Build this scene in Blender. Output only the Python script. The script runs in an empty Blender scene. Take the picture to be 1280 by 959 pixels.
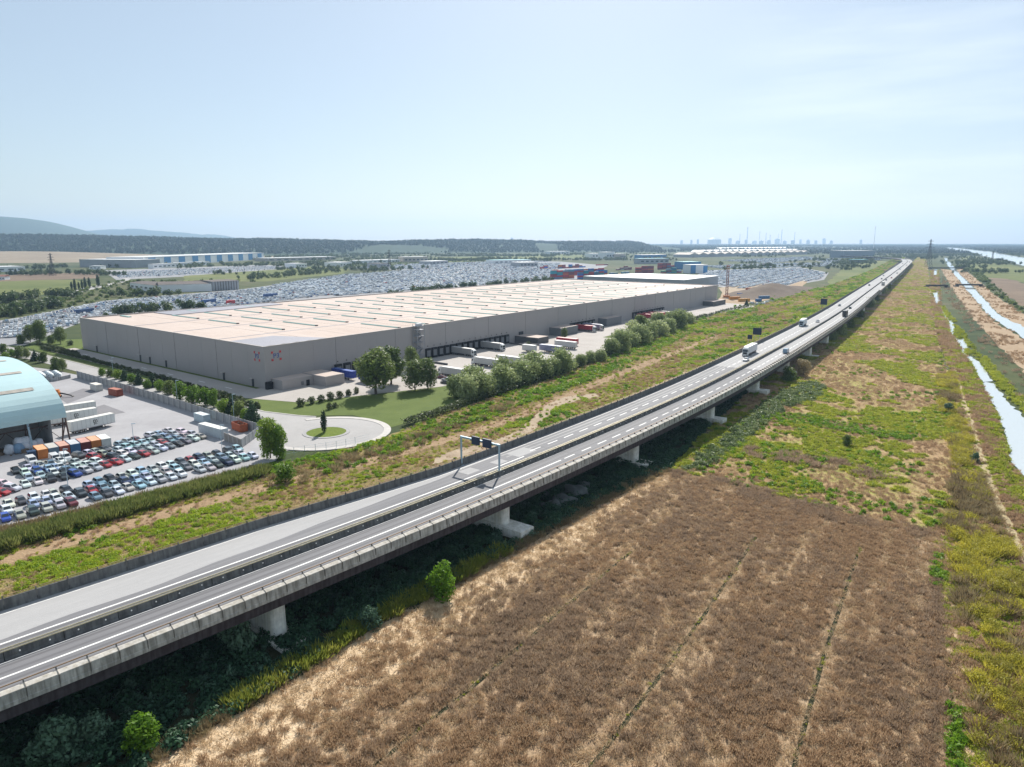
import bpy, bmesh, math, random
import numpy as np
from mathutils import Vector, Matrix

# ---------------------------------------------------------------- camera, sky, sun, exposure
SC = bpy.context.scene
COL = SC.collection
R_ = math.radians
CAM_H = 58.0
cam_d = bpy.data.cameras.new('camera')
cam = bpy.data.objects.new('camera', cam_d); COL.objects.link(cam)
cam_d.sensor_width = 36.0
cam_d.lens = 36.0 * 888.0 / 1280.0
cam_d.clip_start = 0.5; cam_d.clip_end = 60000
cam.location = (0, 0, CAM_H)
cam.rotation_euler = (R_(90) - math.atan(178.0 / 888.0), 0, 0)
SC.camera = cam

SUN_EL, SUN_AZ = 38.0, 8.0          # degrees; azimuth clockwise from +Y
world = bpy.data.worlds.new('World'); SC.world = world; world.use_nodes = True
wn = world.node_tree; wn.nodes.clear()
w_out = wn.nodes.new('ShaderNodeOutputWorld')
w_bg = wn.nodes.new('ShaderNodeBackground'); w_bg.inputs['Strength'].default_value = 0.076
w_sky = wn.nodes.new('ShaderNodeTexSky'); w_sky.sky_type = 'NISHITA'; w_sky.sun_disc = False
w_sky.sun_elevation = R_(SUN_EL); w_sky.sun_rotation = R_(SUN_AZ)
w_sky.altitude = 0; w_sky.air_density = 1.0; w_sky.dust_density = 0.7; w_sky.ozone_density = 2.5
# thin streaks of high cloud
w_tc = wn.nodes.new('ShaderNodeTexCoord')
w_map = wn.nodes.new('ShaderNodeMapping'); w_map.inputs['Scale'].default_value = (1.1, 1.1, 9.0)
w_map.inputs['Location'].default_value = (1.3, 0.4, 0.55); w_map.inputs['Rotation'].default_value = (0, R_(4), 0)
w_no = wn.nodes.new('ShaderNodeTexNoise'); w_no.inputs['Scale'].default_value = 2.2; w_no.inputs['Detail'].default_value = 6; w_no.inputs['Roughness'].default_value = .55
w_ra = wn.nodes.new('ShaderNodeValToRGB'); w_ra.color_ramp.elements[0].position = .40; w_ra.color_ramp.elements[1].position = .72
w_ra.color_ramp.elements[1].color = (.38, .38, .38, 1)
w_mix = wn.nodes.new('ShaderNodeMix'); w_mix.data_type = 'RGBA'; w_mix.inputs[7].default_value = (11.0, 11.6, 12.2, 1)
L = wn.links.new
L(w_tc.outputs['Generated'], w_map.inputs['Vector']); L(w_map.outputs['Vector'], w_no.inputs['Vector'])
w_dot = wn.nodes.new('ShaderNodeVectorMath'); w_dot.operation = 'DOT_PRODUCT'; w_dot.inputs[1].default_value = (.493, .857, .152)
w_mr = wn.nodes.new('ShaderNodeMapRange'); w_mr.inputs['From Min'].default_value = .955; w_mr.inputs['From Max'].default_value = .995; w_mr.interpolation_type = 'SMOOTHSTEP'
w_mul = wn.nodes.new('ShaderNodeMath'); w_mul.operation = 'MULTIPLY'
L(w_tc.outputs['Generated'], w_dot.inputs[0]); L(w_dot.outputs['Value'], w_mr.inputs['Value']); L(w_no.outputs['Fac'], w_ra.inputs['Fac'])
L(w_ra.outputs['Color'], w_mul.inputs[0]); L(w_mr.outputs['Result'], w_mul.inputs[1]); L(w_mul.outputs[0], w_mix.inputs[0])
w_veil = wn.nodes.new('ShaderNodeMix'); w_veil.data_type = 'RGBA'; w_veil.inputs[0].default_value = .42; w_veil.inputs[7].default_value = (6.3, 7.2, 7.6, 1)   # thin high haze
L(w_sky.outputs['Color'], w_veil.inputs[6]); L(w_veil.outputs[2], w_mix.inputs[6]); L(w_mix.outputs[2], w_bg.inputs['Color']); L(w_bg.outputs[0], w_out.inputs['Surface'])

sun_d = bpy.data.lights.new('sun', 'SUN'); sun_d.energy = 5.0; sun_d.angle = R_(0.53); sun_d.color = (1.0, .955, .88)
sun = bpy.data.objects.new('sun', sun_d); COL.objects.link(sun)
_sd = Vector((math.cos(R_(SUN_EL)) * math.sin(R_(SUN_AZ)), math.cos(R_(SUN_EL)) * math.cos(R_(SUN_AZ)), math.sin(R_(SUN_EL))))
sun.rotation_euler = _sd.to_track_quat('Z', 'Y').to_euler(); sun.location = (100, 300, 400)

vs = SC.view_settings; vs.view_transform = 'Standard'; vs.look = 'None'; vs.exposure = 0.5; vs.gamma = 1.0; vs.use_curve_mapping = False
SC.cycles.max_bounces = 6; SC.cycles.transparent_max_bounces = 8; SC.cycles.volume_bounces = 0
SC.cycles.diffuse_bounces = 3; SC.cycles.glossy_bounces = 2; SC.cycles.transmission_bounces = 3

# ---------------------------------------------------------------- helpers
RNG = np.random.default_rng(7)
random.seed(11)

def tag(o, label=None, cat=None, group=None, kind=None):
    if label: o['label'] = label
    if cat: o['category'] = cat
    if group: o['group'] = group
    if kind: o['kind'] = kind
    return o

def thing(name, label, cat, loc=(0, 0, 0), rz=0.0, group=None):
    o = bpy.data.objects.new(name, None); COL.objects.link(o)
    o.location = loc; o.rotation_euler = (0, 0, rz); o.empty_display_size = .5
    return tag(o, label, cat, group)

def copy_tree(o, parent=None):
    c = o.copy(); COL.objects.link(c)
    if parent is not None:
        c.parent = parent
    for ch in o.children:
        copy_tree(ch, c)
    return c

_on = ['', 'first', 'second', 'third', 'fourth', 'fifth', 'sixth', 'seventh', 'eighth', 'ninth', 'tenth', 'eleventh', 'twelfth', 'thirteenth', 'fourteenth', 'fifteenth', 'sixteenth', 'seventeenth', 'eighteenth', 'nineteenth']
_te = ['', '', 'twent', 'thirt', 'fort', 'fift', 'sixt', 'sevent', 'eight', 'ninet']
def ordw(n):
    if n < 20: return _on[n]
    return _te[n // 10] + ('ieth' if n % 10 == 0 else 'y-' + _on[n % 10])
ordn = [ordw(i + 1) for i in range(98)]

class MB:
    """collects faces, links them as one mesh object"""
    def __init__(s): s.v = []; s.f = []; s.m = []; s.mi = 0
    def face(s, pts):
        n = len(s.v); s.v += [tuple(p) for p in pts]; s.f.append(tuple(range(n, n + len(pts)))); s.m.append(s.mi)
    def raw(s, vs_, fs):
        n = len(s.v); s.v += [tuple(p) for p in vs_]
        for f in fs: s.f.append(tuple(i + n for i in f)); s.m.append(s.mi)
    def box(s, x0, x1, y0, y1, z0, z1):
        s.raw([(x0, y0, z0), (x1, y0, z0), (x1, y1, z0), (x0, y1, z0), (x0, y0, z1), (x1, y0, z1), (x1, y1, z1), (x0, y1, z1)],
              [(0, 3, 2, 1), (4, 5, 6, 7), (0, 1, 5, 4), (1, 2, 6, 5), (2, 3, 7, 6), (3, 0, 4, 7)])
    def hexa(s, p):   # 8 points: bottom four then top four
        s.raw(p, [(0, 3, 2, 1), (4, 5, 6, 7), (0, 1, 5, 4), (1, 2, 6, 5), (2, 3, 7, 6), (3, 0, 4, 7)])
    def prism(s, poly, z0, z1):
        n = len(poly)
        s.raw([(x, y, z0) for x, y in poly] + [(x, y, z1) for x, y in poly],
              [tuple(range(n - 1, -1, -1)), tuple(range(n, 2 * n))] + [(i, (i + 1) % n, (i + 1) % n + n, i + n) for i in range(n)])
    def cyl(s, p0, p1, r0, r1=None, n=8, cap=True):
        r1 = r0 if r1 is None else r1
        p0 = Vector(p0); p1 = Vector(p1); d = (p1 - p0).normalized()
        a = d.orthogonal().normalized(); b = d.cross(a)
        vs_ = []
        for p, r in ((p0, r0), (p1, r1)):
            for i in range(n):
                t = 2 * math.pi * i / n
                vs_.append(p + a * (r * math.cos(t)) + b * (r * math.sin(t)))
        fs = [(i, (i + 1) % n, (i + 1) % n + n, i + n) for i in range(n)]
        if cap: fs += [tuple(range(n - 1, -1, -1)), tuple(range(n, 2 * n))]
        s.raw(vs_, fs)
    def bar(s, p0, p1, w, h):
        p0 = Vector(p0); p1 = Vector(p1); d = (p1 - p0).normalized()
        up = Vector((0, 0, 1)) if abs(d.z) < .95 else Vector((1, 0, 0))
        a = d.cross(up).normalized() * (w / 2); b = a.cross(d).normalized() * (h / 2)
        s.hexa([p0 - a - b, p0 + a - b, p1 + a - b, p1 - a - b, p0 - a + b, p0 + a + b, p1 + a + b, p1 - a + b])
    def mesh(s, name, mats, smooth=False):
        me = bpy.data.meshes.new(name); me.from_pydata([tuple(p) for p in s.v], [], s.f)
        for m in (mats if isinstance(mats, (list, tuple)) else [mats]): me.materials.append(m)
        if isinstance(mats, (list, tuple)) and len(mats) > 1: me.polygons.foreach_set('material_index', s.m)
        if smooth: me.polygons.foreach_set('use_smooth', [True] * len(me.polygons))
        me.update(); return me
    def build(s, name, mats, parent=None, smooth=False, loc=None, rz=0):
        o = bpy.data.objects.new(name, s.mesh(name, mats, smooth)); COL.objects.link(o)
        if loc is not None: o.location = loc; o.rotation_euler = (0, 0, rz)
        if parent is not None: o.parent = parent
        return o

def linkmesh(name, me, parent=None, loc=(0, 0, 0), rz=0.0, sc=1.0):
    o = bpy.data.objects.new(name, me); COL.objects.link(o)
    o.location = loc; o.rotation_euler = (0, 0, rz)
    o.scale = (sc, sc, sc) if not isinstance(sc, tuple) else sc
    if parent is not None: o.parent = parent
    return o

# ---- materials
def _ramp(nt, stops):
    r = nt.nodes.new('ShaderNodeValToRGB'); e = r.color_ramp.elements
    while len(e) < len(stops): e.new(.5)
    for i, (p, c) in enumerate(stops): e[i].position = p; e[i].color = (*c, 1)
    return r

def mat(name, col, rough=.7, metal=0.0, spec=.35, var=.12, vscale=1.0, bump=0.0, bscale=8.0, objcol=False, coat=0.0, stretch=None):
    m = bpy.data.materials.new(name); m.use_nodes = True; nt = m.node_tree; p = nt.nodes['Principled BSDF']
    p.inputs['Roughness'].default_value = rough; p.inputs['Metallic'].default_value = metal
    p.inputs['Specular IOR Level'].default_value = spec; p.inputs['Coat Weight'].default_value = coat
    p.inputs['Coat Roughness'].default_value = .08
    tc = nt.nodes.new('ShaderNodeTexCoord'); no = nt.nodes.new('ShaderNodeTexNoise')
    no.inputs['Scale'].default_value = vscale; no.inputs['Detail'].default_value = 5; no.inputs['Roughness'].default_value = .6
    src = tc.outputs['Object']
    if stretch:
        mp = nt.nodes.new('ShaderNodeMapping'); mp.inputs['Scale'].default_value = stretch; nt.links.new(src, mp.inputs['Vector']); src = mp.outputs['Vector']
    nt.links.new(src, no.inputs['Vector'])
    if objcol:
        oi = nt.nodes.new('ShaderNodeObjectInfo'); base = oi.outputs['Color']
    else:
        rgb = nt.nodes.new('ShaderNodeRGB'); rgb.outputs[0].default_value = (*col, 1); base = rgb.outputs[0]
    mr = nt.nodes.new('ShaderNodeMapRange'); mr.inputs['From Min'].default_value = .25; mr.inputs['From Max'].default_value = .75
    mr.inputs['To Min'].default_value = 1 - var; mr.inputs['To Max'].default_value = 1 + var
    nt.links.new(no.outputs['Fac'], mr.inputs['Value'])
    mx = nt.nodes.new('ShaderNodeVectorMath'); mx.operation = 'SCALE'
    nt.links.new(base, mx.inputs[0]); nt.links.new(mr.outputs['Result'], mx.inputs['Scale'])
    nt.links.new(mx.outputs['Vector'], p.inputs['Base Color'])
    if bump > 0:
        n2 = nt.nodes.new('ShaderNodeTexNoise'); n2.inputs['Scale'].default_value = bscale; n2.inputs['Detail'].default_value = 4
        nt.links.new(src, n2.inputs['Vector'])
        bp = nt.nodes.new('ShaderNodeBump'); bp.inputs['Strength'].default_value = bump; bp.inputs['Distance'].default_value = .1
        nt.links.new(n2.outputs['Fac'], bp.inputs['Height']); nt.links.new(bp.outputs['Normal'], p.inputs['Normal'])
    return m

def ground_mat(name, stops, s1=.02, s2=.3, w2=.4, bump=.3, bscale=1.5, rough=.95, rot=0.0, stretch=(1, 1, 1), s3=None):
    """mottled ground: two or three noise scales through a colour ramp"""
    m = bpy.data.materials.new(name); m.use_nodes = True; nt = m.node_tree; p = nt.nodes['Principled BSDF']
    p.inputs['Roughness'].default_value = rough; p.inputs['Specular IOR Level'].default_value = .12
    tc = nt.nodes.new('ShaderNodeTexCoord'); mp = nt.nodes.new('ShaderNodeMapping')
    mp.inputs['Rotation'].default_value = (0, 0, rot)
    mp2 = nt.nodes.new('ShaderNodeMapping'); mp2.inputs['Scale'].default_value = stretch
    nt.links.new(tc.outputs['Object'], mp.inputs['Vector']); nt.links.new(mp.outputs['Vector'], mp2.inputs['Vector'])
    def N(s, d=6):
        n = nt.nodes.new('ShaderNodeTexNoise'); n.inputs['Scale'].default_value = s; n.inputs['Detail'].default_value = d; n.inputs['Roughness'].default_value = .62
        nt.links.new(mp2.outputs['Vector'], n.inputs['Vector']); return n
    a = N(s1); b = N(s2)
    mx = nt.nodes.new('ShaderNodeMix'); mx.data_type = 'FLOAT'; mx.inputs[0].default_value = w2
    nt.links.new(a.outputs['Fac'], mx.inputs[2]); nt.links.new(b.outputs['Fac'], mx.inputs[3])
    out = mx.outputs[0]
    if s3:
        c = N(s3, 4); m3 = nt.nodes.new('ShaderNodeMix'); m3.data_type = 'FLOAT'; m3.inputs[0].default_value = .3
        nt.links.new(out, m3.inputs[2]); nt.links.new(c.outputs['Fac'], m3.inputs[3]); out = m3.outputs[0]
    r = _ramp(nt, stops); nt.links.new(out, r.inputs['Fac']); nt.links.new(r.outputs['Color'], p.inputs['Base Color'])
    if bump > 0:
        n2 = nt.nodes.new('ShaderNodeTexNoise'); n2.inputs['Scale'].default_value = bscale; n2.inputs['Detail'].default_value = 5
        nt.links.new(tc.outputs['Object'], n2.inputs['Vector'])
        bp = nt.nodes.new('ShaderNodeBump'); bp.inputs['Strength'].default_value = bump; bp.inputs['Distance'].default_value = .5
        nt.links.new(n2.outputs['Fac'], bp.inputs['Height']); nt.links.new(bp.outputs['Normal'], p.inputs['Normal'])
    return m

def leaf_mat(name, c0, c1, c2=None, trans=.35, rough=.55):
    """foliage: colour varies per plant and per clump; light passes through the leaves"""
    m = bpy.data.materials.new(name); m.use_nodes = True; nt = m.node_tree; p = nt.nodes['Principled BSDF']
    p.inputs['Roughness'].default_value = rough; p.inputs['Specular IOR Level'].default_value = .25
    oi = nt.nodes.new('ShaderNodeObjectInfo'); tc = nt.nodes.new('ShaderNodeTexCoord')
    no = nt.nodes.new('ShaderNodeTexNoise'); no.inputs['Scale'].default_value = .9; no.inputs['Detail'].default_value = 3
    nt.links.new(tc.outputs['Object'], no.inputs['Vector'])
    mx = nt.nodes.new('ShaderNodeMix'); mx.data_type = 'FLOAT'; mx.inputs[0].default_value = .5
    nt.links.new(oi.outputs['Random'], mx.inputs[2]); nt.links.new(no.outputs['Fac'], mx.inputs[3])
    r = _ramp(nt, [(.2, c0), (.55, c1), (.85, c2 or c1)]); nt.links.new(mx.outputs[0], r.inputs['Fac'])
    nt.links.new(r.outputs['Color'], p.inputs['Base Color'])
    tr = nt.nodes.new('ShaderNodeBsdfTranslucent'); nt.links.new(r.outputs['Color'], tr.inputs['Color'])
    ms = nt.nodes.new('ShaderNodeMixShader'); ms.inputs[0].default_value = trans
    nt.links.new(p.outputs[0], ms.inputs[1]); nt.links.new(tr.outputs[0], ms.inputs[2])
    nt.links.new(ms.outputs[0], nt.nodes['Material Output'].inputs['Surface'])
    return m

# ---- flat patches of ground, with uneven or straight outline
def ragged(poly, amp, step, closed=True, seed=0):
    rg = np.random.default_rng(seed + 1000); out = []
    n = len(poly)
    for i in range(n):
        a = np.array(poly[i], float); b = np.array(poly[(i + 1) % n], float)
        l = np.hypot(*(b - a)); k = max(1, int(l / step)); nrm = np.array([-(b - a)[1], (b - a)[0]]) / max(l, 1e-6)
        for j in range(k):
            p = a + (b - a) * (j / k)
            out.append(tuple(p + nrm * (rg.normal(0, amp) if j else 0)))
    return out

def patch(name, poly, z, m, amp=0.0, step=6.0, seed=0, label=None, cat=None, kind='structure'):
    pts = ragged(poly, amp, step, seed=seed) if amp > 0 else poly
    bm = bmesh.new(); vs_ = [bm.verts.new((x, y, z)) for x, y in pts]
    es = [bm.edges.new((vs_[i], vs_[(i + 1) % len(vs_)])) for i in range(len(vs_))]
    bmesh.ops.triangle_fill(bm, use_beauty=True, use_dissolve=False, edges=es)
    for f in bm.faces:
        if f.normal.z < 0: f.normal_flip()
    me = bpy.data.meshes.new(name); bm.to_mesh(me); bm.free(); me.materials.append(m)
    o = bpy.data.objects.new(name, me); COL.objects.link(o)
    return tag(o, label, cat, None, kind)

def inside(poly, P):
    P = np.asarray(P); x, y = P[:, 0], P[:, 1]; r = np.zeros(len(P), bool); n = len(poly)
    for i in range(n):
        x0, y0 = poly[i]; x1, y1 = poly[(i + 1) % n]
        if y0 == y1: continue
        c = ((y0 > y) != (y1 > y)) & (x < (x1 - x0) * (y - y0) / (y1 - y0) + x0); r ^= c
    return r

def vnoise(P, s, seed=0):
    """smooth value noise in 0..1 on plan positions"""
    q = np.asarray(P)[:, :2] / s + 137.3 * (seed + 1); i = np.floor(q).astype(np.int64); f = q - i; f = f * f * (3 - 2 * f)
    def h(a, b):
        v = np.sin(a * 127.1 + b * 311.7 + seed * 17.17) * 43758.5453; return v - np.floor(v)
    return ((h(i[:, 0], i[:, 1]) * (1 - f[:, 0]) + h(i[:, 0] + 1, i[:, 1]) * f[:, 0]) * (1 - f[:, 1]) +
            (h(i[:, 0], i[:, 1] + 1) * (1 - f[:, 0]) + h(i[:, 0] + 1, i[:, 1] + 1) * f[:, 0]) * f[:, 1])

def spread(poly, dens, yref=200.0, pw=1.5, seed=0, lo=.0):
    """points over a long patch, thinning with distance from the viewpoint side"""
    rg = np.random.default_rng(seed + 70); a = np.array(poly); out = []; y0 = max(a[:, 1].min(), 30.0); ymax = a[:, 1].max()
    seg = [(poly[i], poly[(i + 1) % len(poly)]) for i in range(len(poly))]
    while y0 < ymax:
        y1 = min(ymax, y0 * 1.12 + 3); xs = []
        for (x0, ya), (x1, yb) in seg:
            for yy in (y0, y1):
                if (ya - yy) * (yb - yy) <= 0 and ya != yb: xs.append(x0 + (x1 - x0) * (yy - ya) / (yb - ya))
            for x, y in ((x0, ya), (x1, yb)):
                if y0 <= y <= y1: xs.append(x)
        if xs:
            d = dens * max(lo, min(1.0, (yref / y1) ** pw)); n = int(d * (max(xs) - min(xs)) * (y1 - y0))
            P = np.stack([rg.uniform(min(xs), max(xs), n), rg.uniform(y0, y1, n)], 1); out.append(P[inside(poly, P)] if n else np.zeros((0, 2)))
        y0 = y1
    return np.concatenate(out)

def in_poly(poly, dens, most=200000, dens_fn=None, seed=0):
    rg = np.random.default_rng(seed + 50); a = np.array(poly); lo, hi = a.min(0), a.max(0)
    n = int(min(most, dens * (hi - lo).prod())); P = rg.uniform(lo, hi, (n, 2)); P = P[inside(poly, P)]
    if dens_fn is not None: P = P[rg.random(len(P)) < dens_fn(P)]
    return P

# ---- scattered plants: one object, points carrying turned and scaled clumps
_vc = {}
WET = []      # water outlines, kept free of plants
def variant_set(name, meshes):
    c = bpy.data.collections.new(name)
    for i, me in enumerate(meshes):
        o = bpy.data.objects.new('%s_%02d' % (name, i), me); c.objects.link(o)
    _vc[name] = (c, len(meshes)); return c

def scatter(name, P, scale, vset, label, cat, z=0.0, zs=None, tilt=.12, seed=0, kind='stuff', rz=None):
    P = np.asarray(P, float)
    if WET and len(P):
        k_ = np.ones(len(P), bool)
        for pl in WET: k_ &= ~inside(pl, P)
        scale, zs, rz = (a[k_] if isinstance(a, np.ndarray) and a.ndim else a for a in (scale, zs, rz)); P = P[k_]
    n = len(P); rg = np.random.default_rng(seed + 9)
    c, k = _vc[vset]
    co = np.zeros((n, 3)); co[:, :2] = P[:, :2]; co[:, 2] = P[:, 2] if P.shape[1] > 2 else z
    me = bpy.data.meshes.new(name); me.vertices.add(n); me.vertices.foreach_set('co', co.astype(np.float32).ravel())
    sc = np.broadcast_to(np.asarray(scale, float), (n,)); s3 = np.stack([sc, sc, sc * (1 if zs is None else zs)], 1)
    rot = np.stack([rg.normal(0, tilt, n), rg.normal(0, tilt, n), rg.uniform(0, 6.283, n) if rz is None else np.broadcast_to(rz, (n,))], 1)
    a = me.attributes.new('pscale', 'FLOAT_VECTOR', 'POINT'); a.data.foreach_set('vector', s3.astype(np.float32).ravel())
    a = me.attributes.new('prot', 'FLOAT_VECTOR', 'POINT'); a.data.foreach_set('vector', rot.astype(np.float32).ravel())
    a = me.attributes.new('pidx', 'INT', 'POINT'); a.data.foreach_set('value', rg.integers(0, k, n).astype(np.int32))
    o = bpy.data.objects.new(name, me); COL.objects.link(o); tag(o, label, cat, None, kind)
    key = 'scatter_' + vset
    ng = bpy.data.node_groups.get(key)
    if ng is None:
        ng = bpy.data.node_groups.new(key, 'GeometryNodeTree')
        ng.interface.new_socket('Geometry', in_out='INPUT', socket_type='NodeSocketGeometry'); ng.interface.new_socket('Geometry', in_out='OUTPUT', socket_type='NodeSocketGeometry')
        gi = ng.nodes.new('NodeGroupInput'); go = ng.nodes.new('NodeGroupOutput')
        ip = ng.nodes.new('GeometryNodeInstanceOnPoints'); ci = ng.nodes.new('GeometryNodeCollectionInfo')
        ci.inputs['Collection'].default_value = c; ci.inputs['Separate Children'].default_value = True; ci.inputs['Reset Children'].default_value = True
        def na(nm, t):
            x = ng.nodes.new('GeometryNodeInputNamedAttribute'); x.data_type = t; x.inputs['Name'].default_value = nm; return x.outputs['Attribute']
        e2r = ng.nodes.new('FunctionNodeEulerToRotation')
        lk = ng.links.new
        lk(gi.outputs[0], ip.inputs['Points']); lk(ci.outputs[0], ip.inputs['Instance']); ip.inputs['Pick Instance'].default_value = True
        lk(na('pidx', 'INT'), ip.inputs['Instance Index']); lk(na('prot', 'FLOAT_VECTOR'), e2r.inputs[0]); lk(e2r.outputs[0], ip.inputs['Rotation'])
        lk(na('pscale', 'FLOAT_VECTOR'), ip.inputs['Scale']); lk(ip.outputs[0], go.inputs[0])
    md = o.modifiers.new('scatter', 'NODES'); md.node_group = ng
    return o

# ---- plant meshes
def tri_mesh(name, T, m, smooth=False):
    """T: (n,3,3) triangles or (n,4,3) quads"""
    n, k = T.shape[:2]; me = bpy.data.meshes.new(name)
    me.vertices.add(n * k); me.vertices.foreach_set('co', T.astype(np.float32).ravel())
    me.loops.add(n * k); me.loops.foreach_set('vertex_index', np.arange(n * k, dtype=np.int32))
    me.polygons.add(n); me.polygons.foreach_set('loop_start', np.arange(0, n * k, k, dtype=np.int32)); me.polygons.foreach_set('loop_total', np.full(n, k, dtype=np.int32))
    me.update(); me.validate()
    if m is not None: me.materials.append(m)
    return me

def unit(a): return a / np.maximum(np.linalg.norm(a, axis=-1, keepdims=True), 1e-9)

def leaves(C, N, size, rg, aspect=1.6):
    """leaf faces at centres C facing N"""
    n = len(C); N = unit(N + rg.normal(0, .45, (n, 3))); A = unit(np.cross(N, rg.normal(0, 1, (n, 3)))); B = np.cross(N, A)
    s = size * rg.uniform(.6, 1.4, (n, 1)); A = A * s * aspect * .5; B = B * s * .5
    return np.stack([C - A, C + B * .9 - A * .1, C + A, C - B * .9 + A * .1], 1)

def lobed(rg, lobes, n, size, radial=1.0, fill=.35):
    """leaf faces spread through a set of lobes (x,y,z,r,rz)"""
    lo = np.array(lobes, float); w = lo[:, 3] ** 2; k = rg.choice(len(lo), n, p=w / w.sum())
    d = unit(rg.normal(0, 1, (n, 3))); rad = np.where(rg.random(n) < fill, rg.uniform(.35, .9, n), rg.uniform(.82, 1.12, n))
    c = lo[k]; P = c[:, :3] + d * rad[:, None] * np.stack([c[:, 3], c[:, 3], c[:, 4]], 1)
    P += rg.normal(0, size * .35, P.shape)
    return leaves(P, d * radial, size, rg)

def blades(rg, n, h, spread, width, lean=.5):
    """upright stems as thin triangles"""
    a = rg.uniform(0, 6.283, n); r = spread * np.sqrt(rg.random(n)); base = np.stack([r * np.cos(a), r * np.sin(a), np.zeros(n)], 1)
    out = np.stack([np.cos(a), np.sin(a), np.zeros(n)], 1) * (r / spread)[:, None] * lean + rg.normal(0, .22, (n, 3)) * [1, 1, 0]
    tip = base + (out + [0, 0, 1]) * (h * rg.uniform(.55, 1.15, n))[:, None]
    t = rg.uniform(0, 6.283, n); w = np.stack([np.cos(t), np.sin(t), np.zeros(n)], 1) * (width * rg.uniform(.5, 1.3, n))[:, None]
    mid = base + (tip - base) * .6
    return np.stack([base - w * .5, mid - w, tip, mid + w], 1)

# ---------------------------------------------------------------- ground, water, hills
G_TERR = ground_mat('terrain_mat', [(.25, (.022, .035, .016)), (.42, (.04, .062, .022)), (.52, (.075, .09, .032)), (.62, (.125, .11, .06)), (.75, (.05, .075, .025))], s1=.0035, s2=.05, w2=.35, bump=.2, bscale=.15)
G_FIELD = ground_mat('field_mat', [(.25, (.17, .108, .065)), (.42, (.29, .195, .12)), (.55, (.41, .295, .185)), (.7, (.53, .405, .27))], s1=.045, s2=.9, w2=.45, bump=.6, bscale=2.5, rot=R_(-37), stretch=(1.0, .22, 1), s3=3.0)
G_STRAW = ground_mat('straw_mat', [(.3, (.42, .29, .17)), (.5, (.60, .45, .29)), (.7, (.70, .55, .38))], s1=.2, s2=1.5, w2=.5, bump=.5, bscale=3)
G_MEADOW = ground_mat('meadow_mat', [(.28, (.22, .15, .08)), (.42, (.38, .245, .14)), (.52, (.40, .31, .14)), (.6, (.33, .33, .085)), (.72, (.45, .31, .19))], s1=.04, s2=.5, w2=.4, bump=.5, bscale=1.5, stretch=(1, .6, 1))
G_VERGE = ground_mat('verge_mat', [(.28, (.12, .10, .04)), (.42, (.27, .19, .085)), (.55, (.24, .20, .075)), (.66, (.36, .27, .14)), (.8, (.20, .18, .05))], s1=.09, s2=.9, w2=.45, bump=.5, bscale=2)
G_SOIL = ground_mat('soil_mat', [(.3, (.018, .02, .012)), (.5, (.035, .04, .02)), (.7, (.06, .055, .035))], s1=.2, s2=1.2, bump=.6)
G_BANK = ground_mat('bank_mat', [(.3, (.16, .10, .05)), (.5, (.27, .17, .10)), (.65, (.32, .23, .14)), (.8, (.18, .17, .05))], s1=.06, s2=.8, w2=.45, bump=.5)
G_SAND = ground_mat('sand_mat', [(.3, (.27, .185, .115)), (.5, (.37, .27, .175)), (.7, (.46, .345, .235))], s1=.03, s2=.6, bump=.3)
G_PLOUGH = ground_mat('plough_mat', [(.3, (.12, .085, .06)), (.55, (.20, .145, .10)), (.75, (.26, .20, .13))], s1=.02, s2=.3, bump=.3)
G_LAWN = ground_mat('lawn_mat', [(.3, (.085, .118, .030)), (.5, (.112, .15, .038)), (.7, (.14, .175, .05))], s1=.12, s2=2.5, w2=.4, bump=.35, bscale=5)
G_ASPH = ground_mat('yard_asphalt_mat', [(.25, (.24, .235, .245)), (.42, (.335, .325, .335)), (.55, (.38, .37, .38)), (.7, (.43, .42, .425))], s1=.06, s2=1.2, w2=.3, bump=.1, bscale=6, rough=.8)
G_PATCHED = ground_mat('patched_asphalt_mat', [(.3, (.19, .185, .195)), (.7, (.25, .24, .25))], s1=.2, s2=2, bump=.1, rough=.8)
G_ROAD = ground_mat('road_mat', [(.25, (.31, .295, .29)), (.5, (.385, .37, .36)), (.7, (.44, .42, .41))], s1=.05, s2=1.0, w2=.3, bump=.08, rough=.85)
G_APRON = ground_mat('apron_mat', [(.25, (.33, .30, .275)), (.5, (.42, .385, .355)), (.7, (.47, .43, .40))], s1=.04, s2=.8, w2=.3, bump=.08, rough=.85)
G_TRACK = ground_mat('dry_track_mat', [(.3, (.24, .155, .09)), (.5, (.33, .225, .135)), (.7, (.40, .29, .18))], s1=.15, s2=1.8, w2=.5, bump=.5)
G_TRACK2 = ground_mat('bank_track_mat', [(.3, (.28, .21, .10)), (.5, (.42, .34, .20)), (.7, (.52, .43, .28))], s1=.2, s2=1.8, w2=.5, bump=.5)
G_DIRT = ground_mat('dirt_mat', [(.3, (.27, .20, .135)), (.5, (.38, .295, .21)), (.7, (.50, .41, .305))], s1=.15, s2=1.5, bump=.3)
G_FARLOT = ground_mat('far_lot_mat', [(.3, (.22, .22, .23)), (.6, (.33, .33, .34))], s1=.02, s2=.2, bump=0)
G_GRASS = ground_mat('grass_field_mat', [(.3, (.07, .10, .025)), (.5, (.13, .15, .045)), (.7, (.22, .21, .08))], s1=.006, s2=.08, bump=.1)
G_HILL = ground_mat('hill_mat', [(.3, (.02, .045, .025)), (.6, (.035, .065, .035))], s1=.003, s2=.03, bump=.2)
G_MOUNT = ground_mat('mountain_mat', [(.3, (.04, .07, .05)), (.6, (.06, .095, .06)), (.75, (.10, .12, .08))], s1=.0006, s2=.004, bump=.4, bscale=.01)

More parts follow.
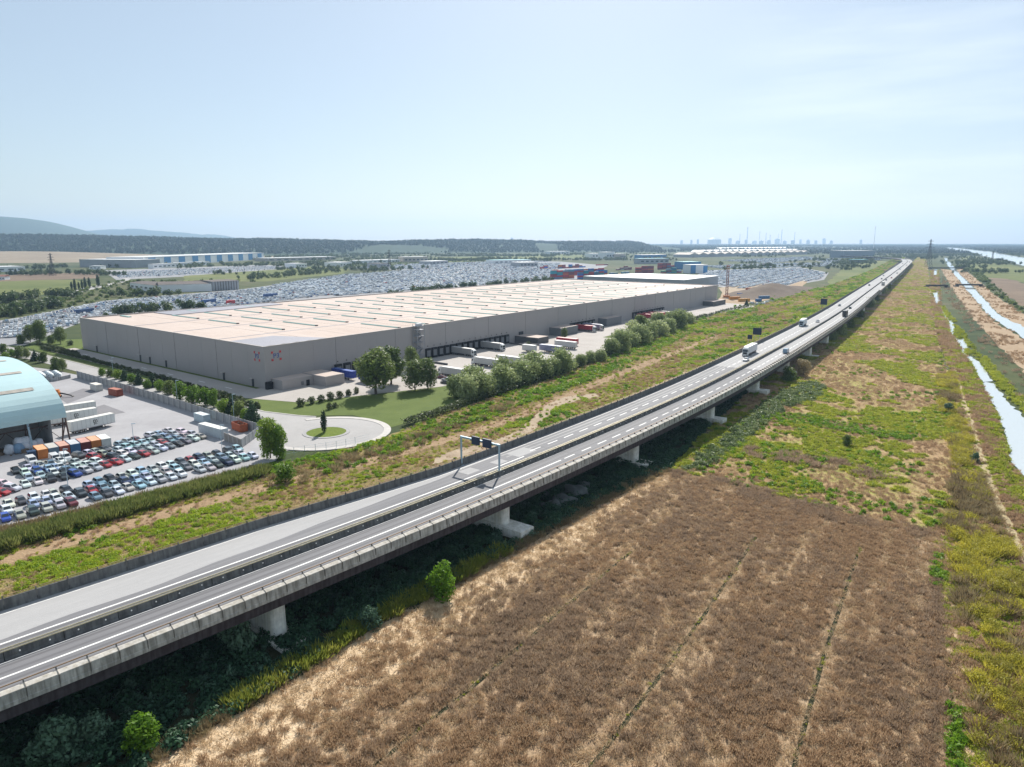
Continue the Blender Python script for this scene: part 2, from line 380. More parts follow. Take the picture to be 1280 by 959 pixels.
def water_mat(name, col, rough):
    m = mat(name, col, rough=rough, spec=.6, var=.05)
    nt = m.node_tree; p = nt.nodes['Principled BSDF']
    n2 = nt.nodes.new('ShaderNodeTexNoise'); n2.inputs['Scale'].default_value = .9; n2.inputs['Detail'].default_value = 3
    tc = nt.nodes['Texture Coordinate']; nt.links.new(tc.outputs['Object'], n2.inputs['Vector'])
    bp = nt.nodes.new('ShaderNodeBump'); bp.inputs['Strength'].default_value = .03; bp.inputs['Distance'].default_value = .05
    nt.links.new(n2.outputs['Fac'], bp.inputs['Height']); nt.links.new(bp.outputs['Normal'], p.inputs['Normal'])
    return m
WATER = water_mat('still_water_mat', (.50, .54, .55), .05)  # pale base colour stands in for part of the bright sky reflection
RIVER = water_mat('river_water_mat', (.58, .63, .65), .15)  # sky reflection partly put into the base colour here too

patch('terrain', [(-15900, -250), (15900, -250), (15900, 15850), (-15900, 15850)], 0.0, G_TERR)

# fields and tracks near the camera
DRY_FIELD = [(-40.44,51.51),(-43.72,64.53),(-40.49,69.85),(-34.00,78.95),(-26.86,89.74),(-19.78,100.34),(-10.87,111.39),(0.00,125.22),(9.87,137.40),(23.99,155.53),(40.74,174.72),(47.72,168.45),(55.43,161.47),(63.09,153.98),(69.90,146.64),(78.65,139.93),(84.74,134.55),(75.20,116.39),(64.43,95.84),(56.24,80.98),(49.84,69.85),(38.90,51.51)]
FIELD_EDGE = [(-40.49,69.85),(-34.00,78.95),(-26.86,89.74),(-19.78,100.34),(-10.87,111.39),(0.00,125.22),(9.87,137.40),(23.99,155.53),(40.74,174.72),(36.20,160.91),(20.08,139.93),(8.91,122.81),(-5.10,103.96),(-15.52,88.79),(-23.52,77.15),(-27.89,69.85),(-32.56,63.99),(-43.85,61.91)]
MEADOW = [(40.88,175.37),(55.61,162.03),(70.11,147.11),(84.97,134.95),(97.16,146.64),(129.06,195.62),(172.60,272.58),(244.90,405.29),(394.11,670.84),(799.0,1379.9),(1491.8,2601.7),(1723.9,3049.7),(1035.7,1868.1),(730.8,1344.7),(491.0,936.6),(362.2,717.3),(281.72,580.35),(229.39,491.41),(179.57,411.88),(149.44,364.33),(121.62,322.16),(96.71,280.33),(70.39,233.56)]
BANKPATH = [(215.78,344.34),(216.96,344.34),(181.49,280.33),(150.69,224.90),(126.17,180.74),(111.72,153.98),(102.01,134.55),(89.42,107.82),(84.56,100.34),(96.81,128.44),(106.28,148.53),(121.85,177.35),(143.89,217.81),(175.11,272.58)]
BANK = [(847.6,1456.1),(395.61,670.84),(246.74,405.29),(178.59,280.33),(129.52,195.62),(97.16,146.64),(84.97,134.95),(64.43,95.84),(55.48,79.41),(38.90,51.51),(73.90,51.51),(136.76,105.22),(121.90,129.92),(128.42,171.53),(132.59,181.43),(147.82,205.71),(172.16,247.81),(193.11,286.83),(226.26,349.14),(267.52,425.71),(313.37,511.04),(379.72,629.97),(863.8,1456.1)]
UNDER = [(-40.44,51.51),(-40.55,69.98),(-34.06,79.10),(-19.82,100.57),(-10.89,111.67),(9.90,137.81),(40.88,175.37),(70.39,233.56),(121.62,322.16),(179.57,411.88),(281.72,580.35),(491.0,936.6),(1035.7,1868.1),(1723.9,3049.7),(1919.6,3444.7),(915.4,1744.9),(368.3,794.0),(201.99,511.04),(122.61,378.00),(69.80,304.44),(33.10,249.07),(9.22,213.95),(-14.66,180.74),(-35.05,160.91),(-53.55,139.93),(-69.70,120.17),(-80.81,102.72),(-89.54,89.74),(-65.53,51.51)]
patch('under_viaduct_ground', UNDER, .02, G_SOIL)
patch('meadow_ground', MEADOW, .045, G_MEADOW, amp=1.5, step=8, seed=3)
patch('bank_ground', BANK, .07, G_BANK, amp=1.2, step=8, seed=4)
patch('dry_field', DRY_FIELD, .10, G_FIELD, amp=.8, step=3, seed=5)
patch('straw_field_edge_ground', FIELD_EDGE, .13, G_STRAW, amp=.5, step=1.5, seed=6)
VERGE = [(-105.21,89.74),(-89.54,89.74),(-80.46,102.24),(-69.02,118.88),(-52.80,137.81),(-34.61,158.72),(-14.45,178.01),(9.06,210.21),(32.47,244.09),(68.19,297.15),(119.14,366.98),(194.40,491.41),(347.4,748.3),(833.4,1587.6),(1419.7,2601.7),(1385.1,2601.7),(683.7,1379.9),(426.3,953.7),(289.5,748.3),(198.32,607.72),(169.94,580.35),(135.38,521.44),(74.82,411.88),(21.06,306.32),(-11.74,254.25),(-22.27,240.48),(-38.40,205.71),(-45.77,195.62),(-53.98,187.90),(-61.60,180.74),(-65.37,179.37),(-83.02,159.26),(-94.93,147.58),(-105.02,136.98),(-118.75,122.81)]
patch('verge_ground', VERGE, .05, G_VERGE, amp=1.0, step=5, seed=8)
patch('verge_track_path', [(-98.47,115.78),(-95.72,123.83),(-87.40,134.95),(-76.89,146.64),(-64.57,160.36),(-50.59,175.37),(-37.31,187.16),(-19.36,207.49),(0.00,233.56),(18.34,265.24),(42.13,306.32),(85.42,375.19),(134.32,456.26),(129.79,440.47),(81.87,359.12),(41.12,293.64),(17.61,254.25),(0.00,224.90),(-18.74,200.55),(-36.11,180.74),(-48.88,169.06),(-62.36,154.49),(-74.47,141.66),(-84.39,129.92),(-92.45,119.20),(-94.86,111.11)], .08, G_TRACK, amp=.6, step=2.5, seed=9)
DIRTPATH = [(-21.09,179.37),(-17.24,183.54),(-8.95,190.92),(0.00,201.39),(5.95,213.00),(9.92,224.90),(13.85,239.30),(18.42,249.07),(24.31,256.91),(33.45,263.82),(32.60,269.60),(22.93,265.24),(16.99,258.27),(11.74,247.81),(7.58,233.56),(3.04,217.81),(-1.46,208.39),(-9.33,199.71),(-16.68,192.46),(-20.77,186.43)]
TRACKPOLY = [(-95.72,123.83),(-87.40,134.95),(-76.89,146.64),(-64.57,160.36),(-50.59,175.37),(-37.31,187.16),(-19.36,207.49),(0.00,233.56),(18.34,265.24),(42.13,306.32),(85.42,375.19),(134.32,456.26),(129.79,440.47),(81.87,359.12),(41.12,293.64),(17.61,254.25),(0.00,224.90),(-18.74,200.55),(-36.11,180.74),(-48.88,169.06),(-62.36,154.49),(-74.47,141.66),(-84.39,129.92),(-92.45,119.20)]
patch('dirt_path', [(-21.09,179.37),(-17.24,183.54),(-8.95,190.92),(0.00,201.39),(5.95,213.00),(9.92,224.90),(13.85,239.30),(18.42,249.07),(24.31,256.91),(33.45,263.82),(32.60,269.60),(22.93,265.24),(16.99,258.27),(11.74,247.81),(7.58,233.56),(3.04,217.81),(-1.46,208.39),(-9.33,199.71),(-16.68,192.46),(-20.77,186.43)], .11, G_DIRT, amp=.35, step=4, seed=10)
patch('barrier_foot_path', [(14.88,213.00),(26.59,229.15),(47.68,258.27),(77.23,306.32),(116.23,364.33),(182.01,473.20),(193.44,496.18),(184.34,486.73),(117.45,375.19),(74.61,310.14),(46.58,269.60),(24.37,233.56),(14.31,219.79)], .11, G_DIRT, amp=.5, step=6, seed=11)
patch('bank_path', [(215.78,344.34),(216.96,344.34),(181.49,280.33),(150.69,224.90),(126.17,180.74),(111.72,153.98),(102.01,134.55),(89.42,107.82),(84.56,100.34),(96.81,128.44),(106.28,148.53),(121.85,177.35),(143.89,217.81),(175.11,272.58)], .11, G_TRACK2, amp=.35, step=2, seed=12)
patch('dry_grass_path', [(83.22,136.16),(86.83,134.55),(78.59,116.39),(67.88,95.84),(59.51,80.98),(53.08,69.85),(41.83,51.51),(38.62,51.51),(54.36,77.89),(65.63,98.04),(75.82,117.93)], .16, G_STRAW, amp=.7, step=4, seed=13)
# watercourses right of the viaduct
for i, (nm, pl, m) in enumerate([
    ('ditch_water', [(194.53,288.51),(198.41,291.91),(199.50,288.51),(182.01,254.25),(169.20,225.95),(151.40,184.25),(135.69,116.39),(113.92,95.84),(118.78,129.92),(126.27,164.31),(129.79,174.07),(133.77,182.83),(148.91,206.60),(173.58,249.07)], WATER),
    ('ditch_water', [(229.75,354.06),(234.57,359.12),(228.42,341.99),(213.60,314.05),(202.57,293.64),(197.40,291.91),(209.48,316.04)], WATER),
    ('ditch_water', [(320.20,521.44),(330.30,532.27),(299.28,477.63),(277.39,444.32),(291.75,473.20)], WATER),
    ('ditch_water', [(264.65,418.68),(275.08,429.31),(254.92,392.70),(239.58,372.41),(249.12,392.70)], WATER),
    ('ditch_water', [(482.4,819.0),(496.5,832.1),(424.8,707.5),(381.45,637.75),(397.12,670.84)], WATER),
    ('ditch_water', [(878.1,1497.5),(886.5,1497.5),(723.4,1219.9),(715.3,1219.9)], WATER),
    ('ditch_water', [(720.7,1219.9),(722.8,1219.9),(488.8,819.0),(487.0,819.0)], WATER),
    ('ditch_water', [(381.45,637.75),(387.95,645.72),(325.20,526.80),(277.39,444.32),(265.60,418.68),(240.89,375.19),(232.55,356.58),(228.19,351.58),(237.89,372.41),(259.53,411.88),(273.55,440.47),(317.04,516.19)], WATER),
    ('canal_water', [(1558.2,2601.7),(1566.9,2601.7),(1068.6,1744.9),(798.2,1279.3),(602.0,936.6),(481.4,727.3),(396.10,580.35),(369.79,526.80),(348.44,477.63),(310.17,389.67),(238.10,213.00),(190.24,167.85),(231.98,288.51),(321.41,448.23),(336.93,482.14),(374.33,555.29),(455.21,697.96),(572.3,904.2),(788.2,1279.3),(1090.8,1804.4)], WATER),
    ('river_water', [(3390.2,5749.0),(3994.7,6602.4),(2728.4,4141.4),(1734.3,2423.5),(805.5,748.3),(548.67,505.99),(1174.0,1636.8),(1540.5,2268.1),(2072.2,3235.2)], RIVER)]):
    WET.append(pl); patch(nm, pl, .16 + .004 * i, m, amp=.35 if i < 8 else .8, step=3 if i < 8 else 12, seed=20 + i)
patch('canal_bank_ground', [(919.0,1541.2),(891.4,1456.1),(581.2,920.1),(449.26,688.68),(369.79,549.35),(333.31,477.63),(318.68,444.32),(233.63,288.51),(190.24,167.85),(150.03,129.92),(189.13,231.34),(235.88,322.16),(261.21,372.41),(302.12,448.23),(369.79,573.88),(493.7,794.0)], .12, G_SAND, amp=1.0, step=8, seed=30)
patch('canal_far_bank_ground', [(897.8,1456.1),(965.3,1541.2),(737.8,1140.5),(550.3,819.0),(457.06,653.88),(403.75,555.29),(354.42,440.47),(286.08,258.27),(233.21,208.39),(307.69,380.85),(348.44,477.63),(369.79,526.80),(400.53,586.96),(488.1,737.7),(624.1,971.4)], .12, G_SAND, amp=1.0, step=8, seed=31)
patch('ploughed_field', [(769.6,1165.8),(774.6,1116.2),(667.4,904.2),(479.22,440.47),(286.08,258.27),(354.42,440.47),(417.56,561.35),(518.5,748.3)], .06, G_PLOUGH, amp=2, step=15, seed=32)
patch('river_side_field', [(1790.6,2884.2),(1753.4,2735.7),(1366.1,2010.0),(1074.8,1497.5),(533.22,491.41),(479.22,440.47),(667.4,904.2),(774.6,1116.2),(769.6,1165.8),(1006.5,1587.6)], .05, G_GRASS, amp=3, step=20, seed=33)

# works yard, access road with turning circle, lawn and loading apron
YARD = [(-118.16,122.14),(-280.85,306.32),(-230.57,330.70),(-213.03,322.16),(-191.76,308.22),(-158.82,281.93),(-127.50,256.91),(-100.17,233.56),(-77.88,213.00),(-71.79,202.24),(-64.41,190.92),(-63.57,183.54),(-65.40,180.05),(-83.56,160.36),(-95.49,148.53),(-105.60,137.81)]
patch('yard_pavement', YARD, .09, G_ASPH)
patch('patched_yard_pavement', [(-171.86,262.41),(-171.85,278.74),(-161.53,274.10),(-161.62,251.63)], .10, G_PATCHED)
patch('patched_yard_pavement', [(-149.06,239.30),(-147.52,250.35),(-133.20,238.13),(-139.41,230.24)], .10, G_PATCHED)
CUL = (-57.30,212.06); ISL = (-54.78,214.90)
CUL = (CUL[0], CUL[1]); cul_r = 17.5
def circ(c, r, n=48, a0=0.0, a1=2 * math.pi): return [(c[0] + r * math.cos(a0 + (a1 - a0) * i / n), c[1] + r * math.sin(a0 + (a1 - a0) * i / n)) for i in range(n)]
LAWN = [(-272.33,392.70),(-212.25,344.34),(-157.74,298.94),(-115.57,263.82),(-85.89,239.30),(-70.39,233.56),(-54.39,234.69),(-44.59,225.95),(-40.19,215.86),(-31.76,228.08),(-22.17,239.30),(-11.74,254.25),(21.06,306.32),(74.82,411.88),(150.23,555.29),(177.13,593.72),(210.4,707.5),(201.4,748.3),(-108.83,306.32),(-258.83,425.71),(-277.81,422.17)]
patch('lawn', LAWN, .06, G_LAWN, amp=.2, step=4, seed=40)
patch('access_road', [(-335.28,422.17),(-290.10,398.90),(-256.26,375.19),(-208.10,337.39),(-174.09,310.14),(-145.00,286.83),(-114.98,262.41),(-85.89,239.30),(-72.55,233.56),(-65.73,231.34),(-56.50,197.24),(-65.97,190.92),(-71.79,202.24),(-80.49,219.79),(-112.26,249.07),(-162.38,288.51),(-196.46,316.04),(-239.01,349.14),(-265.67,364.33),(-298.97,375.19)], .12, G_ROAD)
patch('turning_circle_road', circ(CUL, cul_r), .135, G_ROAD)

# warehouse frame of reference: corner, along the short wall, along the long wall
WO = np.array((-97.90,277.18)); WU = (np.array((-235.74,386.69)) - WO) / 176.0; WV = (np.array((195.40,679.64)) - WO) / 498.0
def W(a, b): p = WO + WU * a + WV * b; return (p[0], p[1])
patch('loading_apron_pavement', [W(-3, -16), W(-30, -6), W(-52, 45), W(-60, 70), W(-62, 200), W(-52, 215), W(-32, 218), W(-30, 262), W(-45, 275), W(-45, 480), W(-30, 500), W(4, 505), W(4, -2), W(182, -2), W(182, -15), W(0, -17)], .11, G_APRON)
kc = MB()
def ring(mb, c, r0, r1, z0, z1, a0=0.0, a1=2 * math.pi, n=48):
    for i in range(n):
        t0 = a0 + (a1 - a0) * i / n; t1 = a0 + (a1 - a0) * (i + 1) / n
        P = lambda r, t, z: (c[0] + r * math.cos(t), c[1] + r * math.sin(t), z)
        mb.face([P(r0, t0, z1), P(r1, t0, z1), P(r1, t1, z1), P(r0, t1, z1)]); mb.face([P(r1, t0, z0), P(r1, t1, z0), P(r1, t1, z1), P(r1, t0, z1)]); mb.face([P(r0, t0, z1), P(r0, t1, z1), P(r0, t1, z0), P(r0, t0, z0)])
CONC = mat('kerb_concrete_mat', (.50, .47, .44), .85, var=.15, vscale=.6)
ring(kc, CUL, cul_r, cul_r + 2.2, .06, .24, R_(-120), R_(125)); tag(kc.build('turning_circle_kerb', CONC), kind='structure')
ki = MB(); ring(ki, CUL, 6.0, 7.2, .1, .26); tag(ki.build('island_kerb', mat('island_kerb_mat', (.32, .31, .31), .8, var=.2)), kind='structure')
patch('island_lawn', circ(CUL, 6.0), .25, ground_mat('island_lawn_mat', [(.3, (.09, .14, .02)), (.6, (.15, .19, .035)), (.8, (.20, .20, .06))], s1=.3, s2=2, bump=.4))
ke = MB()
_e = [(-290.10,398.90),(-256.26,375.19),(-208.10,337.39),(-174.09,310.14),(-145.00,286.83),(-114.98,262.41),(-85.89,239.30),(-72.55,233.56),(-65.88,231.89)]
for p, q in zip(_e[:-1], _e[1:]): ke.bar((p[0], p[1], .17), (q[0], q[1], .17), .6, .16)
tag(ke.build('access_road_kerb', CONC), kind='structure')

# land towards the horizon
for i, (nm, pl, m) in enumerate([
    ('far_car_park_pavement', [(-317.30,398.90),(-381.64,482.14),(-381.84,555.29),(-404.9,707.5),(-372.4,782.1),(-332.4,873.9),(-292.4,1192.3),(-205.8,1541.2),(0.0,1936.5),(139.2,2089.3),(232.7,1744.9),(93.7,1049.2),(58.6,1049.2),(-184.6,748.3),(-315.49,521.44),(-289.53,440.47),(-276.50,398.90)], G_FARLOT),
    ('far_trailer_park_pavement', [(-829.8,1456.1),(-621.6,1804.4),(-487.8,1636.8),(-422.8,1417.0),(-530.3,1219.9),(-603.7,1093.0)], G_FARLOT),
    ('far_depot_pavement', [(-377.2,1541.2),(-320.8,1804.4),(0.0,2175.0),(139.2,2089.3),(0.0,1868.1),(-194.5,1456.1)], G_FARLOT),
    ('compound_pavement', [(257.7,1049.2),(389.0,1456.1),(655.2,1636.8),(593.0,1344.7),(475.7,1093.0),(361.2,936.6),(273.8,873.9)], G_FARLOT),
    ('works_ground', [(192.91,670.84),(259.1,873.9),(367.7,953.7),(421.7,1049.2),(453.7,1093.0),(313.1,794.0),(250.1,707.5),(197.18,637.75)], G_SAND),
    ('sand_heap_ground', [(260.9,904.2),(314.8,971.4),(369.6,1008.8),(288.7,845.5),(235.7,794.0)], G_DIRT),
    ('far_grass_field', [(-820.0,1049.2),(-780.6,1093.0),(-707.4,1093.0),(-664.7,1093.0),(-562.2,971.4),(-522.8,819.0),(-508.2,707.5),(-501.91,637.75)], G_GRASS),
    ('far_grass_field', [(-557.5,1219.9),(-450.7,1689.1),(-364.0,1636.8),(-306.7,1311.2),(-363.1,1049.2),(-480.3,1049.2)], G_GRASS),
    ('far_stubble_field', [(-951.9,1219.9),(-847.1,1311.2),(-783.6,1379.9),(-661.5,1140.5),(-749.7,1049.2),(-788.7,1008.8)], G_PLOUGH),
    ('country_road', [(-449.44,586.96),(-448.03,622.38),(-470.10,697.96),(-498.1,794.0),(-542.0,904.2),(-555.7,971.4),(-574.0,1049.2),(-601.5,1116.2),(-627.5,1153.0),(-657.3,1178.9),(-672.2,1206.0),(-636.2,1178.9),(-599.1,1128.2),(-564.6,1049.2),(-527.2,928.3),(-509.8,859.5),(-474.9,764.8),(-449.12,670.84),(-427.78,593.72),(-430.21,561.35)], G_ROAD),
    ('far_grass_field', [(-288.6,2601.7),(215.1,3235.2),(537.8,3235.2),(404.0,2601.7),(0.0,2175.0),(-178.6,2010.0)], G_GRASS),
    ('far_grass_field', [(462.7,1049.2),(871.7,1868.1),(1110.6,2175.0),(1203.2,2268.1),(683.7,1379.9),(426.3,953.7)], G_GRASS),
    ('site_road', [(179.21,622.38),(210.99,670.84),(216.77,653.88),(198.32,607.72),(173.94,567.55),(147.15,521.44),(153.25,543.54),(175.15,586.96),(198.36,629.97)], G_ROAD)]):
    patch(nm, pl, .03 + .004 * i, m, amp=1.5 if 'field' in nm else .3, step=20, seed=50 + i)

def hill(name, xs, ys, hfun, m, seed=0):
    X, Y = np.meshgrid(xs, ys); P = np.stack([X.ravel(), Y.ravel()], 1); Z = hfun(P)
    nx, ny = len(xs), len(ys); me = bpy.data.meshes.new(name)
    f = [(j * nx + i, j * nx + i + 1, (j + 1) * nx + i + 1, (j + 1) * nx + i) for j in range(ny - 1) for i in range(nx - 1)]
    me.from_pydata(np.c_[P, Z].tolist(), [], f); me.materials.append(m); me.polygons.foreach_set('use_smooth', [True] * len(f)); me.update()
    o = bpy.data.objects.new(name, me); COL.objects.link(o); return tag(o, kind='structure')
def sstep(a): a = np.clip(a, 0, 1); return a * a * (3 - 2 * a)
def ridge_profile(px_py, D):
    """crest heights for a ridge at distance D from bearings and skyline heights"""
    a = np.array(px_py, float); return (a[:, 0] - 640) / 888 * D, CAM_H + (301.5 - a[:, 1]) * D / 888
def forest_h(P):
    x, y = P[:, 0], P[:, 1]
    cx = np.array([-4200, -2740, -2480, -2100, -1600, -1000, -700, -350, 0, 300, 520, 800, 1200]); ch = np.array([76, 76, 79, 70, 64, 52, 46, 54, 50, 40, 46, 40, 0])
    cr = np.interp(x, cx, ch) + 16 * (vnoise(P, 420, 2) - .5) + 7 * (vnoise(P, 130, 4) - .5)
    y0 = np.interp(x, [-4200, -2500, -900, -300, 300, 1200], [3250, 3050, 2950, 3500, 3700, 4200])
    up = sstep((y - y0) / 800); dn = 1 - .35 * sstep((y - y0 - 900) / 1500) - .65 * sstep((y - y0 - 1600) / 900)
    return cr * up * dn - .6
hill('forest_hill', np.linspace(-4300, 1250, 90), np.linspace(2850, 7200, 60), forest_h, G_HILL)
_mx, _mh = ridge_profile([(-260, 268), (-120, 266), (0, 271), (30, 273), (48, 275.5), (60, 279), (75, 285), (90, 290), (110, 294), (140, 301), (170, 306)], 7800)
def mount_h(P): 
    up = sstep((P[:, 1] - 6400) / 1500) * (1 - sstep((P[:, 1] - 7900) / 2200)); return np.interp(P[:, 0], _mx, _mh, right=0) * up * (1 + .10 * (vnoise(P, 500, 5) - .5) * (1 - up)) - .5
hill('mountain', np.linspace(-9200, -3900, 70), np.linspace(6400, 10100, 40), mount_h, G_MOUNT)
_rx, _rh = ridge_profile([(60, 296), (95, 291), (120, 289), (150, 287), (165, 288), (172, 286), (186, 288), (230, 291), (255, 294), (268, 293), (285, 297), (330, 300), (380, 304)], 12500)
def ridge_h(P):
    up = sstep((P[:, 1] - 11000) / 1600) * (1 - sstep((P[:, 1] - 12700) / 2500)); return np.interp(P[:, 0], _rx, _rh, left=40, right=0) * up - .5
hill('far_ridge_hills', np.linspace(-9800, -3200, 90), np.linspace(11000, 15200, 26), ridge_h, G_MOUNT)
def brown_h(P):
    x, y = P[:, 0], P[:, 1]; c = (x + 1720) / 520
    return 24 * np.exp(-c * c) * np.exp(-((y - 2500) / 330) ** 2) + 8 * np.exp(-((x + 2000) / 300) ** 2) * np.exp(-((y - 2100) / 250) ** 2) - .9
hill('brown_hill', np.linspace(-2900, -700, 50), np.linspace(1800, 3200, 36), brown_h, ground_mat('brown_hill_mat', [(.3, (.22, .17, .12)), (.55, (.30, .24, .17)), (.75, (.34, .28, .20))], s1=.01, s2=.06, bump=.1))

# haze over the plain
hz = MB(); hz.box(-16000, 16000, -300, 15900, -1.0, 460.0)
hm = bpy.data.materials.new('haze_mat'); hm.use_nodes = True; hn = hm.node_tree; hn.nodes.clear()
ho = hn.nodes.new('ShaderNodeOutputMaterial'); hv = hn.nodes.new('ShaderNodeVolumePrincipled')
hv.inputs['Color'].default_value = (.48, .69, .96, 1); hv.inputs['Density'].default_value = 0.000072; hv.inputs['Anisotropy'].default_value = 0.35
hn.links.new(hv.outputs[0], ho.inputs['Volume'])
tag(hz.build('haze', hm), kind='stuff')

# ---------------------------------------------------------------- viaduct
_E = np.array([[-72, -114.8, 5.8], [-40, -92.87, 29.19], [-24, -81.92, 40.85], [-8, -70.96, 52.52], [0, -65.49, 58.35], [8, -60.03, 64.19], [16, -54.6, 70.08], [24, -49.22, 75.99], [32, -43.87, 81.94], [40, -38.56, 87.92], [48, -33.28, 93.93], [56, -28.04, 99.98], [64, -22.84, 106.06], [72, -17.68, 112.17], [80, -12.56, 118.32], [88, -7.48, 124.5], [96, -2.43, 130.71], [104, 2.57, 136.95], [112, 7.53, 143.23], [120, 12.45, 149.53], [128, 17.34, 155.87], [136, 22.2, 162.22], [144, 27.04, 168.59], [152, 31.86, 174.98], [160, 36.65, 181.38], [176, 46.16, 194.25], [192, 55.56, 207.2], [200, 60.2, 213.71], [220, 71.65, 230.11], [240, 82.88, 246.66], [260, 93.88, 263.37], [280, 104.74, 280.16], [300, 115.57, 296.97], [320, 126.36, 313.81], [340, 137.13, 330.67], [360, 147.85, 347.55], [400, 169.21, 381.37], [460, 200.89, 432.32], [520, 232.07, 483.59], [580, 262.73, 535.16], [640, 292.99, 586.97], [700, 323.25, 638.78], [820, 383.83, 742.36], [940, 444.5, 845.9], [1000, 474.86, 897.65], [1200, 576.01, 1070.19], [1400, 676.96, 1242.84], [1600, 777.72, 1415.6], [1800, 878.28, 1588.49], [2000, 978.63, 1761.49], [2200, 1070, 1940], [2400, 1130, 2130], [2600, 1140, 2330], [2800, 1100, 2520], [3000, 1010, 2690]])
S_END = 2700.0
def edge_pt(s):
    """right edge of the deck at chainage s, smoothed"""
    w = 4.0 if s < 300 else 20.0
    q = np.array([s - w, s - w / 2, s, s + w / 2, s + w]); return np.array([np.interp(q, _E[:, 0], _E[:, 1]).mean(), np.interp(q, _E[:, 0], _E[:, 2]).mean()])
_fr = {}
def frame(s):
    k = round(s, 2)
    if k not in _fr:
        a, b = edge_pt(s - 1), edge_pt(s + 1); d = (b - a) / np.hypot(*(b - a)); _fr[k] = (edge_pt(s), np.array([-d[1], d[0]]), d)
    return _fr[k]
def left_w(s): return float(np.interp(s, [-80, 58, 100, 150, 260, 4000], [23.0, 23.0, 19.9, 20.3, 21.0, 21.0]))
def vp(s, t, z):
    p, n, d = frame(s); return (p[0] + n[0] * t, p[1] + n[1] * t, z)
def stations(s0, s1):
    out = [s0]; s = s0
    while s < s1 - .01:
        s += 4.0 if s < 320 else (12.0 if s < 900 else 40.0); out.append(min(s, s1))
    return out
def sweep(mb, prof, s0, s1, caps=True, closed=True, st=None):
    """prof(s) -> list of (t, z)"""
    st = st or stations(s0, s1); rows = [[vp(s, t, z) for t, z in prof(s)] for s in st]; k = len(rows[0])
    V = [p for r in rows for p in r]; F = []
    for i in range(len(st) - 1):
        for j in range(k if closed else k - 1):
            a = i * k + j; b = i * k + (j + 1) % k; F.append((a, a + k, b + k, b))
    if caps and closed: F += [tuple(range(k)), tuple(range((len(st) - 1) * k + k - 1, (len(st) - 1) * k - 1, -1))]
    mb.raw(V, F)
    return mb

def stained(name, c0, c1, vs_=1.0, dark=.45):
    """weathered concrete with rain streaks"""
    m = mat(name, c0, .9, spec=.2, var=.22, vscale=vs_, bump=.25, bscale=5); nt = m.node_tree; p = nt.nodes['Principled BSDF']
    tc = nt.nodes['Texture Coordinate']; mp = nt.nodes.new('ShaderNodeMapping'); mp.inputs['Scale'].default_value = (1.6, 1.6, .12)
    no = nt.nodes.new('ShaderNodeTexNoise'); no.inputs['Scale'].default_value = 1.3; no.inputs['Detail'].default_value = 5
    nt.links.new(tc.outputs['Object'], mp.inputs['Vector']); nt.links.new(mp.outputs['Vector'], no.inputs['Vector'])
    r = _ramp(nt, [(.40, (1, 1, 1)), (.62, c1)]); nt.links.new(no.outputs['Fac'], r.inputs['Fac'])
    mx = nt.nodes.new('ShaderNodeMix'); mx.data_type = 'RGBA'; mx.blend_type = 'MULTIPLY'; mx.inputs[0].default_value = .8
    old = p.inputs['Base Color'].links[0].from_socket; nt.links.new(old, mx.inputs[6]); nt.links.new(r.outputs['Color'], mx.inputs[7]); nt.links.new(mx.outputs[2], p.inputs['Base Color'])
    return m
V_PARA = stained('parapet_concrete_mat', (.50, .485, .45), (.45, .44, .42))
V_COPE = stained('coping_concrete_mat', (.62, .58, .52), (.75, .72, .66))
V_WALL = stained('barrier_concrete_mat', (.17, .17, .165), (.5, .5, .5))
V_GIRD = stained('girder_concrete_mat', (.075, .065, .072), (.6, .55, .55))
V_PIER = stained('pier_concrete_mat', (.82, .80, .74), (.80, .78, .72))
V_DECKR = ground_mat('grey_asphalt_mat', [(.25, (.16, .158, .168)), (.5, (.205, .202, .21)), (.75, (.25, .245, .25))], s1=.05, s2=1.2, w2=.35, bump=.06, rough=.75, rot=R_(-48), stretch=(.12, 1.6, 1))
V_DECKL = ground_mat('worn_asphalt_mat', [(.25, (.15, .15, .16)), (.5, (.205, .202, .21)), (.75, (.31, .305, .31))], s1=.05, s2=.8, w2=.5, bump=.06, rough=.75, rot=R_(-50), stretch=(.05, 1.8, 1))
V_PALE = ground_mat('pale_asphalt_mat', [(.25, (.29, .285, .285)), (.5, (.38, .372, .37)), (.75, (.46, .45, .445))], s1=.05, s2=.9, w2=.4, bump=.06, rough=.8, rot=R_(-48), stretch=(.07, 1.2, 1), s3=4.0)
V_PAINT = mat('road_paint_mat', (.78, .77, .74), .7, var=.18, vscale=1.5)
V_RAIL = mat('rusty_rail_mat', (.30, .20, .12), .6, metal=.3, var=.3, vscale=2)
V_ZINC = mat('pale_guard_rail_mat', (.60, .53, .36), .45, metal=.4, var=.25, vscale=1.5)
V_POST = mat('rail_post_mat', (.16, .15, .135), .8, var=.3)

via = thing('viaduct', 'long grey concrete motorway viaduct on pale piers crossing the dry fields', 'viaduct')
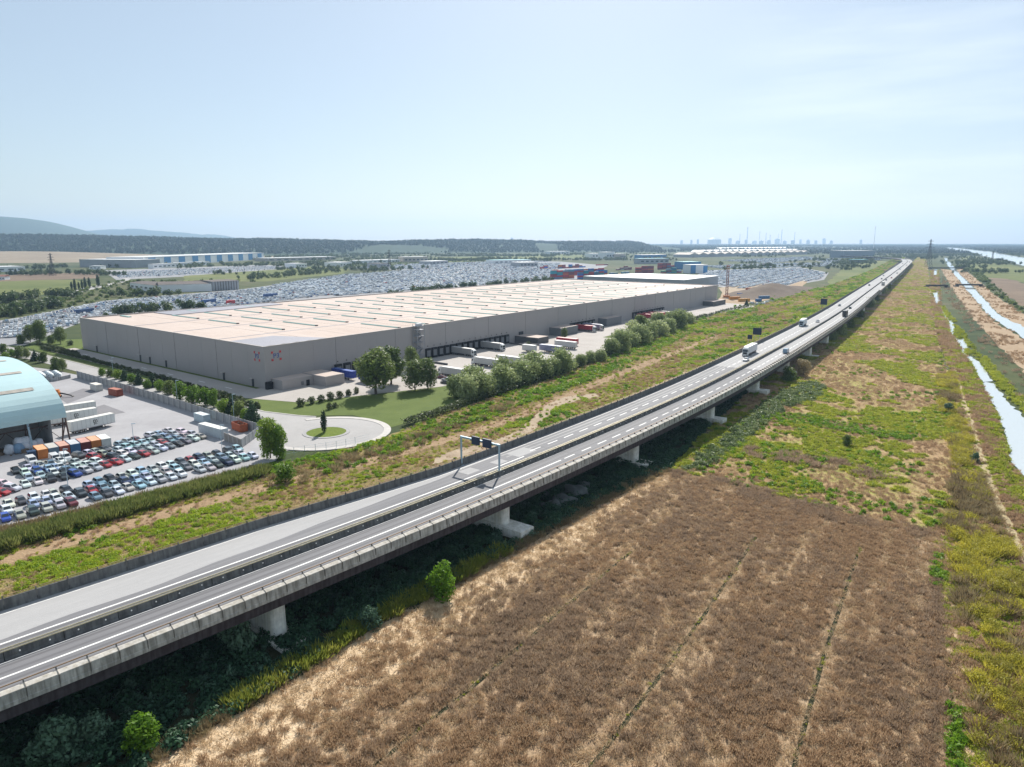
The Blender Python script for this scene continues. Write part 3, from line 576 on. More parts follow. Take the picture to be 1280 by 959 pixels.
# slab and girders
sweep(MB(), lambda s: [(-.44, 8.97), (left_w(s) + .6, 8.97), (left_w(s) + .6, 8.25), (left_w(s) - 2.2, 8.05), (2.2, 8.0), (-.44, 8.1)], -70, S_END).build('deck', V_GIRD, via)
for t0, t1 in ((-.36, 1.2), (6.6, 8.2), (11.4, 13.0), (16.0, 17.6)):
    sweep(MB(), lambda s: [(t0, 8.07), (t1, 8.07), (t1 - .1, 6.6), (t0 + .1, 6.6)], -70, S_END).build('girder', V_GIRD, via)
S_PALE = 268.0
def lay(name, f0, f1, z, m, s0, s1, st=None):
    return sweep(MB(), lambda s: [(f0(s), z), (f1(s), z)], s0, s1, caps=False, closed=False, st=st).build(name, m, via)
def c_(x): return lambda s: x
lay('carriageway', c_(.3), c_(8.35), 9.0, V_DECKR, -70, S_PALE)
lay('carriageway', c_(9.45), lambda s: left_w(s) + .1, 9.0, V_DECKL, -70, S_PALE)
lay('carriageway', c_(.3), c_(8.35), 9.0, V_PALE, S_PALE, S_END)
lay('carriageway', c_(9.45), lambda s: left_w(s) + .1, 9.0, V_PALE, S_PALE, S_END)
# resurfaced pale strip where the lane joins
lay('resurfaced_strip', lambda s: float(np.interp(s, [-70, 30, 50, 70, 100, 118], [14.4, 14.6, 15.6, 16.6, 17.4, 18.6])) + .25 * math.sin(s * .31) + .12 * math.sin(s * 1.3), lambda s: left_w(s) - .35, 9.006, V_PALE, -70, 118)
for s0, s1, t0, t1 in ((112.5, 116, 13.8, 16.4), (120, 127, 13.6, 17.6), (103, 107, 14.5, 17.5)):
    lay('asphalt_repair', c_(t0), c_(t1), 9.01, V_PALE, s0, s1, st=[s0, (s0 + s1) / 2, s1])
V_WHEEL = ground_mat('wheel_track_mat', [(.3, (.135, .133, .14)), (.6, (.165, .163, .17)), (.8, (.20, .197, .20))], s1=.05, s2=1.0, w2=.5, bump=.04, rough=.7, rot=R_(-48), stretch=(.06, 1.5, 1))
V_WHEEL2 = ground_mat('pale_wheel_track_mat', [(.3, (.28, .276, .275)), (.6, (.32, .315, .312)), (.8, (.37, .363, .36))], s1=.05, s2=1.0, w2=.5, bump=.04, rough=.7, rot=R_(-48), stretch=(.06, 1.5, 1))
for t in (1.7, 3.3, 5.5, 7.0, 10.9, 12.3): lay('wheel_track', lambda s: t + .05 * math.sin(s * .11), lambda s: t + .5 + .05 * math.sin(s * .17), 9.009, V_WHEEL, -70, S_PALE)
for t in (15.6, 17.2): lay('wheel_track', lambda s: t + .06 * math.sin(s * .11), lambda s: t + .5 + .06 * math.sin(s * .17), 9.0095, V_WHEEL2, 118, S_PALE)
for t in (1.7, 3.3, 5.5, 7.0, 11.3, 12.8, 15.6, 17.2): lay('wheel_track', c_(t), c_(t + .5), 9.009, V_WHEEL2, S_PALE, 700)
# painted lines
lay('edge_line', c_(8.02), c_(8.17), 9.014, V_PAINT, -70, S_END)
lay('edge_line', c_(.75), c_(.87), 9.014, V_PAINT, 270, S_END)
lay('edge_line', c_(10.25), c_(10.40), 9.014, V_PAINT, 118, S_END)
lay('edge_line', lambda s: left_w(s) - 1.45, lambda s: left_w(s) - 1.28, 9.014, V_PAINT, -70, S_END)
lay('lane_line', c_(4.50), c_(4.84), 9.014, V_PAINT, -70, 124)
lay('lane_line', lambda s: 12.9 + .1 * math.sin(s * .05), lambda s: 13.24 + .1 * math.sin(s * .05), 9.014, V_PAINT, -70, 121)
dm = None
for k in range(150):
    s = 125.5 + 7.4 * k
    if s > 700: break
    for t in (4.55, 14.35):
        ln = 4.3
        sweep(MB(), lambda q: [(t, 9.014), (t + .30, 9.014)], s, s + ln, caps=False, closed=False, st=[s, s + ln]).build('lane_dash', V_PAINT, via)
    if s > 250: pass
lay('lane_line', c_(10.3), c_(10.36), 9.02, V_PAINT, 60, 118)

# parapet on the outer edge: panels and posts one by one as far as they can be told apart
PAN = 3.2
def para_prof(s): return [(.32, 8.98), (.28, 9.80), (.10, 9.92), (-.05, 9.92), (-.50, 9.74), (-.58, 9.68), (-.66, 8.72), (-.72, 8.66), (-.74, 8.2), (-.5, 8.2), (-.45, 8.98)]
def cope_prof(s): return [(.30, 9.82), (.12, 9.98), (-.02, 9.98), (-.56, 9.77), (-.56, 9.71), (.1, 9.86)]
NP = 96
for k in range(NP):
    s0 = -60 + PAN * k; g = .018; st = [s0 + g, s0 + PAN - g]
    pn = sweep(MB(), para_prof, *st, st=st).build('parapet_panel', V_PARA, via)
    sweep(MB(), cope_prof, *st, st=st).build('coping', V_COPE, pn)
    m = MB(); st = [s0 - .045, s0 + .045]
    sweep(m, lambda s: [(.42, 9.0), (.42, 10.32), (.26, 10.34), (.05, 10.05), (-.55, 9.83), (-.72, 9.75), (-.74, 8.6), (-.6, 8.6), (-.5, 9.5), (.2, 9.6)], *st, st=st); m.build('parapet_post', V_POST, via)
sN = -60 + PAN * NP
sweep(MB(), para_prof, sN, S_END).build('parapet', V_PARA, via)
sweep(MB(), cope_prof, sN, S_END).build('coping', V_COPE, via)
m = MB()
for k in range(170):
    s0 = sN + PAN * k; st = [s0 - .1, s0 + .1]
    sweep(m, lambda s: [(.42, 9.0), (.42, 10.35), (.2, 10.35), (-.5, 10.0), (-.74, 9.75), (-.74, 8.6), (-.5, 9.5), (.2, 9.6)], *st, st=st)
tag(m.build('far_parapet_posts', V_POST, via), kind='stuff')
sweep(MB(), lambda s: [(.36, 10.22), (.44, 10.22), (.44, 10.34), (.36, 10.34)], -60, 420).build('handrail', V_RAIL, via)
# median wall with guard rails
MED = 6.4
def med_prof(s): return [(8.5, 8.98), (8.72, 9.25), (8.82, 10.0), (9.28, 10.0), (9.38, 9.25), (9.6, 8.98)]
for k in range(52):
    s0 = -60 + MED * k; st = [s0 + .04, s0 + MED / 2, s0 + MED - .04]
    pn = sweep(MB(), med_prof, st[0], st[-1], st=st).build('median_barrier', V_WALL, via)
    for q in (.25, .75):
        b = MB(); c = vp(s0 + MED * q, 8.66, 9.62); b.cyl(c, vp(s0 + MED * q, 8.55, 9.62), .1, .1, n=6); b.build('reflector', V_PAINT, pn)
sN2 = -60 + MED * 52
sweep(MB(), med_prof, sN2, S_END).build('median_barrier', V_WALL, via)
for t in (8.72, 9.34):
    sweep(MB(), lambda s: [(t - .03, 10.06), (t + .03, 10.06), (t + .05, 10.14), (t + .03, 10.22), (t - .03, 10.22), (t - .05, 10.14)], -60, 420).build('guard_rail', V_ZINC, via)
# wall along the inner edge
def wall_prof(s):
    w = left_w(s); return [(w - .25, 8.98), (w - .12, 9.3), (w - .02, 10.45), (w + .28, 10.45), (w + .32, 8.98)]
for k in range(84):
    s0 = -60 + PAN * 1.25 * k; st = [s0 + .03, s0 + PAN * 1.25 - .03]
    sweep(MB(), wall_prof, *st, st=st).build('barrier_panel', V_WALL, via)
    m = MB(); st = [s0 - .06, s0 + .06]
    sweep(m, lambda s: [(left_w(s) - .08, 9.6), (left_w(s) - .08, 10.62), (left_w(s) + .1, 10.9), (left_w(s) + .2, 10.9), (left_w(s) + .2, 9.6)], *st, st=st); m.build('barrier_post', V_POST, via)
sN3 = -60 + PAN * 1.25 * 84
sweep(MB(), wall_prof, sN3, S_END).build('barrier_wall', V_WALL, via)
m = MB()
for k in range(120):
    s0 = sN3 + PAN * 1.25 * k; st = [s0 - .08, s0 + .08]
    sweep(m, lambda s: [(left_w(s) - .08, 10.3), (left_w(s) - .08, 10.62), (left_w(s) + .1, 10.9), (left_w(s) + .2, 10.9), (left_w(s) + .2, 10.3)], *st, st=st)
tag(m.build('far_barrier_posts', V_POST, via), kind='stuff')
for z in (10.60, 10.84):
    sweep(MB(), lambda s: [(left_w(s) + .10, z - .04), (left_w(s) + .18, z - .04), (left_w(s) + .18, z + .04), (left_w(s) + .10, z + .04)], -60, 420).build('top_rail', V_RAIL, via)
# piers
for k, s in enumerate([-6, 49, 101, 157, 213, 267] + [320 + 54 * i for i in range(24)]):
    p, n, d = frame(s); rz = math.atan2(n[1], n[0]); L_ = left_w(s)
    th = 1.25; a0 = 1.9; a1 = L_ - 1.6
    mb = MB(); rows = []
    for z, e in ((0.0, 1.12), (5.9, 1.0), (6.25, 1.04)):
        th_ = th * e
        rows.append([(a0 + th_ - th_ * math.cos(t), th_ * math.sin(t), z) for t in np.linspace(-math.pi / 2, math.pi / 2, 9)][::1] + [(a1 - th_ + th_ * math.cos(t), th_ * math.sin(t), z) for t in np.linspace(math.pi / 2, -math.pi / 2, 9)])
    kk = len(rows[0]); V = [q for r in rows for q in r]; F = [(i * kk + j, i * kk + (j + 1) % kk, (i + 1) * kk + (j + 1) % kk, (i + 1) * kk + j) for i in range(2) for j in range(kk)] + [tuple(range(2 * kk, 3 * kk))]
    mb.raw(V, F); pier = mb.build('pier', V_PIER, via, loc=(p[0], p[1], 0), rz=rz)
    f = MB(); f.box(-3.0 if k == 2 else -1.6, L_ + .4, -2.1, 2.1, -.3, {2: 1.8, 3: 1.0, 4: 1.5, 5: 1.5}.get(k, .6)); f.build('footing', V_PIER, pier)
    c = MB()
    for t in (2.6, 7.4, 12.2, 16.8): c.box(t - .6, t + .6, -.7, .7, 6.25, 6.78)
    c.build('bearing_blocks', V_GIRD, pier)
V_JOINT = mat('joint_mat', (.12, .12, .12), .8)
# expansion joints
for s in (130, 186, 241):
    lay('expansion_joint', c_(.4), c_(8.3), 9.018, V_JOINT, s, s + .08, st=[s, s + .08]); lay('expansion_joint', c_(9.6), lambda q: left_w(q) - .3, 9.018, V_JOINT, s, s + .08, st=[s, s + .08])

# ---- sign gantry and roadside signs
STAIRST = mat('stair_steel_mat', (.36, .37, .40), .5, metal=.3, var=.12)
STEEL = mat('galvanised_steel_mat', (.36, .48, .56), .45, metal=.35, var=.12)
DARKS = mat('sign_back_mat', (.03, .045, .085), .5, var=.2)
def gantry(s, t0, t1, h, panels, label):
    p, n, d = frame(s); g = thing('sign_gantry', label, 'gantry', (p[0], p[1], 9.0), math.atan2(n[1], n[0]))
    for t, zb in ((t0, 1.02), (t1, 1.47)):
        m = MB(); m.box(t - .15, t + .15, -.15, .15, zb if t == t0 else 0, h); m.box(t - .4, t + .4, -.4, .4, zb - .05 if t == t0 else 0, (zb if t == t0 else 0) + .12); m.build('post', STEEL, g)
    m = MB(); m.box(t0 - .19, t1 + .19, -.2, .2, h + .003, h + .4); m.build('crossbeam', STEEL, g)
    for a, b, z0, z1 in panels:
        m = MB(); m.box(a, b, .23, .62, z0, z1); q = m.build('display_panel', DARKS, g)
        m = MB()
        for i in range(4): m.box(a + (b - a) * (i + .5) / 4 - .05, a + (b - a) * (i + .5) / 4 + .05, .19, .23, z0 + .1, z1 - .1)
        for i in range(3): m.box(a + .05, b - .05, .16, .19, z0 + (z1 - z0) * (i + .5) / 3 - .05, z0 + (z1 - z0) * (i + .5) / 3 + .05)
        tag(m.build('stiffening_ribs', mat('sign_rib_mat', (.07, .08, .10), .5), q), kind='stuff')
    return g
gantry(107, 11.0 - 1.9, 20.0, 6.4, [(11.0, 13.3, 5.6, 7.5), (14.3, 16.4, 5.7, 7.5)], 'light steel portal gantry with two dark message panels over the carriageway')
def road_sign(s, t, zb, w, h, hb, label):
    p, n, d = frame(s); g = thing('road_sign', label, 'sign', (p[0] + n[0] * t, p[1] + n[1] * t, zb), math.atan2(n[1], n[0]))
    for x in (-w * .3, w * .3):
        m = MB(); m.cyl((x, 0, 0), (x, 0, hb + h * .8), .09, n=6); m.build('post', STEEL, g)
    m = MB(); m.box(-w / 2, w / 2, .1, .2, hb, hb + h); m.build('panel', DARKS, g)
road_sign(352, 24.5, 0, 4.2, 3.4, 12.0, 'large dark square road sign behind the second white lorry')
road_sign(340, 25.0, 0, 2.2, 2.0, 11.2, 'small dark road sign just short of the large square one')
road_sign(560, 23.8, 0, 4.6, 4.4, 11.6, 'dark square road sign standing alone far along the viaduct')

# ---------------------------------------------------------------- warehouse
def cladding(name, col, pitch=1.1, joint=6.0, var=.05):
    """metal cladding: fine ribs as relief and faint sheet joints"""
    m = mat(name, col, .55, spec=.35, var=var, vscale=.05); nt = m.node_tree; p = nt.nodes['Principled BSDF']; tc = nt.nodes['Texture Coordinate']
    w = nt.nodes.new('ShaderNodeTexWave'); w.wave_type = 'BANDS'; w.bands_direction = 'Z'; w.wave_profile = 'SAW'
    w.inputs['Scale'].default_value = .31 / pitch; nt.links.new(tc.outputs['Object'], w.inputs['Vector'])
    b = nt.nodes.new('ShaderNodeBump'); b.inputs['Strength'].default_value = .25; b.inputs['Distance'].default_value = .08
    nt.links.new(w.outputs['Fac'], b.inputs['Height']); nt.links.new(b.outputs['Normal'], p.inputs['Normal'])
    return m
WH_WALL = cladding('warehouse_cladding_mat', (.385, .355, .35))
WH_ROOF = ground_mat('warehouse_roof_mat', [(.25, (.40, .315, .27)), (.42, (.50, .405, .35)), (.58, (.57, .475, .42)), (.8, (.45, .385, .35))], s1=.02, s2=.3, w2=.35, bump=.05, rough=.8, rot=R_(38), stretch=(.25, 1, 1))
WH_TRIM = mat('roof_trim_mat', (.46, .42, .39), .6)
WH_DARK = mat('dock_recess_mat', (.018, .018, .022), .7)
WH_DOOR = mat('door_mat', (.045, .05, .06), .5)
WH_SHUT = mat('dock_shutter_mat', (.20, .20, .21), .5, var=.1)
WH_SKY = mat('rooflight_mat', (.30, .47, .42), .35, var=.15, vscale=.4)
WH_VENT = mat('roof_vent_mat', (.16, .15, .15), .6)
GREYSHEET = mat('grey_sheet_mat', (.28, .275, .31), .6, var=.1)
RED = mat('sign_red_mat', (.62, .05, .06), .5); BLUE = mat('sign_blue_mat', (.03, .09, .34), .5); BLACK = mat('black_mat', (.015, .015, .018), .6); WHITE = mat('white_paint_mat', (.72, .73, .74), .45, var=.06)
WH_H = 17.0
def W3(a, b, z): p = W(a, b); return (p[0], p[1], z)
wh = thing('warehouse', 'huge taupe logistics warehouse with a flat cream roof and rows of green rooflights', 'warehouse')
def wbox(a0, a1, b0, b1, z0, z1, mb=None):
    mb = mb or MB(); mb.hexa([W3(a0, b0, z0), W3(a1, b0, z0), W3(a1, b1, z0), W3(a0, b1, z0), W3(a0, b0, z1), W3(a1, b0, z1), W3(a1, b1, z1), W3(a0, b1, z1)]); return mb
wbox(0, 176, 0, .35, 0, WH_H).build('wall', WH_WALL, wh); wbox(0, .35, .36, 497.6, 0, WH_H).build('wall', WH_WALL, wh)
wbox(0, 176, 497.65, 498, 0, WH_H).build('wall', WH_WALL, wh); wbox(175.65, 176, .36, 497.6, 0, WH_H).build('wall', WH_WALL, wh)
roof = wbox(.4, 175.6, .4, 497.55, 16.2, 16.62).build('roof', WH_ROOF, wh)
for q in ((-.12, 176.12, -.14, .55), (-.14, .55, .56, 497.4), (-.12, 176.12, 497.45, 498.14), (175.45, 176.14, .56, 497.4)): wbox(*q, WH_H + .003, WH_H + .22).build('coping', WH_TRIM, wh)
for i, a0 in enumerate((5.0, 44.5, 84.0, 123.5)):
    for j in range(25):
        b0 = 39.5 + 19.6 * j - (0 if i else 0)
        if i == 0 and j < 2 or b0 > 486: continue
        s = wbox(a0, a0 + 27, b0 - .6, b0 + .6, 16.63, 16.85)
        s.face([W3(a0, b0 - .6, 16.85), W3(a0, b0, 17.12), W3(a0 + 27, b0, 17.12), W3(a0 + 27, b0 - .6, 16.85)][::-1]); s.face([W3(a0, b0 + .6, 16.85), W3(a0, b0, 17.12), W3(a0 + 27, b0, 17.12), W3(a0 + 27, b0 + .6, 16.85)])
        s.build('rooflight', WH_SKY, roof)
        wbox(a0 - 1.6, a0 - .5, b0 - .5, b0 + .5, 16.63, 17.2).build('roof_vent', WH_VENT, roof)
for b0 in (59.1, 98.3, 20.0):
    wbox(160, 171, b0 - .8, b0 + .8, 16.63, 17.1).build('rooflight', WH_SKY, roof)
jag = [W(1, 1)] + [W(1 + (.9 if k % 2 else 0), 1 + 3.2 * k) for k in range(1, 11)] + [W(26, 22), W(26, 1)]
mb = MB(); mb.prism([tuple(q) for q in jag][::-1], 16.64, 17.12); mb.build('grey_roof_sheet', GREYSHEET, roof)
jg2 = MB(); jg2.hexa([W3(150, 40, 16.64), W3(174, 40, 16.64), W3(174, 120, 16.64), W3(160, 120, 16.64), W3(150, 40, 17.0), W3(174, 40, 17.0), W3(174, 120, 17.0), W3(160, 120, 17.0)]); jg2.build('grey_roof_sheet', GREYSHEET, roof)
WH_JOINT = mat('cladding_joint_mat', (.35, .325, .32), .6); WH_PIPE = mat('downpipe_mat', (.33, .305, .30), .5)
for k in range(1, 42):
    b = 12.0 * k
    if k % 3: wbox(-.03, -.002, b - .05, b + .05, .2, 16.95).build('wall_joint', WH_JOINT, wh)
    else: wbox(-.14, -.002, b - .08, b + .08, .15, 16.9).build('downpipe', WH_PIPE, wh)
for k in range(1, 15):
    a = 12.0 * k
    if k % 3: wbox(a - .05, a + .05, -.03, -.002, .2, 16.95).build('wall_joint', WH_JOINT, wh)
    else: wbox(a - .08, a + .08, -.14, -.002, .15, 16.9).build('downpipe', WH_PIPE, wh)
ROOFJ = mat('roof_seam_mat', (.44, .36, .31), .8)
for k in range(1, 25): wbox(1, 175, 19.6 * k + 9.5, 19.6 * k + 9.75, 16.622, 16.66).build('roof_seam', ROOFJ, roof)
for a in (37.6, 77.2, 116.8): wbox(a, a + .9, 3, 494, 16.622, 16.70).build('roof_walkway', GREYSHEET, roof)
# personnel doors in the short wall
for a in (8.5, 30.5, 81.0, 97.0, 107.0, 157.0):
    d = wbox(a, a + 1.5, -.12, .02, .12, 3.2).build('door', WH_DOOR, wh); wbox(a - .3, a + 1.8, -1.2, -.1, 3.4, 3.55).build('canopy', WH_TRIM, d)
# loading docks in the long wall
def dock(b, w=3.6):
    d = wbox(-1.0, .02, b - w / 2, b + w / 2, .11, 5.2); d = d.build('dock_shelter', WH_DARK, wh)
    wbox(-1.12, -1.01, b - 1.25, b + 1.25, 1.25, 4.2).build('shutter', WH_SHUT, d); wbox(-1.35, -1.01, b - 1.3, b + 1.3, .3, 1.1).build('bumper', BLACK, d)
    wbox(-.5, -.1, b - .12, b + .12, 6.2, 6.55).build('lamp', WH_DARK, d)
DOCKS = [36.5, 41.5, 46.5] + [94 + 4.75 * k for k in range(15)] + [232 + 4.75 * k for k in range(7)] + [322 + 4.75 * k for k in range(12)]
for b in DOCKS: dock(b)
wbox(-.5, .02, 173, 177, .12, 5.5).build('gate', WH_DOOR, wh)
# emblems near the corner: blue P3 inside red corner marks
def flat_text(body, size, m, parent, fn, name='lettering', depth=.05):
    cu = bpy.data.curves.new(name, 'FONT'); cu.body = body; cu.size = size; cu.align_x = 'CENTER'; cu.align_y = 'CENTER'; cu.extrude = depth / 2
    o = bpy.data.objects.new(name, cu); COL.objects.link(o); dg = bpy.context.evaluated_depsgraph_get(); dg.update()
    me = bpy.data.meshes.new_from_object(o.evaluated_get(dg)); bpy.data.objects.remove(o); bpy.data.curves.remove(cu)
    for v in me.vertices: v.co = fn(v.co.x, v.co.y, v.co.z)
    me.materials.clear(); me.materials.append(m); q = bpy.data.objects.new(name, me); COL.objects.link(q); q.parent = parent; return q
def emblem(fn):
    e = flat_text('P3', 2.6, BLUE, wh, fn, 'emblem')
    for sx in (-1, 1):
        for sy in (-1, 1):
            mb = MB(); P = [(sx * 2.0, sy * 1.9), (sx * 1.1, sy * 1.9), (sx * 1.45, sy * 1.45), (sx * 1.1, sy * 1.0), (sx * 1.55, sy * 1.2), (sx * 2.0, sy * 1.0)]
            mb.raw([fn(x, y, .1) for x, y in P] + [fn(x, y, -.02) for x, y in P], [(0, 1, 2, 3, 4, 5), (6, 7, 8, 9, 10, 11)] + [(i, (i + 1) % 6, (i + 1) % 6 + 6, i + 6) for i in range(6)]); mb.build('corner_mark', RED, e)
emblem(lambda x, y, z: W3(-.06 - z, 5.6 + x * 1.15, 12.9 + y)); emblem(lambda x, y, z: W3(5.0 - x, -.06 - z, 12.9 + y))
# annexes and stair tower
def annex(name, a0, a1, b0, b1, h, m=WH_WALL, label=None):
    o = wbox(a0, a1, b0, b1, .11, h).build(name, m, wh); wbox(a0 + .25, a1 - .05, b0 + .25, b1 - .25, h + .003, h + .06).build('annex_roof', WH_ROOF, o); return o
a1_ = annex('annex', -7.5, -.02, 2.5, 17.5, 4.0); a2_ = annex('annex', -15.5, -.02, 17.6, 27.5, 4.2)
wbox(-7.62, -7.5, 14.0, 15.6, .2, 2.6).build('door', WH_DARK, a1_); wbox(-7.6, -7.5, 11.5, 12.7, .8, 2.4).build('window', WH_SHUT, a1_)
wbox(-1.4, -.02, -.5, 2.3, .11, 3.0).build('porch', WH_DARK, wh)
annex('annex', -17, -.02, 169, 180, 3.6, mat('dark_annex_mat', (.10, .10, .105), .6)); annex('annex', -9, -.02, 206, 226, 5.0, mat('grey_annex_mat', (.17, .18, .19), .6))
annex('annex', -7, -.02, 268, 290, 5.4, mat('grey_annex_mat2', (.15, .16, .18), .6)); annex('annex', -10, -.02, 462, 494, 4.2, mat('dark_annex_mat2', (.10, .10, .10), .6))
annex('annex', 176.02, 182, 5, 30, 4.0)
st = thing('stair_tower', 'tall open steel escape stair against the long grey warehouse wall', 'stair', (0, 0, 0))
for a in (-3.6, -.6):
    for b in (83.5, 88.5):
        mb = MB(); mb.bar(W3(a, b, .11), W3(a, b, 18.4), .22, .22); mb.build('post', STAIRST, st)
for k, z in enumerate((3.1, 6.2, 9.3, 12.4, 15.5, 17.4)):
    wbox(-3.4, -.2, 83.6, 88.4, z, z + .14).build('landing', STAIRST, st)
    if k < 5:
        mb = MB(); y0, y1 = (84.2, 87.8) if k % 2 else (87.8, 84.2); mb.bar(W3(-2.6 if k % 2 else -1.4, y0, z - 3.0 if k else .15), W3(-2.6 if k % 2 else -1.4, y1, z + .1), 1.0, .2); mb.build('flight', STAIRST, st)
for a in (-3.62,):
    for z in (4.1, 7.2, 10.3, 13.4, 16.5, 18.3):
        mb = MB(); mb.bar(W3(a, 83.5, z), W3(a, 88.5, z), .1, .1); mb.build('railing', STAIRST, st)
wbox(-2.6, -.7, 85, 88.3, 17.6, 18.7).build('roof_hatch', WHITE, st)
# low concrete dock ramps standing on the apron
RAMP = mat('ramp_mat', (.10, .10, .11), .8)
for k, (a, b) in enumerate(((-12, 78), (-12, 86), (-12, 160), (-12, 165))):
    mb = wbox(a - 9, a + 9, b - .35, b + .35, .11, .95); tag(mb.build('guide_wall', RAMP), ['dark low guide wall on the apron nearest the stair tower', 'dark low guide wall on the apron beside the first dock of the long row', 'dark low guide wall by the last dock of the long row', 'dark low guide wall next to the dark flat roofed annex'][k].replace('nearest', 'close to'), 'wall', 'guide walls on the loading apron')
for b in DOCKS[3:18]: wbox(-16, -2, b + 2.3, b + 2.42, .115, .119).build('bay_marking', V_PAINT, bpy.data.objects['loading_apron_pavement'])
for b in range(60, 184, 8): wbox(-52, -36, b + .0, b + .14, .115, .119).build('bay_marking', V_PAINT, bpy.data.objects['loading_apron_pavement'])
# painted marks on the apron in front of the short wall
for k, a in enumerate((12, 33, 60, 85, 120, 150)):
    wbox(a, a + 5, -8.2, -7.7, .115, .119).build('bay_marking', V_PAINT, bpy.data.objects['loading_apron_pavement'])

# ---------------------------------------------------------------- works yard: vaulted shed, boundary wall, containers
HG = cladding('shed_roof_mat', (.45, .62, .64), pitch=.5, var=.1); RUSTF = mat('rusted_frame_mat', (.07, .045, .04), .8, var=.3)
hd = R_(51.95); AX = np.array([math.cos(hd), math.sin(hd)]); OUT = np.array([-AX[1], AX[0]]); HE = np.array([-129.0, 199.9])
def H3(l, o, z): p = HE - AX * l + OUT * o; return (p[0], p[1], z)
hg = thing('vaulted_shed', 'pale blue vaulted shed with a curved metal roof and open dark side', 'shed')
th = np.linspace(0, math.pi, 33); arc = [(38 * (1 - math.cos(t)), 8 + 13.5 * math.sin(t)) for t in th]
mb = MB()
for k in range(24):
    l0, l1 = k * 2.2, (k + 1) * 2.2
    for (o0, z0), (o1, z1) in zip(arc[:-1], arc[1:]):
        mb.face([H3(l0, o0, z0), H3(l1, o0, z0), H3(l1, o1, z1), H3(l0, o1, z1)])
    for (o0, z0), (o1, z1) in zip(arc[:-1], arc[1:]):
        if k == 0: mb.face([H3(0, o0, z0), H3(0, o1, z1), H3(0, o1, z1 - .35), H3(0, o0, z0 - .35)])
HR = mb.build('curved_roof', HG, hg)
for k, (t0, t1, l0, l1) in enumerate(((.62, .68, 5, 19), (1.02, 1.07, 4, 21), (1.45, 1.50, 3, 22), (.62, .68, 27, 42))):
    mb = MB(); q = lambda t, l: H3(l, 38 * (1 - math.cos(t)) - .06, 8.1 + 13.5 * math.sin(t)); mb.face([q(t0, l0), q(t0, l1), q(t1, l1), q(t1, l0)]); mb.build('roof_patch', mat('patch_sheet_mat%d' % k, (.42, .38, .33), .7, var=.3, vscale=.8), HR)
mb = MB(); mb.bar(H3(6, 36.5, 21.7), H3(26, 36.5, 21.7), 1.4, .6); mb.build('ridge_vent', WHITE, HR)
mb = MB(); 
for (o0, z0), (o1, z1) in zip(arc[:-1], arc[1:]): mb.face([H3(4.2, o0, .1), H3(4.2, o1, .1), H3(4.2, o1, z1 - .4), H3(4.2, o0, z0 - .4)])
mb.build('gable_wall', mat('gable_mat', (.33, .34, .35), .8, var=.25, vscale=.3), hg)
mb = MB(); mb.hexa([H3(4.3, 10, .1), H3(52, 10, .1), H3(52, 10.3, .1), H3(4.3, 10.3, .1), H3(4.3, 10, 13), H3(52, 10, 13), H3(52, 10.3, 13), H3(4.3, 10.3, 13)]); mb.build('inner_wall', mat('inner_wall_mat', (.34, .33, .33), .85, var=.3, vscale=.3), hg)
for k in range(6):
    l = .4 + 9.5 * k
    mb = MB(); mb.bar(H3(l, -1.8, .1), H3(l, .2, 7.9), .35, .35); mb.build('leaning_post', STEEL if k == 1 else RUSTF, hg)
    mb = MB(); mb.bar(H3(l, 4.2, .1), H3(l, 1.6, 8.6), .3, .3); mb.bar(H3(l, 4.2, .3), H3(l, -.2, 7.5), .2, .2); mb.build('truss', RUSTF, hg)
    if k < 5:
        mb = MB(); mb.bar(H3(l, 3.0, 5.8), H3(l + 9.5, 3.0, 5.8), .3, .3); mb.bar(H3(l, 3.0, .5), H3(l + 4.7, 3.0, 5.8), .14, .14); mb.bar(H3(l + 9.5, 3.0, .5), H3(l + 4.7, 3.0, 5.8), .14, .14); mb.build('bracing', RUSTF, hg)
BAG = mat('bulk_bag_mat', (.60, .63, .68), .8, var=.15, vscale=2); BAGB = mat('blue_bag_mat', (.22, .34, .48), .8, var=.2, vscale=2)
def bag_mesh(seed):
    bm = bmesh.new(); bmesh.ops.create_icosphere(bm, subdivisions=2, radius=.75); rg = np.random.default_rng(seed)
    for v in bm.verts:
        c = v.co; c.x = math.copysign(min(abs(c.x) * 1.35, .62), c.x); c.y = math.copysign(min(abs(c.y) * 1.35, .62), c.y); c.z = max(c.z, -.55) + (.25 if c.z > .62 else 0); c += Vector(rg.normal(0, .035, 3))
    me = bpy.data.meshes.new('bulk_bag'); bm.to_mesh(me); bm.free(); me.polygons.foreach_set('use_smooth', [True] * len(me.polygons)); return me
bgs = [bag_mesh(i) for i in range(3)]
for me_ in bgs: me_.materials.append(BAG)
for k, (l, o, zz) in enumerate(((9.0, 1.0, 0), (10.8, 1.4, 0), (12.6, .8, 0), (10.0, 2.8, 0), (11.8, 3.0, 0), (10.4, 1.9, 1.35), (12.0, 2.1, 1.35), (14.5, 1.6, 0), (7.2, 2.2, 0))):
    p = H3(l, o, .1 + 1.0 + zz); q = linkmesh('bulk_bag', bgs[k % 3].copy(), None, p, k * .7, 1.8); q.data.materials[0] = BAGB if k in (2, 4) else BAG
    tag(q, ['white bulk bag at the front of the heap under the shed eave', 'white bulk bag beside the front blue bag under the shed eave', 'blue bulk bag at the front of the heap under the shed eave', 'white bulk bag at the back of the heap under the shed eave', 'blue bulk bag at the back of the heap under the shed eave', 'white bulk bag on top of the heap next to the leaning post', 'white bulk bag on top of the heap above the blue bags', 'white bulk bag standing off from the heap deep under the shed', 'white bulk bag standing off from the heap towards the gable'][k], 'bag', 'bags heaped under the shed eave')
JUNK = mat('scrap_mat', (.20, .15, .11), .9, var=.5, vscale=3)
mb = MB(); rgj = random.Random(3)
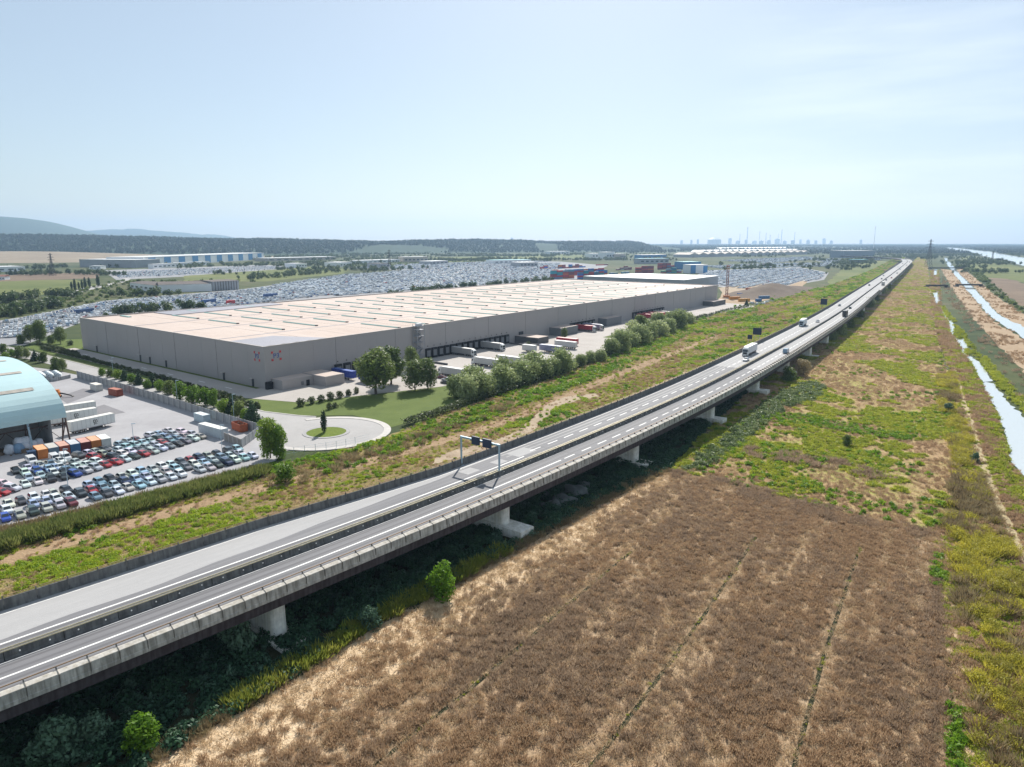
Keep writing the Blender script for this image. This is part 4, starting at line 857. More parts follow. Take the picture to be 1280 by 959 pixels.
for k in range(70):
    l, o = rgj.uniform(1, 17), rgj.uniform(-1.5, 7); c = H3(l, o, 0); s = rgj.uniform(.2, .9); t = rgj.uniform(0, 6)
    P = [(c[0] + s * rgj.uniform(.4, 1.6) * math.cos(t + i * 1.57), c[1] + s * math.sin(t + i * 1.57)) for i in range(4)]; mb.prism(P, .1, .1 + s * rgj.uniform(.3, 1.5))
tag(mb.build('scrap_debris', JUNK), 'rusty scrap and rubble strewn under the open side of the shed', 'scrap', None, 'stuff')

# shipping containers
CONT = mat('container_paint_mat', (.5, .5, .5), .55, spec=.3, objcol=True, var=.16, vscale=.7)
CTOP = mat('faded_container_top_mat', (.5, .5, .5), .7, objcol=True, var=.2, vscale=.6)
def container_mesh(L_=6.06, Wd=2.44, H_=2.6):
    mb = MB(); n = int(L_ / .28); x = [-L_ / 2 + .1 + (L_ - .2) * i / n for i in range(n + 1)]
    for sgn in (-1, 1):
        for i in range(n):
            d = (.0, .04, .04, .0)[i % 4]; d2 = (.04, .04, 0, 0)[i % 4]
            P = [(x[i], sgn * (Wd / 2 - d), .16), (x[i + 1], sgn * (Wd / 2 - d2), .16), (x[i + 1], sgn * (Wd / 2 - d2), H_ - .1), (x[i], sgn * (Wd / 2 - d), H_ - .1)]
            mb.face(P if sgn < 0 else P[::-1])
    for sx in (-1, 1):
        mb.box(sx * L_ / 2 - .08, sx * L_ / 2 + .02 * sx if sx > 0 else sx * L_ / 2 + .08, -Wd / 2, Wd / 2, 0, H_ - .01)
    mb.box(-L_ / 2, L_ / 2, -Wd / 2 + .01, -Wd / 2 + .1, 0, .17); mb.box(-L_ / 2, L_ / 2, Wd / 2 - .1, Wd / 2 - .01, 0, .17)
    mb.box(-L_ / 2, L_ / 2, -Wd / 2 - .01, -Wd / 2 + .09, H_ - .12, H_); mb.box(-L_ / 2, L_ / 2, Wd / 2 - .09, Wd / 2 + .01, H_ - .12, H_)
    return mb.mesh('container_body', CONT)
def ctop_mesh(L_, Wd, H_):
    mb = MB(); mb.box(-L_ / 2 + .05, L_ / 2 - .05, -Wd / 2 + .1, Wd / 2 - .1, H_ - .09, H_ - .02); return mb.mesh('container_roof', CTOP)
def cdoor_mesh(L_, Wd, H_):
    mb = MB()
    for y0, y1 in ((-Wd / 2 + .1, -.03), (.03, Wd / 2 - .1)): mb.box(L_ / 2 + .02, L_ / 2 + .06, y0, y1, .2, H_ - .15)
    for y in (-.75, -.4, .4, .75): mb.box(L_ / 2 + .06, L_ / 2 + .10, y - .02, y + .02, .2, H_ - .2)
    return mb.mesh('container_doors', CONT)
C20 = (container_mesh(), ctop_mesh(6.06, 2.44, 2.6), cdoor_mesh(6.06, 2.44, 2.6)); C40 = (container_mesh(12.19, 2.44, 2.9), ctop_mesh(12.19, 2.44, 2.9), cdoor_mesh(12.19, 2.44, 2.9))
def container(kind, x, y, rz, col, label, z=.1, top=None, group=None):
    t = thing('shipping_container', label, 'container', (x, y, z), rz, group)
    for nm, me, c in zip(('body', 'roof', 'doors'), kind, (col, top or col, tuple(v * .85 for v in col))):
        o = linkmesh(nm, me, t); o.color = (*c, 1)
    return t
ORANGE, GREYB, RUST, CBLUE, DRED, CWHITE = (.55, .20, .06), (.12, .19, .26), (.30, .08, .055), (.06, .16, .30), (.16, .035, .04), (.62, .64, .62)
row = [(ORANGE, (.68, .38, .20), 'orange container at the end of the row beside the small dark blue one'), (GREYB, (.50, .48, .44), 'grey blue container second in the row from the shed side'), (RUST, (.55, .32, .25), 'rust red container between the grey blue and the blue ones'), (CBLUE, (.52, .53, .55), 'blue container with a pale roof in the middle of the row'), (DRED, (.55, .30, .25), 'dark red container between the blue and the second orange one'), (ORANGE, (.62, .36, .22), 'orange container next to the white one at the row end'), (CWHITE, (.75, .74, .70), 'white container closing the coloured row near the parked cars')]
c0 = np.array((-127.68,185.70)); c1 = np.array((-116.47,196.43)); rr = math.atan2(*(c1 - c0)[::-1]); cd = (c1 - c0) / 6.0
for k, (c, tp, lb) in enumerate(row):
    p = c0 + cd * k + np.array([-math.sin(rr), math.cos(rr)]) * 2.2; container(C20, p[0], p[1], rr - math.pi / 2, c, lb, top=tp)
sp = c0 + np.array([-math.sin(rr), math.cos(rr)]) * .2 - cd * .95
tag(linkmesh('storage_cabin', MB().mesh('x', BLACK), None), 'x', 'x') if False else None
cb = MB(); cb.box(-.9, .9, -1.0, 1.0, 0, 2.4); cb.box(-1.0, 1.0, -1.1, 1.1, 2.403, 2.5); t = thing('storage_cabin', 'small dark blue storage cabin at the foot of the orange container', 'cabin', (sp[0], sp[1], .1), rr)
cb.build('body', mat('cabin_blue_mat', (.02, .05, .11), .5), t); cb2 = MB(); cb2.box(-.5, .4, -1.04, -1.0, .1, 2.0); cb2.build('door', DARKS, t)
w0 = np.array((-186.55,298.94)); w1 = np.array((-97.06,225.95)); wd = (w1 - w0) / np.hypot(*(w1 - w0)); wr = math.atan2(wd[1], wd[0])
for (px, kind, rz, col, tp, lb) in (
        ((-164.62,275.63), C20, wr, (.60, .60, .57), (.74, .68, .60), 'white container with a faded cream roof by the boundary wall'),
        ((-151.72,265.96), C20, wr + .1, (.28, .075, .05), (.42, .16, .11), 'rust red container standing next to the white one by the wall'),
        ((-101.52,225.95), C20, wr, (.42, .52, .57), (.66, .70, .70), 'pale blue container alone against the boundary wall'),
        ((-90.99,209.30), C40, wr + .05, (.50, .55, .58), (.74, .72, .66), 'long grey white container behind the car rows near the wall')):
    container(kind, px[0], px[1], rz, col, lb, top=tp)
# open rust skip
sk = thing('open_skip', 'rust orange open topped skip in the fenced corner', 'skip', (*(-84.86,214.42), .1), wr - .1)
mb = MB(); 
for q in ((-3, 3, -1.25, -1.15), (-3, 3, 1.15, 1.25), (-3, -2.9, -1.14, 1.14), (2.9, 3, -1.14, 1.14)): mb.box(*q, .15, 2.5)
mb.box(-2.9, 2.9, -1.14, 1.14, .15, .3); mb.build('hull', mat('skip_mat', (.40, .11, .05), .7, var=.3, vscale=1.5), sk)
mb = MB()
for k in range(9): mb.box(-2.8 + .7 * k - .06, -2.8 + .7 * k + .06, -1.33, -1.25, .2, 2.45); mb.box(-2.8 + .7 * k - .06, -2.8 + .7 * k + .06, 1.25, 1.33, .2, 2.45)
tag(mb.build('ribs', mat('skip_rib_mat', (.33, .09, .045), .7), sk), kind='stuff')
mb = MB()
for k in range(14): x = -2.5 + .37 * k; mb.bar((x, -.8 + .1 * (k % 5), .3), (x + .5, .6 - .1 * (k % 4), 2.3 + .12 * (k % 3)), .25, .12)
tag(mb.build('scrap_load', JUNK, sk), kind='stuff')

# boundary wall of concrete panels and the fenced corner
BW = stained('wall_panel_mat', (.36, .37, .38), (.5, .5, .5), .4); BP = mat('wall_post_mat', (.47, .46, .45), .85)
def panel_wall(name, pts, h, pl, label, m=BW, th=.14, z0=.09):
    g = thing(name, label, 'wall')
    for a, b in zip(pts[:-1], pts[1:]):
        a = np.array(a); b = np.array(b); L_ = np.hypot(*(b - a)); n = max(1, round(L_ / pl)); d = (b - a) / L_
        me = MB(); me.box(.12, L_ / n - .12, -th / 2, th / 2, 0, h); me = me.mesh('wall_panel', m); mp = MB(); mp.box(-.13, .13, -.13, .13, 0, h + .12); mp = mp.mesh('post', BP)
        for i in range(n + 1):
            p = a + d * (L_ / n * i); r = math.atan2(d[1], d[0])
            if i < n: linkmesh('wall_panel', me, g, (p[0], p[1], z0), r)
            linkmesh('post', mp, g, (p[0], p[1], z0), r)
    return g
panel_wall('boundary_wall', [(-187.84,301.67), (-155.42,275.63), (-124.38,250.35), (-97.71,227.54), (-77.07,210.67)], 3.0, 4.2, 'long grey concrete panel wall between the works yard and the row of trees')
panel_wall('corner_wall', [(-76.91,210.21), (-77.12,195.62)], 2.6, 3.0, 'pale concrete panel wall closing the yard corner beside the access road')
panel_wall('corner_wall', [(-77.12,195.62), (-85.12,203.10)], 2.4, 3.0, 'weathered grey wall end between the container and the car rows', mat('timber_grey_mat', (.30, .275, .25), .9, var=.25))
panel_wall('low_wall', [(-195.39,291.91), (-192.00,294.51), (-190.40,300.76)], 1.5, 5.0, 'low grey concrete wall beside the stored tanks behind the shed')
# tanks behind the shed
TANK = mat('tank_mat', (.50, .55, .58), .5, var=.15); 
tm = MB(); n = 14
tm.cyl((0, -1.3, 1.25), (0, 1.3, 1.25), 1.2, n=n); tm.cyl((0, -1.6, 1.25), (0, -1.3, 1.25), .7, 1.2, n=n, cap=False); tm.cyl((0, 1.3, 1.25), (0, 1.6, 1.25), 1.2, .7, n=n, cap=False); tm = tm.mesh('shell', TANK, True)
tf = MB(); tf.box(-1.0, 1.0, -1.2, -1.0, 0, .5); tf.box(-1.0, 1.0, 1.0, 1.2, 0, .5); tf = tf.mesh('cradle', BP)
_unused = ['first', 'second', 'third', 'fourth', 'fifth', 'sixth', 'seventh', 'eighth', 'ninth', 'tenth', 'eleventh', 'twelfth', 'thirteenth', 'fourteenth', 'fifteenth', 'sixteenth', 'seventeenth', 'eighteenth', 'nineteenth', 'twentieth', 'twenty-first', 'twenty-second', 'twenty-third', 'twenty-fourth', 'twenty-fifth', 'twenty-sixth', 'twenty-seventh', 'twenty-eighth', 'twenty-ninth', 'thirtieth']
for k in range(9):
    a = np.array((-197.06,302.59)) if k < 3 else np.array((-207.85,314.05)); f = np.array([(-.68), (.73)]); s_ = np.array([-.74, -.62])
    p = np.array((-195.57,300.76)) + f * (3.4 * (k // 3)) + np.array([-2.6, -1.3]) * (k % 3) * 1.0
    t = thing('storage_tank', 'pale cylindrical tank behind the shed, row %s from the low wall, %s in it' % (('one', 'two', 'three')[k // 3], ordn[k % 3]), 'tank', (p[0], p[1], .1), R_(20), 'tanks stored behind the shed'); linkmesh('shell', tm, t); linkmesh('cradle', tf, t)
# small excavator arm resting by the shed
ex = thing('grapple', 'orange and black grapple lying on the yard beside the blue shed', 'grapple', (*(-171.26,262.41), .1), .3)
mb = MB(); mb.box(-1.6, .4, -.9, .9, .4, 2.2); mb.box(-1.2, .2, -.7, .7, 2.2, 3.0); mb.build('body', mat('machine_orange_mat', (.60, .20, .04), .5), ex)
mb = MB(); mb.box(-1.9, .7, -1.2, -.8, 0, .6); mb.box(-1.9, .7, .8, 1.2, 0, .6); mb.build('tracks', BLACK, ex)
mb = MB(); mb.bar((.3, 0, 1.6), (2.2, -.3, 1.2), .5, .5); mb.bar((2.2, -.3, 1.2), (4.2, -.5, .6), .4, .4); mb.build('arm', BLACK, ex); mb = MB(); mb.bar((4.2, -.5, .7), (4.9, -.9, .1), .5, .3); mb.bar((4.2, -.5, .7), (4.9, -.1, .1), .5, .3); mb.build('claw', BLACK, ex)

# ---------------------------------------------------------------- vehicles
PAINT = mat('car_paint_mat', (.5, .5, .5), .28, spec=.5, objcol=True, var=.03, coat=.6)
LORRYP = mat('lorry_paint_mat', (.5, .5, .5), .45, spec=.4, objcol=True, var=.06)
GLASS = mat('window_glass_mat', (.03, .04, .05), .06, spec=.8, var=.0)
TYRE = mat('tyre_mat', (.02, .02, .022), .85); RIM = mat('rim_mat', (.38, .39, .40), .35, metal=.6); LAMP = mat('headlamp_mat', (.70, .72, .74), .15, spec=.8); TAIL = mat('taillamp_mat', (.35, .02, .02), .25)
CHASSIS = mat('chassis_mat', (.03, .03, .035), .7)
def wheel_mesh(r, w):
    mb = MB(); mb.cyl((0, -w / 2, 0), (0, w / 2, 0), r, n=12); mb.mi = 1; mb.cyl((0, -w / 2 - .01, 0), (0, w / 2 + .01, 0), r * .6, n=10); return mb.mesh('wheel', [TYRE, RIM])
WHEEL = wheel_mesh(.33, .22); TWHEEL = wheel_mesh(.5, .32)
CARS = {
 'hatchback': [(2.02, .30, .52, .60, .70, .58), (1.86, .22, .70, .77, .84, .68), (1.02, .22, .86, .97, .87, .72), (.22, .22, .92, 1.44, .88, .60), (-1.25, .22, .95, 1.46, .88, .60), (-1.78, .22, .95, 1.08, .87, .68), (-1.98, .30, .80, .98, .82, .68), (-2.03, .35, .60, .70, .74, .58)],
 'saloon': [(2.32, .30, .52, .58, .70, .58), (2.12, .22, .68, .75, .86, .70), (1.05, .22, .84, .94, .89, .74), (.25, .22, .90, 1.40, .89, .60), (-.95, .22, .92, 1.41, .89, .60), (-1.62, .22, .93, 1.05, .89, .70), (-2.25, .25, .90, 1.0, .84, .70), (-2.34, .35, .62, .74, .76, .60)],
 'compact SUV': [(2.15, .36, .62, .74, .74, .62), (1.98, .28, .85, .95, .90, .74), (1.08, .28, 1.0, 1.12, .93, .78), (.35, .28, 1.05, 1.62, .93, .66), (-1.45, .28, 1.08, 1.64, .93, .66), (-1.92, .28, 1.08, 1.25, .92, .74), (-2.12, .36, .92, 1.1, .88, .72), (-2.17, .42, .72, .85, .80, .64)],
 'van': [(2.45, .36, .70, .85, .84, .70), (2.25, .28, .95, 1.08, .96, .80), (1.70, .28, 1.15, 1.30, .98, .84), (1.05, .28, 1.2, 1.98, .98, .84), (-2.25, .28, 1.2, 2.02, .98, .86), (-2.42, .30, 1.2, 1.9, .97, .84), (-2.46, .32, 1.0, 1.5, .96, .84), (-2.48, .4, .7, .95, .92, .80)],
}
def car_meshes(kind):
    S = CARS[kind]; mb = MB(); rows = []
    for x, zb, zs_, zr, w, wr in S:
        m_ = (zb + zs_) / 2; rows.append([(x, -w * .9, zb), (x, -w, m_), (x, -w * .97, zs_), (x, -wr, zr), (x, wr, zr), (x, w * .97, zs_), (x, w, m_), (x, w * .9, zb)])
    V = [p for r in rows for p in r]; F = []
    for i in range(len(rows) - 1):
        for j in range(8): F.append((i * 8 + j, i * 8 + (j + 1) % 8, (i + 1) * 8 + (j + 1) % 8, (i + 1) * 8 + j))
    F += [tuple(range(7, -1, -1)), tuple(range((len(rows) - 1) * 8, len(rows) * 8))]
    mb.raw(V, F); body = mb.mesh('body', PAINT)
    R = rows
    def lerp(a, b, t): return tuple(a[i] + (b[i] - a[i]) * t for i in range(3))
    def pane(a, b, c, d, ins=.1, off=(0, 0, 0)):
        cc = tuple((a[i] + b[i] + c[i] + d[i]) / 4 for i in range(3)); return [tuple(lerp(p, cc, ins)[i] + off[i] for i in range(3)) for p in (a, b, c, d)]
    out = {'body': body}
    g = MB(); g.face(pane(R[2][3], R[2][4], R[3][4], R[3][3], .12, (.02, 0, .025))); out['windscreen'] = g.mesh('windscreen', GLASS)
    g = MB(); g.face(pane(R[4][3], R[4][4], R[5][4], R[5][3], .14, (-.02, 0, .025))); out['rear_window'] = g.mesh('rear_window', GLASS)
    sw = []
    for s_, (lo, hi) in ((-1, (2, 3)), (1, (5, 4))):
        g = MB()
        if kind == 'van': P = [lerp(R[2][lo], R[3][lo], .4), lerp(R[3][lo], R[4][lo], .22), lerp(R[3][hi], R[4][hi], .22), lerp(R[3][hi], R[3][hi], 0)]
        else: P = [lerp(R[2][lo], R[3][lo], .35), lerp(R[4][lo], R[5][lo], .55), R[4][hi], R[3][hi]]
        g.face(pane(*P, .12, (0, s_ * .015, .01))); sw.append(g.mesh('side_window', GLASS))
    out['side'] = sw
    lg = MB(); x = S[1][0]
    for s_ in (-1, 1): lg.hexa([(x + .02, s_ * .55, .55), (x + .02, s_ * .8, .55), (x + .1, s_ * .75, .55), (x + .14, s_ * .55, .55), (x + .01, s_ * .55, .68), (x + .01, s_ * .8, .68), (x + .08, s_ * .75, .68), (x + .12, s_ * .55, .68)])
    out['lamp'] = lg
    return out
CM = {k: car_meshes(k) for k in CARS}
def car(kind, x, y, z, rz, col, label, group=None, wheels=True):
    name = {'compact SUV': 'sport_utility_vehicle', 'hatchback': 'hatchback_car', 'saloon': 'saloon_car', 'van': 'delivery_van'}[kind]
    c = thing(name, label, 'van' if kind == 'van' else 'car', (x, y, z), rz, group); m = CM[kind]
    o = linkmesh('body', m['body'], c); o.color = (*col, 1)
    linkmesh('windscreen', m['windscreen'], c); linkmesh('rear_window', m['rear_window'], c)
    for s_ in m['side']: linkmesh('side_window', s_, c)
    S = CARS[kind]
    for wx in (S[1][0] - .62, S[-2][0] + .72):
        for s_ in (-1, 1): linkmesh('wheel', WHEEL, c, (wx, s_ * (S[3][4] - .12), .33))
    return c

COLS = {'white': (.72, .73, .74), 'silver': (.45, .47, .49), 'grey': (.16, .17, .18), 'black': (.016, .017, .02), 'dark grey': (.06, .065, .07), 'blue': (.02, .07, .36), 'steel blue': (.16, .26, .36), 'pale blue': (.36, .48, .62), 'dark blue': (.015, .03, .09), 'red': (.42, .02, .025), 'dark red': (.14, .02, .025), 'mint white': (.62, .68, .64), 'dark green': (.03, .05, .045), 'beige': (.38, .34, .28)}
WTS = ['white'] * 12 + ['silver'] * 12 + ['grey'] * 3 + ['black'] * 2 + ['dark grey'] * 2 + ['blue'] * 3 + ['steel blue'] * 4 + ['pale blue'] * 7 + ['dark blue'] * 2 + ['red'] * 2 + ['dark red'] * 2 + ['mint white', 'dark green', 'beige']
rc = random.Random(5)
LOW = [np.array(p) for p in [(-106.16,139.07),(-97.89,147.82),(-87.64,160.91),(-70.60,182.13),(-67.32,185.70)]]
UPP = [np.array(p) for p in [(-118.85,152.96),(-116.97,162.03),(-109.73,169.06),(-102.36,183.54),(-92.84,203.96),(-90.37,208.39)]]
def along(poly, d):
    for a, b in zip(poly[:-1], poly[1:]):
        L_ = np.hypot(*(b - a))
        if d <= L_: break
        d -= L_
    u = (b - a) / L_; return a + u * d, u
def poly_len(poly): return sum(np.hypot(*(b - a)) for a, b in zip(poly[:-1], poly[1:]))
def car_row(poly, off, pitch, d0, d1, rowname, first=None, skip=.05, kinds=None, flip=False):
    L_ = poly_len(poly); d0 = max(d0, 0); d1 = min(d1, L_); n = int((d1 - d0) / pitch); used = []
    for k in range(n):
        if rc.random() < skip: continue
        used.append(k)
    for idx, k in enumerate(reversed(used)):
        p, u = along(poly, d0 + pitch * (k + .5)); nn = np.array([-u[1], u[0]]); p = p + nn * (off + rc.uniform(-.25, .25)) + u * rc.uniform(-.12, .12)
        cn = first[k % len(first)] if first else rc.choice(WTS); kd = rc.choice(kinds or ['hatchback', 'hatchback', 'compact SUV', 'saloon', 'compact SUV'])
        c = tuple(v * rc.uniform(.85, 1.12) for v in COLS[cn]); h = math.atan2(-nn[1], -nn[0]) + rc.gauss(0, .02) + (math.pi if flip else 0)
        car(kd, p[0], p[1], .09, h, c, '%s %s, %s from the poplar end, %s' % (cn, kd, ordn[idx], rowname), 'cars parked in the works yard')
car_row(LOW, 2.5, 2.5, 0, 99, 'front row along the weedy verge', skip=.03)
car_row(LOW, 7.2, 2.5, 1.3, 99, 'middle row of the verge-side block', skip=.10)
car_row(LOW, 11.9, 2.5, 0, 99, 'aisle row of the verge-side block', skip=.12)
car_row(UPP, 1.0, 2.75, 0, 99, 'aisle row of the container-side block', first=['red', 'red', 'mint white', 'white', 'white', 'black', 'black', 'blue', 'silver', 'silver', 'red', 'red', 'mint white', 'dark green', 'red', 'silver', 'white', 'grey', 'black', 'grey', 'white', 'beige'], skip=0)
car_row(UPP, 5.7, 2.55, 0, 99, 'second row of the container-side block', skip=.04)
car_row(UPP, 10.4, 2.55, 0, 99, 'third row of the container-side block', skip=.06)
car_row(UPP, 15.1, 2.55, 9, 99, 'back row of the container-side block', skip=.12)
for k, (px, lb) in enumerate((((-127.44,180.74), 'white delivery van behind the dark blue cabin at the container row'), ((-122.60,182.83), 'white delivery van in front of the grey blue container'), ((-120.47,183.90), 'white delivery van in front of the rust red container'))):
    car('van', px[0], px[1], .09, R_(46.4 - 90), COLS['white'], lb)

# lorries
def lorry_meshes():
    o = {}
    mb = MB(); mb.hexa([(-1.1, -1.24, .95), (1.0, -1.24, .75), (1.0, 1.24, .75), (-1.1, 1.24, .95), (-1.1, -1.22, 3.35), (.62, -1.2, 3.2), (.62, 1.2, 3.2), (-1.1, 1.22, 3.35)])
    mb.hexa([(-1.1, -1.1, 3.35), (.6, -1.08, 3.2), (.6, 1.08, 3.2), (-1.1, 1.1, 3.35), (-1.1, -1.0, 3.95), (-.3, -.95, 3.85), (-.3, .95, 3.85), (-1.1, 1.0, 3.95)])
    mb.hexa([(.2, -1.24, .35), (1.08, -1.22, .35), (1.08, 1.22, .35), (.2, 1.24, .35), (.2, -1.24, .9), (1.02, -1.22, .9), (1.02, 1.22, .9), (.2, 1.24, .9)]); o['cab'] = mb
    mb = MB(); mb.face([(.86, -1.08, 1.95), (.86, 1.08, 1.95), (.67, 1.05, 3.05), (.67, -1.05, 3.05)]); o['windscreen'] = mb
    for nm, s_ in (('sw0', -1), ('sw1', 1)):
        mb = MB(); P = [(-.35, s_ * 1.245, 2.0), (.6, s_ * 1.245, 1.95), (.45, s_ * 1.225, 2.95), (-.35, s_ * 1.225, 2.95)]; mb.face(P if s_ > 0 else P[::-1]); o[nm] = mb
    mb = MB(); mb.box(1.01, 1.04, -.85, .85, 1.0, 1.8); mb.box(1.085, 1.10, -1.1, -.6, .5, .75); mb.box(1.085, 1.10, .6, 1.1, .5, .75); o['grille'] = mb
    mb = MB(); mb.box(-5.2, .9, -.45, .45, .55, .95); mb.box(-4.6, -1.2, -1.1, -.5, .4, .9); mb.box(-4.6, -1.2, .5, 1.1, .4, .9); o['chassis'] = mb
    return o
LM = lorry_meshes()
LMM = {'cab': LM['cab'].mesh('cab', LORRYP), 'windscreen': LM['windscreen'].mesh('windscreen', GLASS), 'sw0': LM['sw0'].mesh('side_window', GLASS), 'sw1': LM['sw1'].mesh('side_window', GLASS), 'grille': LM['grille'].mesh('grille', CHASSIS), 'chassis': LM['chassis'].mesh('chassis', CHASSIS)}
def trailer_parts(t, L_, col, x1, h0=1.15, h1=4.0, wheels=3, tops=None):
    """box body whose front face is at x1"""
    mb = MB(); mb.box(x1 - L_, x1, -1.27, 1.27, h0, h1); o = mb.build('box_body', LORRYP, t); o.color = (*col, 1)
    mb = MB(); mb.box(x1 - L_ + .03, x1 - .03, -1.24, 1.24, h1 + .003, h1 + .04); q = mb.build('roof_sheet', LORRYP, o); q.color = (*(tops or tuple(min(.78, c * 1.15 + .08) for c in col)), 1)
    mb = MB()
    for y in (-1.29, 1.275): 
        for i in range(int(L_ / 1.3)): mb.box(x1 - L_ + .6 + 1.3 * i, x1 - L_ + .66 + 1.3 * i, y, y + .015, h0 + .1, h1 - .1)
        mb.box(x1 - L_, x1, y, y + .02, h0 - .1, h0 + .08)
    tag(mb.build('side_rails', RIM, o), kind='stuff')
    mb = MB(); mb.box(x1 - L_ + .3, x1 - .8, -.5, .5, h0 - .35, h0 - .003); mb.box(x1 - 3.2, x1 - 3.0, -.8, -.65, 0.02, h0 - .3); mb.box(x1 - 3.2, x1 - 3.0, .65, .8, .02, h0 - .3); mb.box(x1 - L_ * .62, x1 - L_ * .3, -1.2, -1.15, .45, h0 - .1); mb.box(x1 - L_ * .62, x1 - L_ * .3, 1.15, 1.2, .45, h0 - .1); mb.build('underframe', CHASSIS, t)
    for i in range(wheels):
        for s_ in (-1, 1): linkmesh('wheel', TWHEEL, t, (x1 - L_ + 1.6 + 1.32 * i, s_ * 1.05, .5))
def lorry(x, y, z, rz, cab, box, label, L_=13.6, group=None, tops=None, h1=4.0):
    t = thing('articulated_lorry' if L_ > 10 else 'rigid_lorry', label, 'lorry', (x, y, z), rz, group)
    for k, me in LMM.items():
        o = linkmesh({'sw0': 'side_window', 'sw1': 'side_window'}.get(k, k), me, t)
        if k == 'cab': o.color = (*cab, 1)
    for wx in (.1, -3.3, -4.5) if L_ > 10 else (.1,):
        for s_ in (-1, 1): linkmesh('wheel', TWHEEL, t, (wx, s_ * 1.05, .5))
    trailer_parts(t, L_, box, -1.45, tops=tops, h1=h1); return t
def trailer(x, y, z, rz, col, label, L_=13.6, group=None, tops=None, name='semi_trailer', h1=4.0):
    t = thing(name, label, 'trailer', (x, y, z), rz, group); trailer_parts(t, L_, col, L_ / 2, tops=tops, h1=h1); return t
TW, TG, TB, TR, TS = (.70, .71, .70), (.34, .33, .32), (.02, .05, .30), (.40, .03, .05), (.20, .21, .32)
r_out = math.atan2(-WU[1], -WU[0]); r_in = r_out + math.pi
def at_dock(a, b): p = W(a, b); return p[0], p[1], .11
lorry(*at_dock(-15.6, 112.5), r_out, TW, TG, 'grey white lorry backed onto the dock row close to the stair tower', tops=(.62, .6, .58))
lorry(*at_dock(-15.6, 137.0), r_out, TW, TG, 'grey white lorry backed onto the docks beside the wide gate', tops=(.62, .6, .58))
trailer(*at_dock(-7.9, 33.5), r_out, TB, 'blue curtain trailer at the dock behind the big lawn tree', 13.6, tops=(.08, .14, .42)); trailer(*at_dock(-22.2, 34.0), r_out, TB, 'blue drawbar box standing end on to the docked blue trailer', 8.0, tops=(.10, .18, .45))
lorry(*at_dock(-35.5, 66.0), r_in, TW, (.52, .52, .50), 'pale lorry facing the warehouse at the end of the parked line near the lawn')
lorry(*at_dock(-30.5, 95.0), r_in, TW, (.55, .55, .53), 'pale lorry facing the warehouse, second along the parked line')
trailer(*at_dock(-44, 106), r_in, (.50, .50, .48), 'white trailer half hidden by shrubs beside the second parked lorry')
trailer(*at_dock(-30, 142), r_in, (.60, .60, .58), 'short white trailer standing before the dark annex', 8.0)
trailer(*at_dock(-40, 148), r_in, TS, 'slate blue trailer parked behind the olive shrubs')
trailer(*at_dock(-38, 166), r_in, (.58, .56, .54), 'white trailer with a pale roof beyond the slate blue one'); trailer(*at_dock(-32, 177), r_in, TR, 'red roofed trailer beyond the white one', tops=(.45, .10, .08))
lorry(*at_dock(-15.6, 236.8), r_out, TW, TR, 'red trailer lorry at the dock beside the grey annex', tops=(.5, .1, .1)); lorry(*at_dock(-15.6, 246.3), r_out, TW, (.24, .25, .34), 'grey lorry at the dock next to the red trailer lorry')
for k in range(4): trailer(*at_dock(-8.3, 326.75 + 9.5 * k), r_out, TR if k < 3 else TG, ['red trailer at the far docks showing above the olive shrubs', 'second red trailer at the far docks', 'third red trailer at the far docks', 'grey trailer beyond the red trailers at the far docks'][k])
for k, (a, b, c) in enumerate(((-46, 58, 'white'), (-50, 53, 'dark grey'), (-41, 60, 'dark red'))):
    p = W(a, b); car('saloon', p[0], p[1], .11, r_in + .2, COLS[c], '%s car parked between the lawn trees and the pale lorries' % c)
# road traffic
def on_road(s, t, towards=True):
    p, n, d = frame(s); q = p + n * t; return q[0], q[1], 9.016, math.atan2(d[1], d[0]) + (math.pi if towards else 0)
lorry(*on_road(299, 16.2), TW, (.70, .70, .72), 'white lorry with a white box coming down the viaduct behind a white car', L_=13.6)
lorry(*on_road(428, 17.3), (.62, .70, .74), (.70, .72, .72), 'pale box lorry with a teal front beside the dark square sign', L_=9.0)
car('saloon', *on_road(286.5, 12.7), COLS['white'], 'white car alongside the white lorry on the viaduct')
car('van', *on_road(318, 3.4, False), COLS['steel blue'], 'steel blue van driving away near the parapet')
car('hatchback', *on_road(457, 13.0), (.55, .55, .56), 'silver car following between the two lorries')
car('hatchback', *on_road(585, 15.5), COLS['dark grey'], 'dark car alone on the far carriageway before the lone sign')
car('hatchback', *on_road(566, 6.2, False), COLS['black'], 'small black car ahead of the dark tanker lorry')
lorry(*on_road(508, 3.0, False), COLS['black'], (.05, .05, .055), 'dark lorry driving away near the parapet', L_=7.5, tops=(.06, .06, .07))
lorry(*on_road(905, 3.2, False), COLS['grey'], (.45, .44, .42), 'grey lorry driving away far along the viaduct', L_=13.6)
for k, (s, t, tw, c) in enumerate(((880, 16, 1, 'dark grey'), (1040, 13, 1, 'black'), (1140, 16.5, 1, 'silver'), (1010, 6.0, 0, 'black'), (1075, 3.2, 0, 'red'), (1237, 3.2, 0, 'black'), (1417, 6, 0, 'dark blue'), (1540, 14, 1, 'white'), (1662, 3.2, 0, 'dark red'), (1780, 14, 1, 'grey'), (1922, 4, 0, 'black'))):
    car('compact SUV', *on_road(s, t, bool(tw)), COLS[c], '%s car on the %s carriageway, %s beyond the lone square sign' % (c, 'oncoming' if tw else 'departing', ['first', 'second', 'third', 'first', 'second', 'third', 'fourth', 'fourth', 'fifth', 'fifth', 'sixth'][k]), 'cars far along the viaduct')

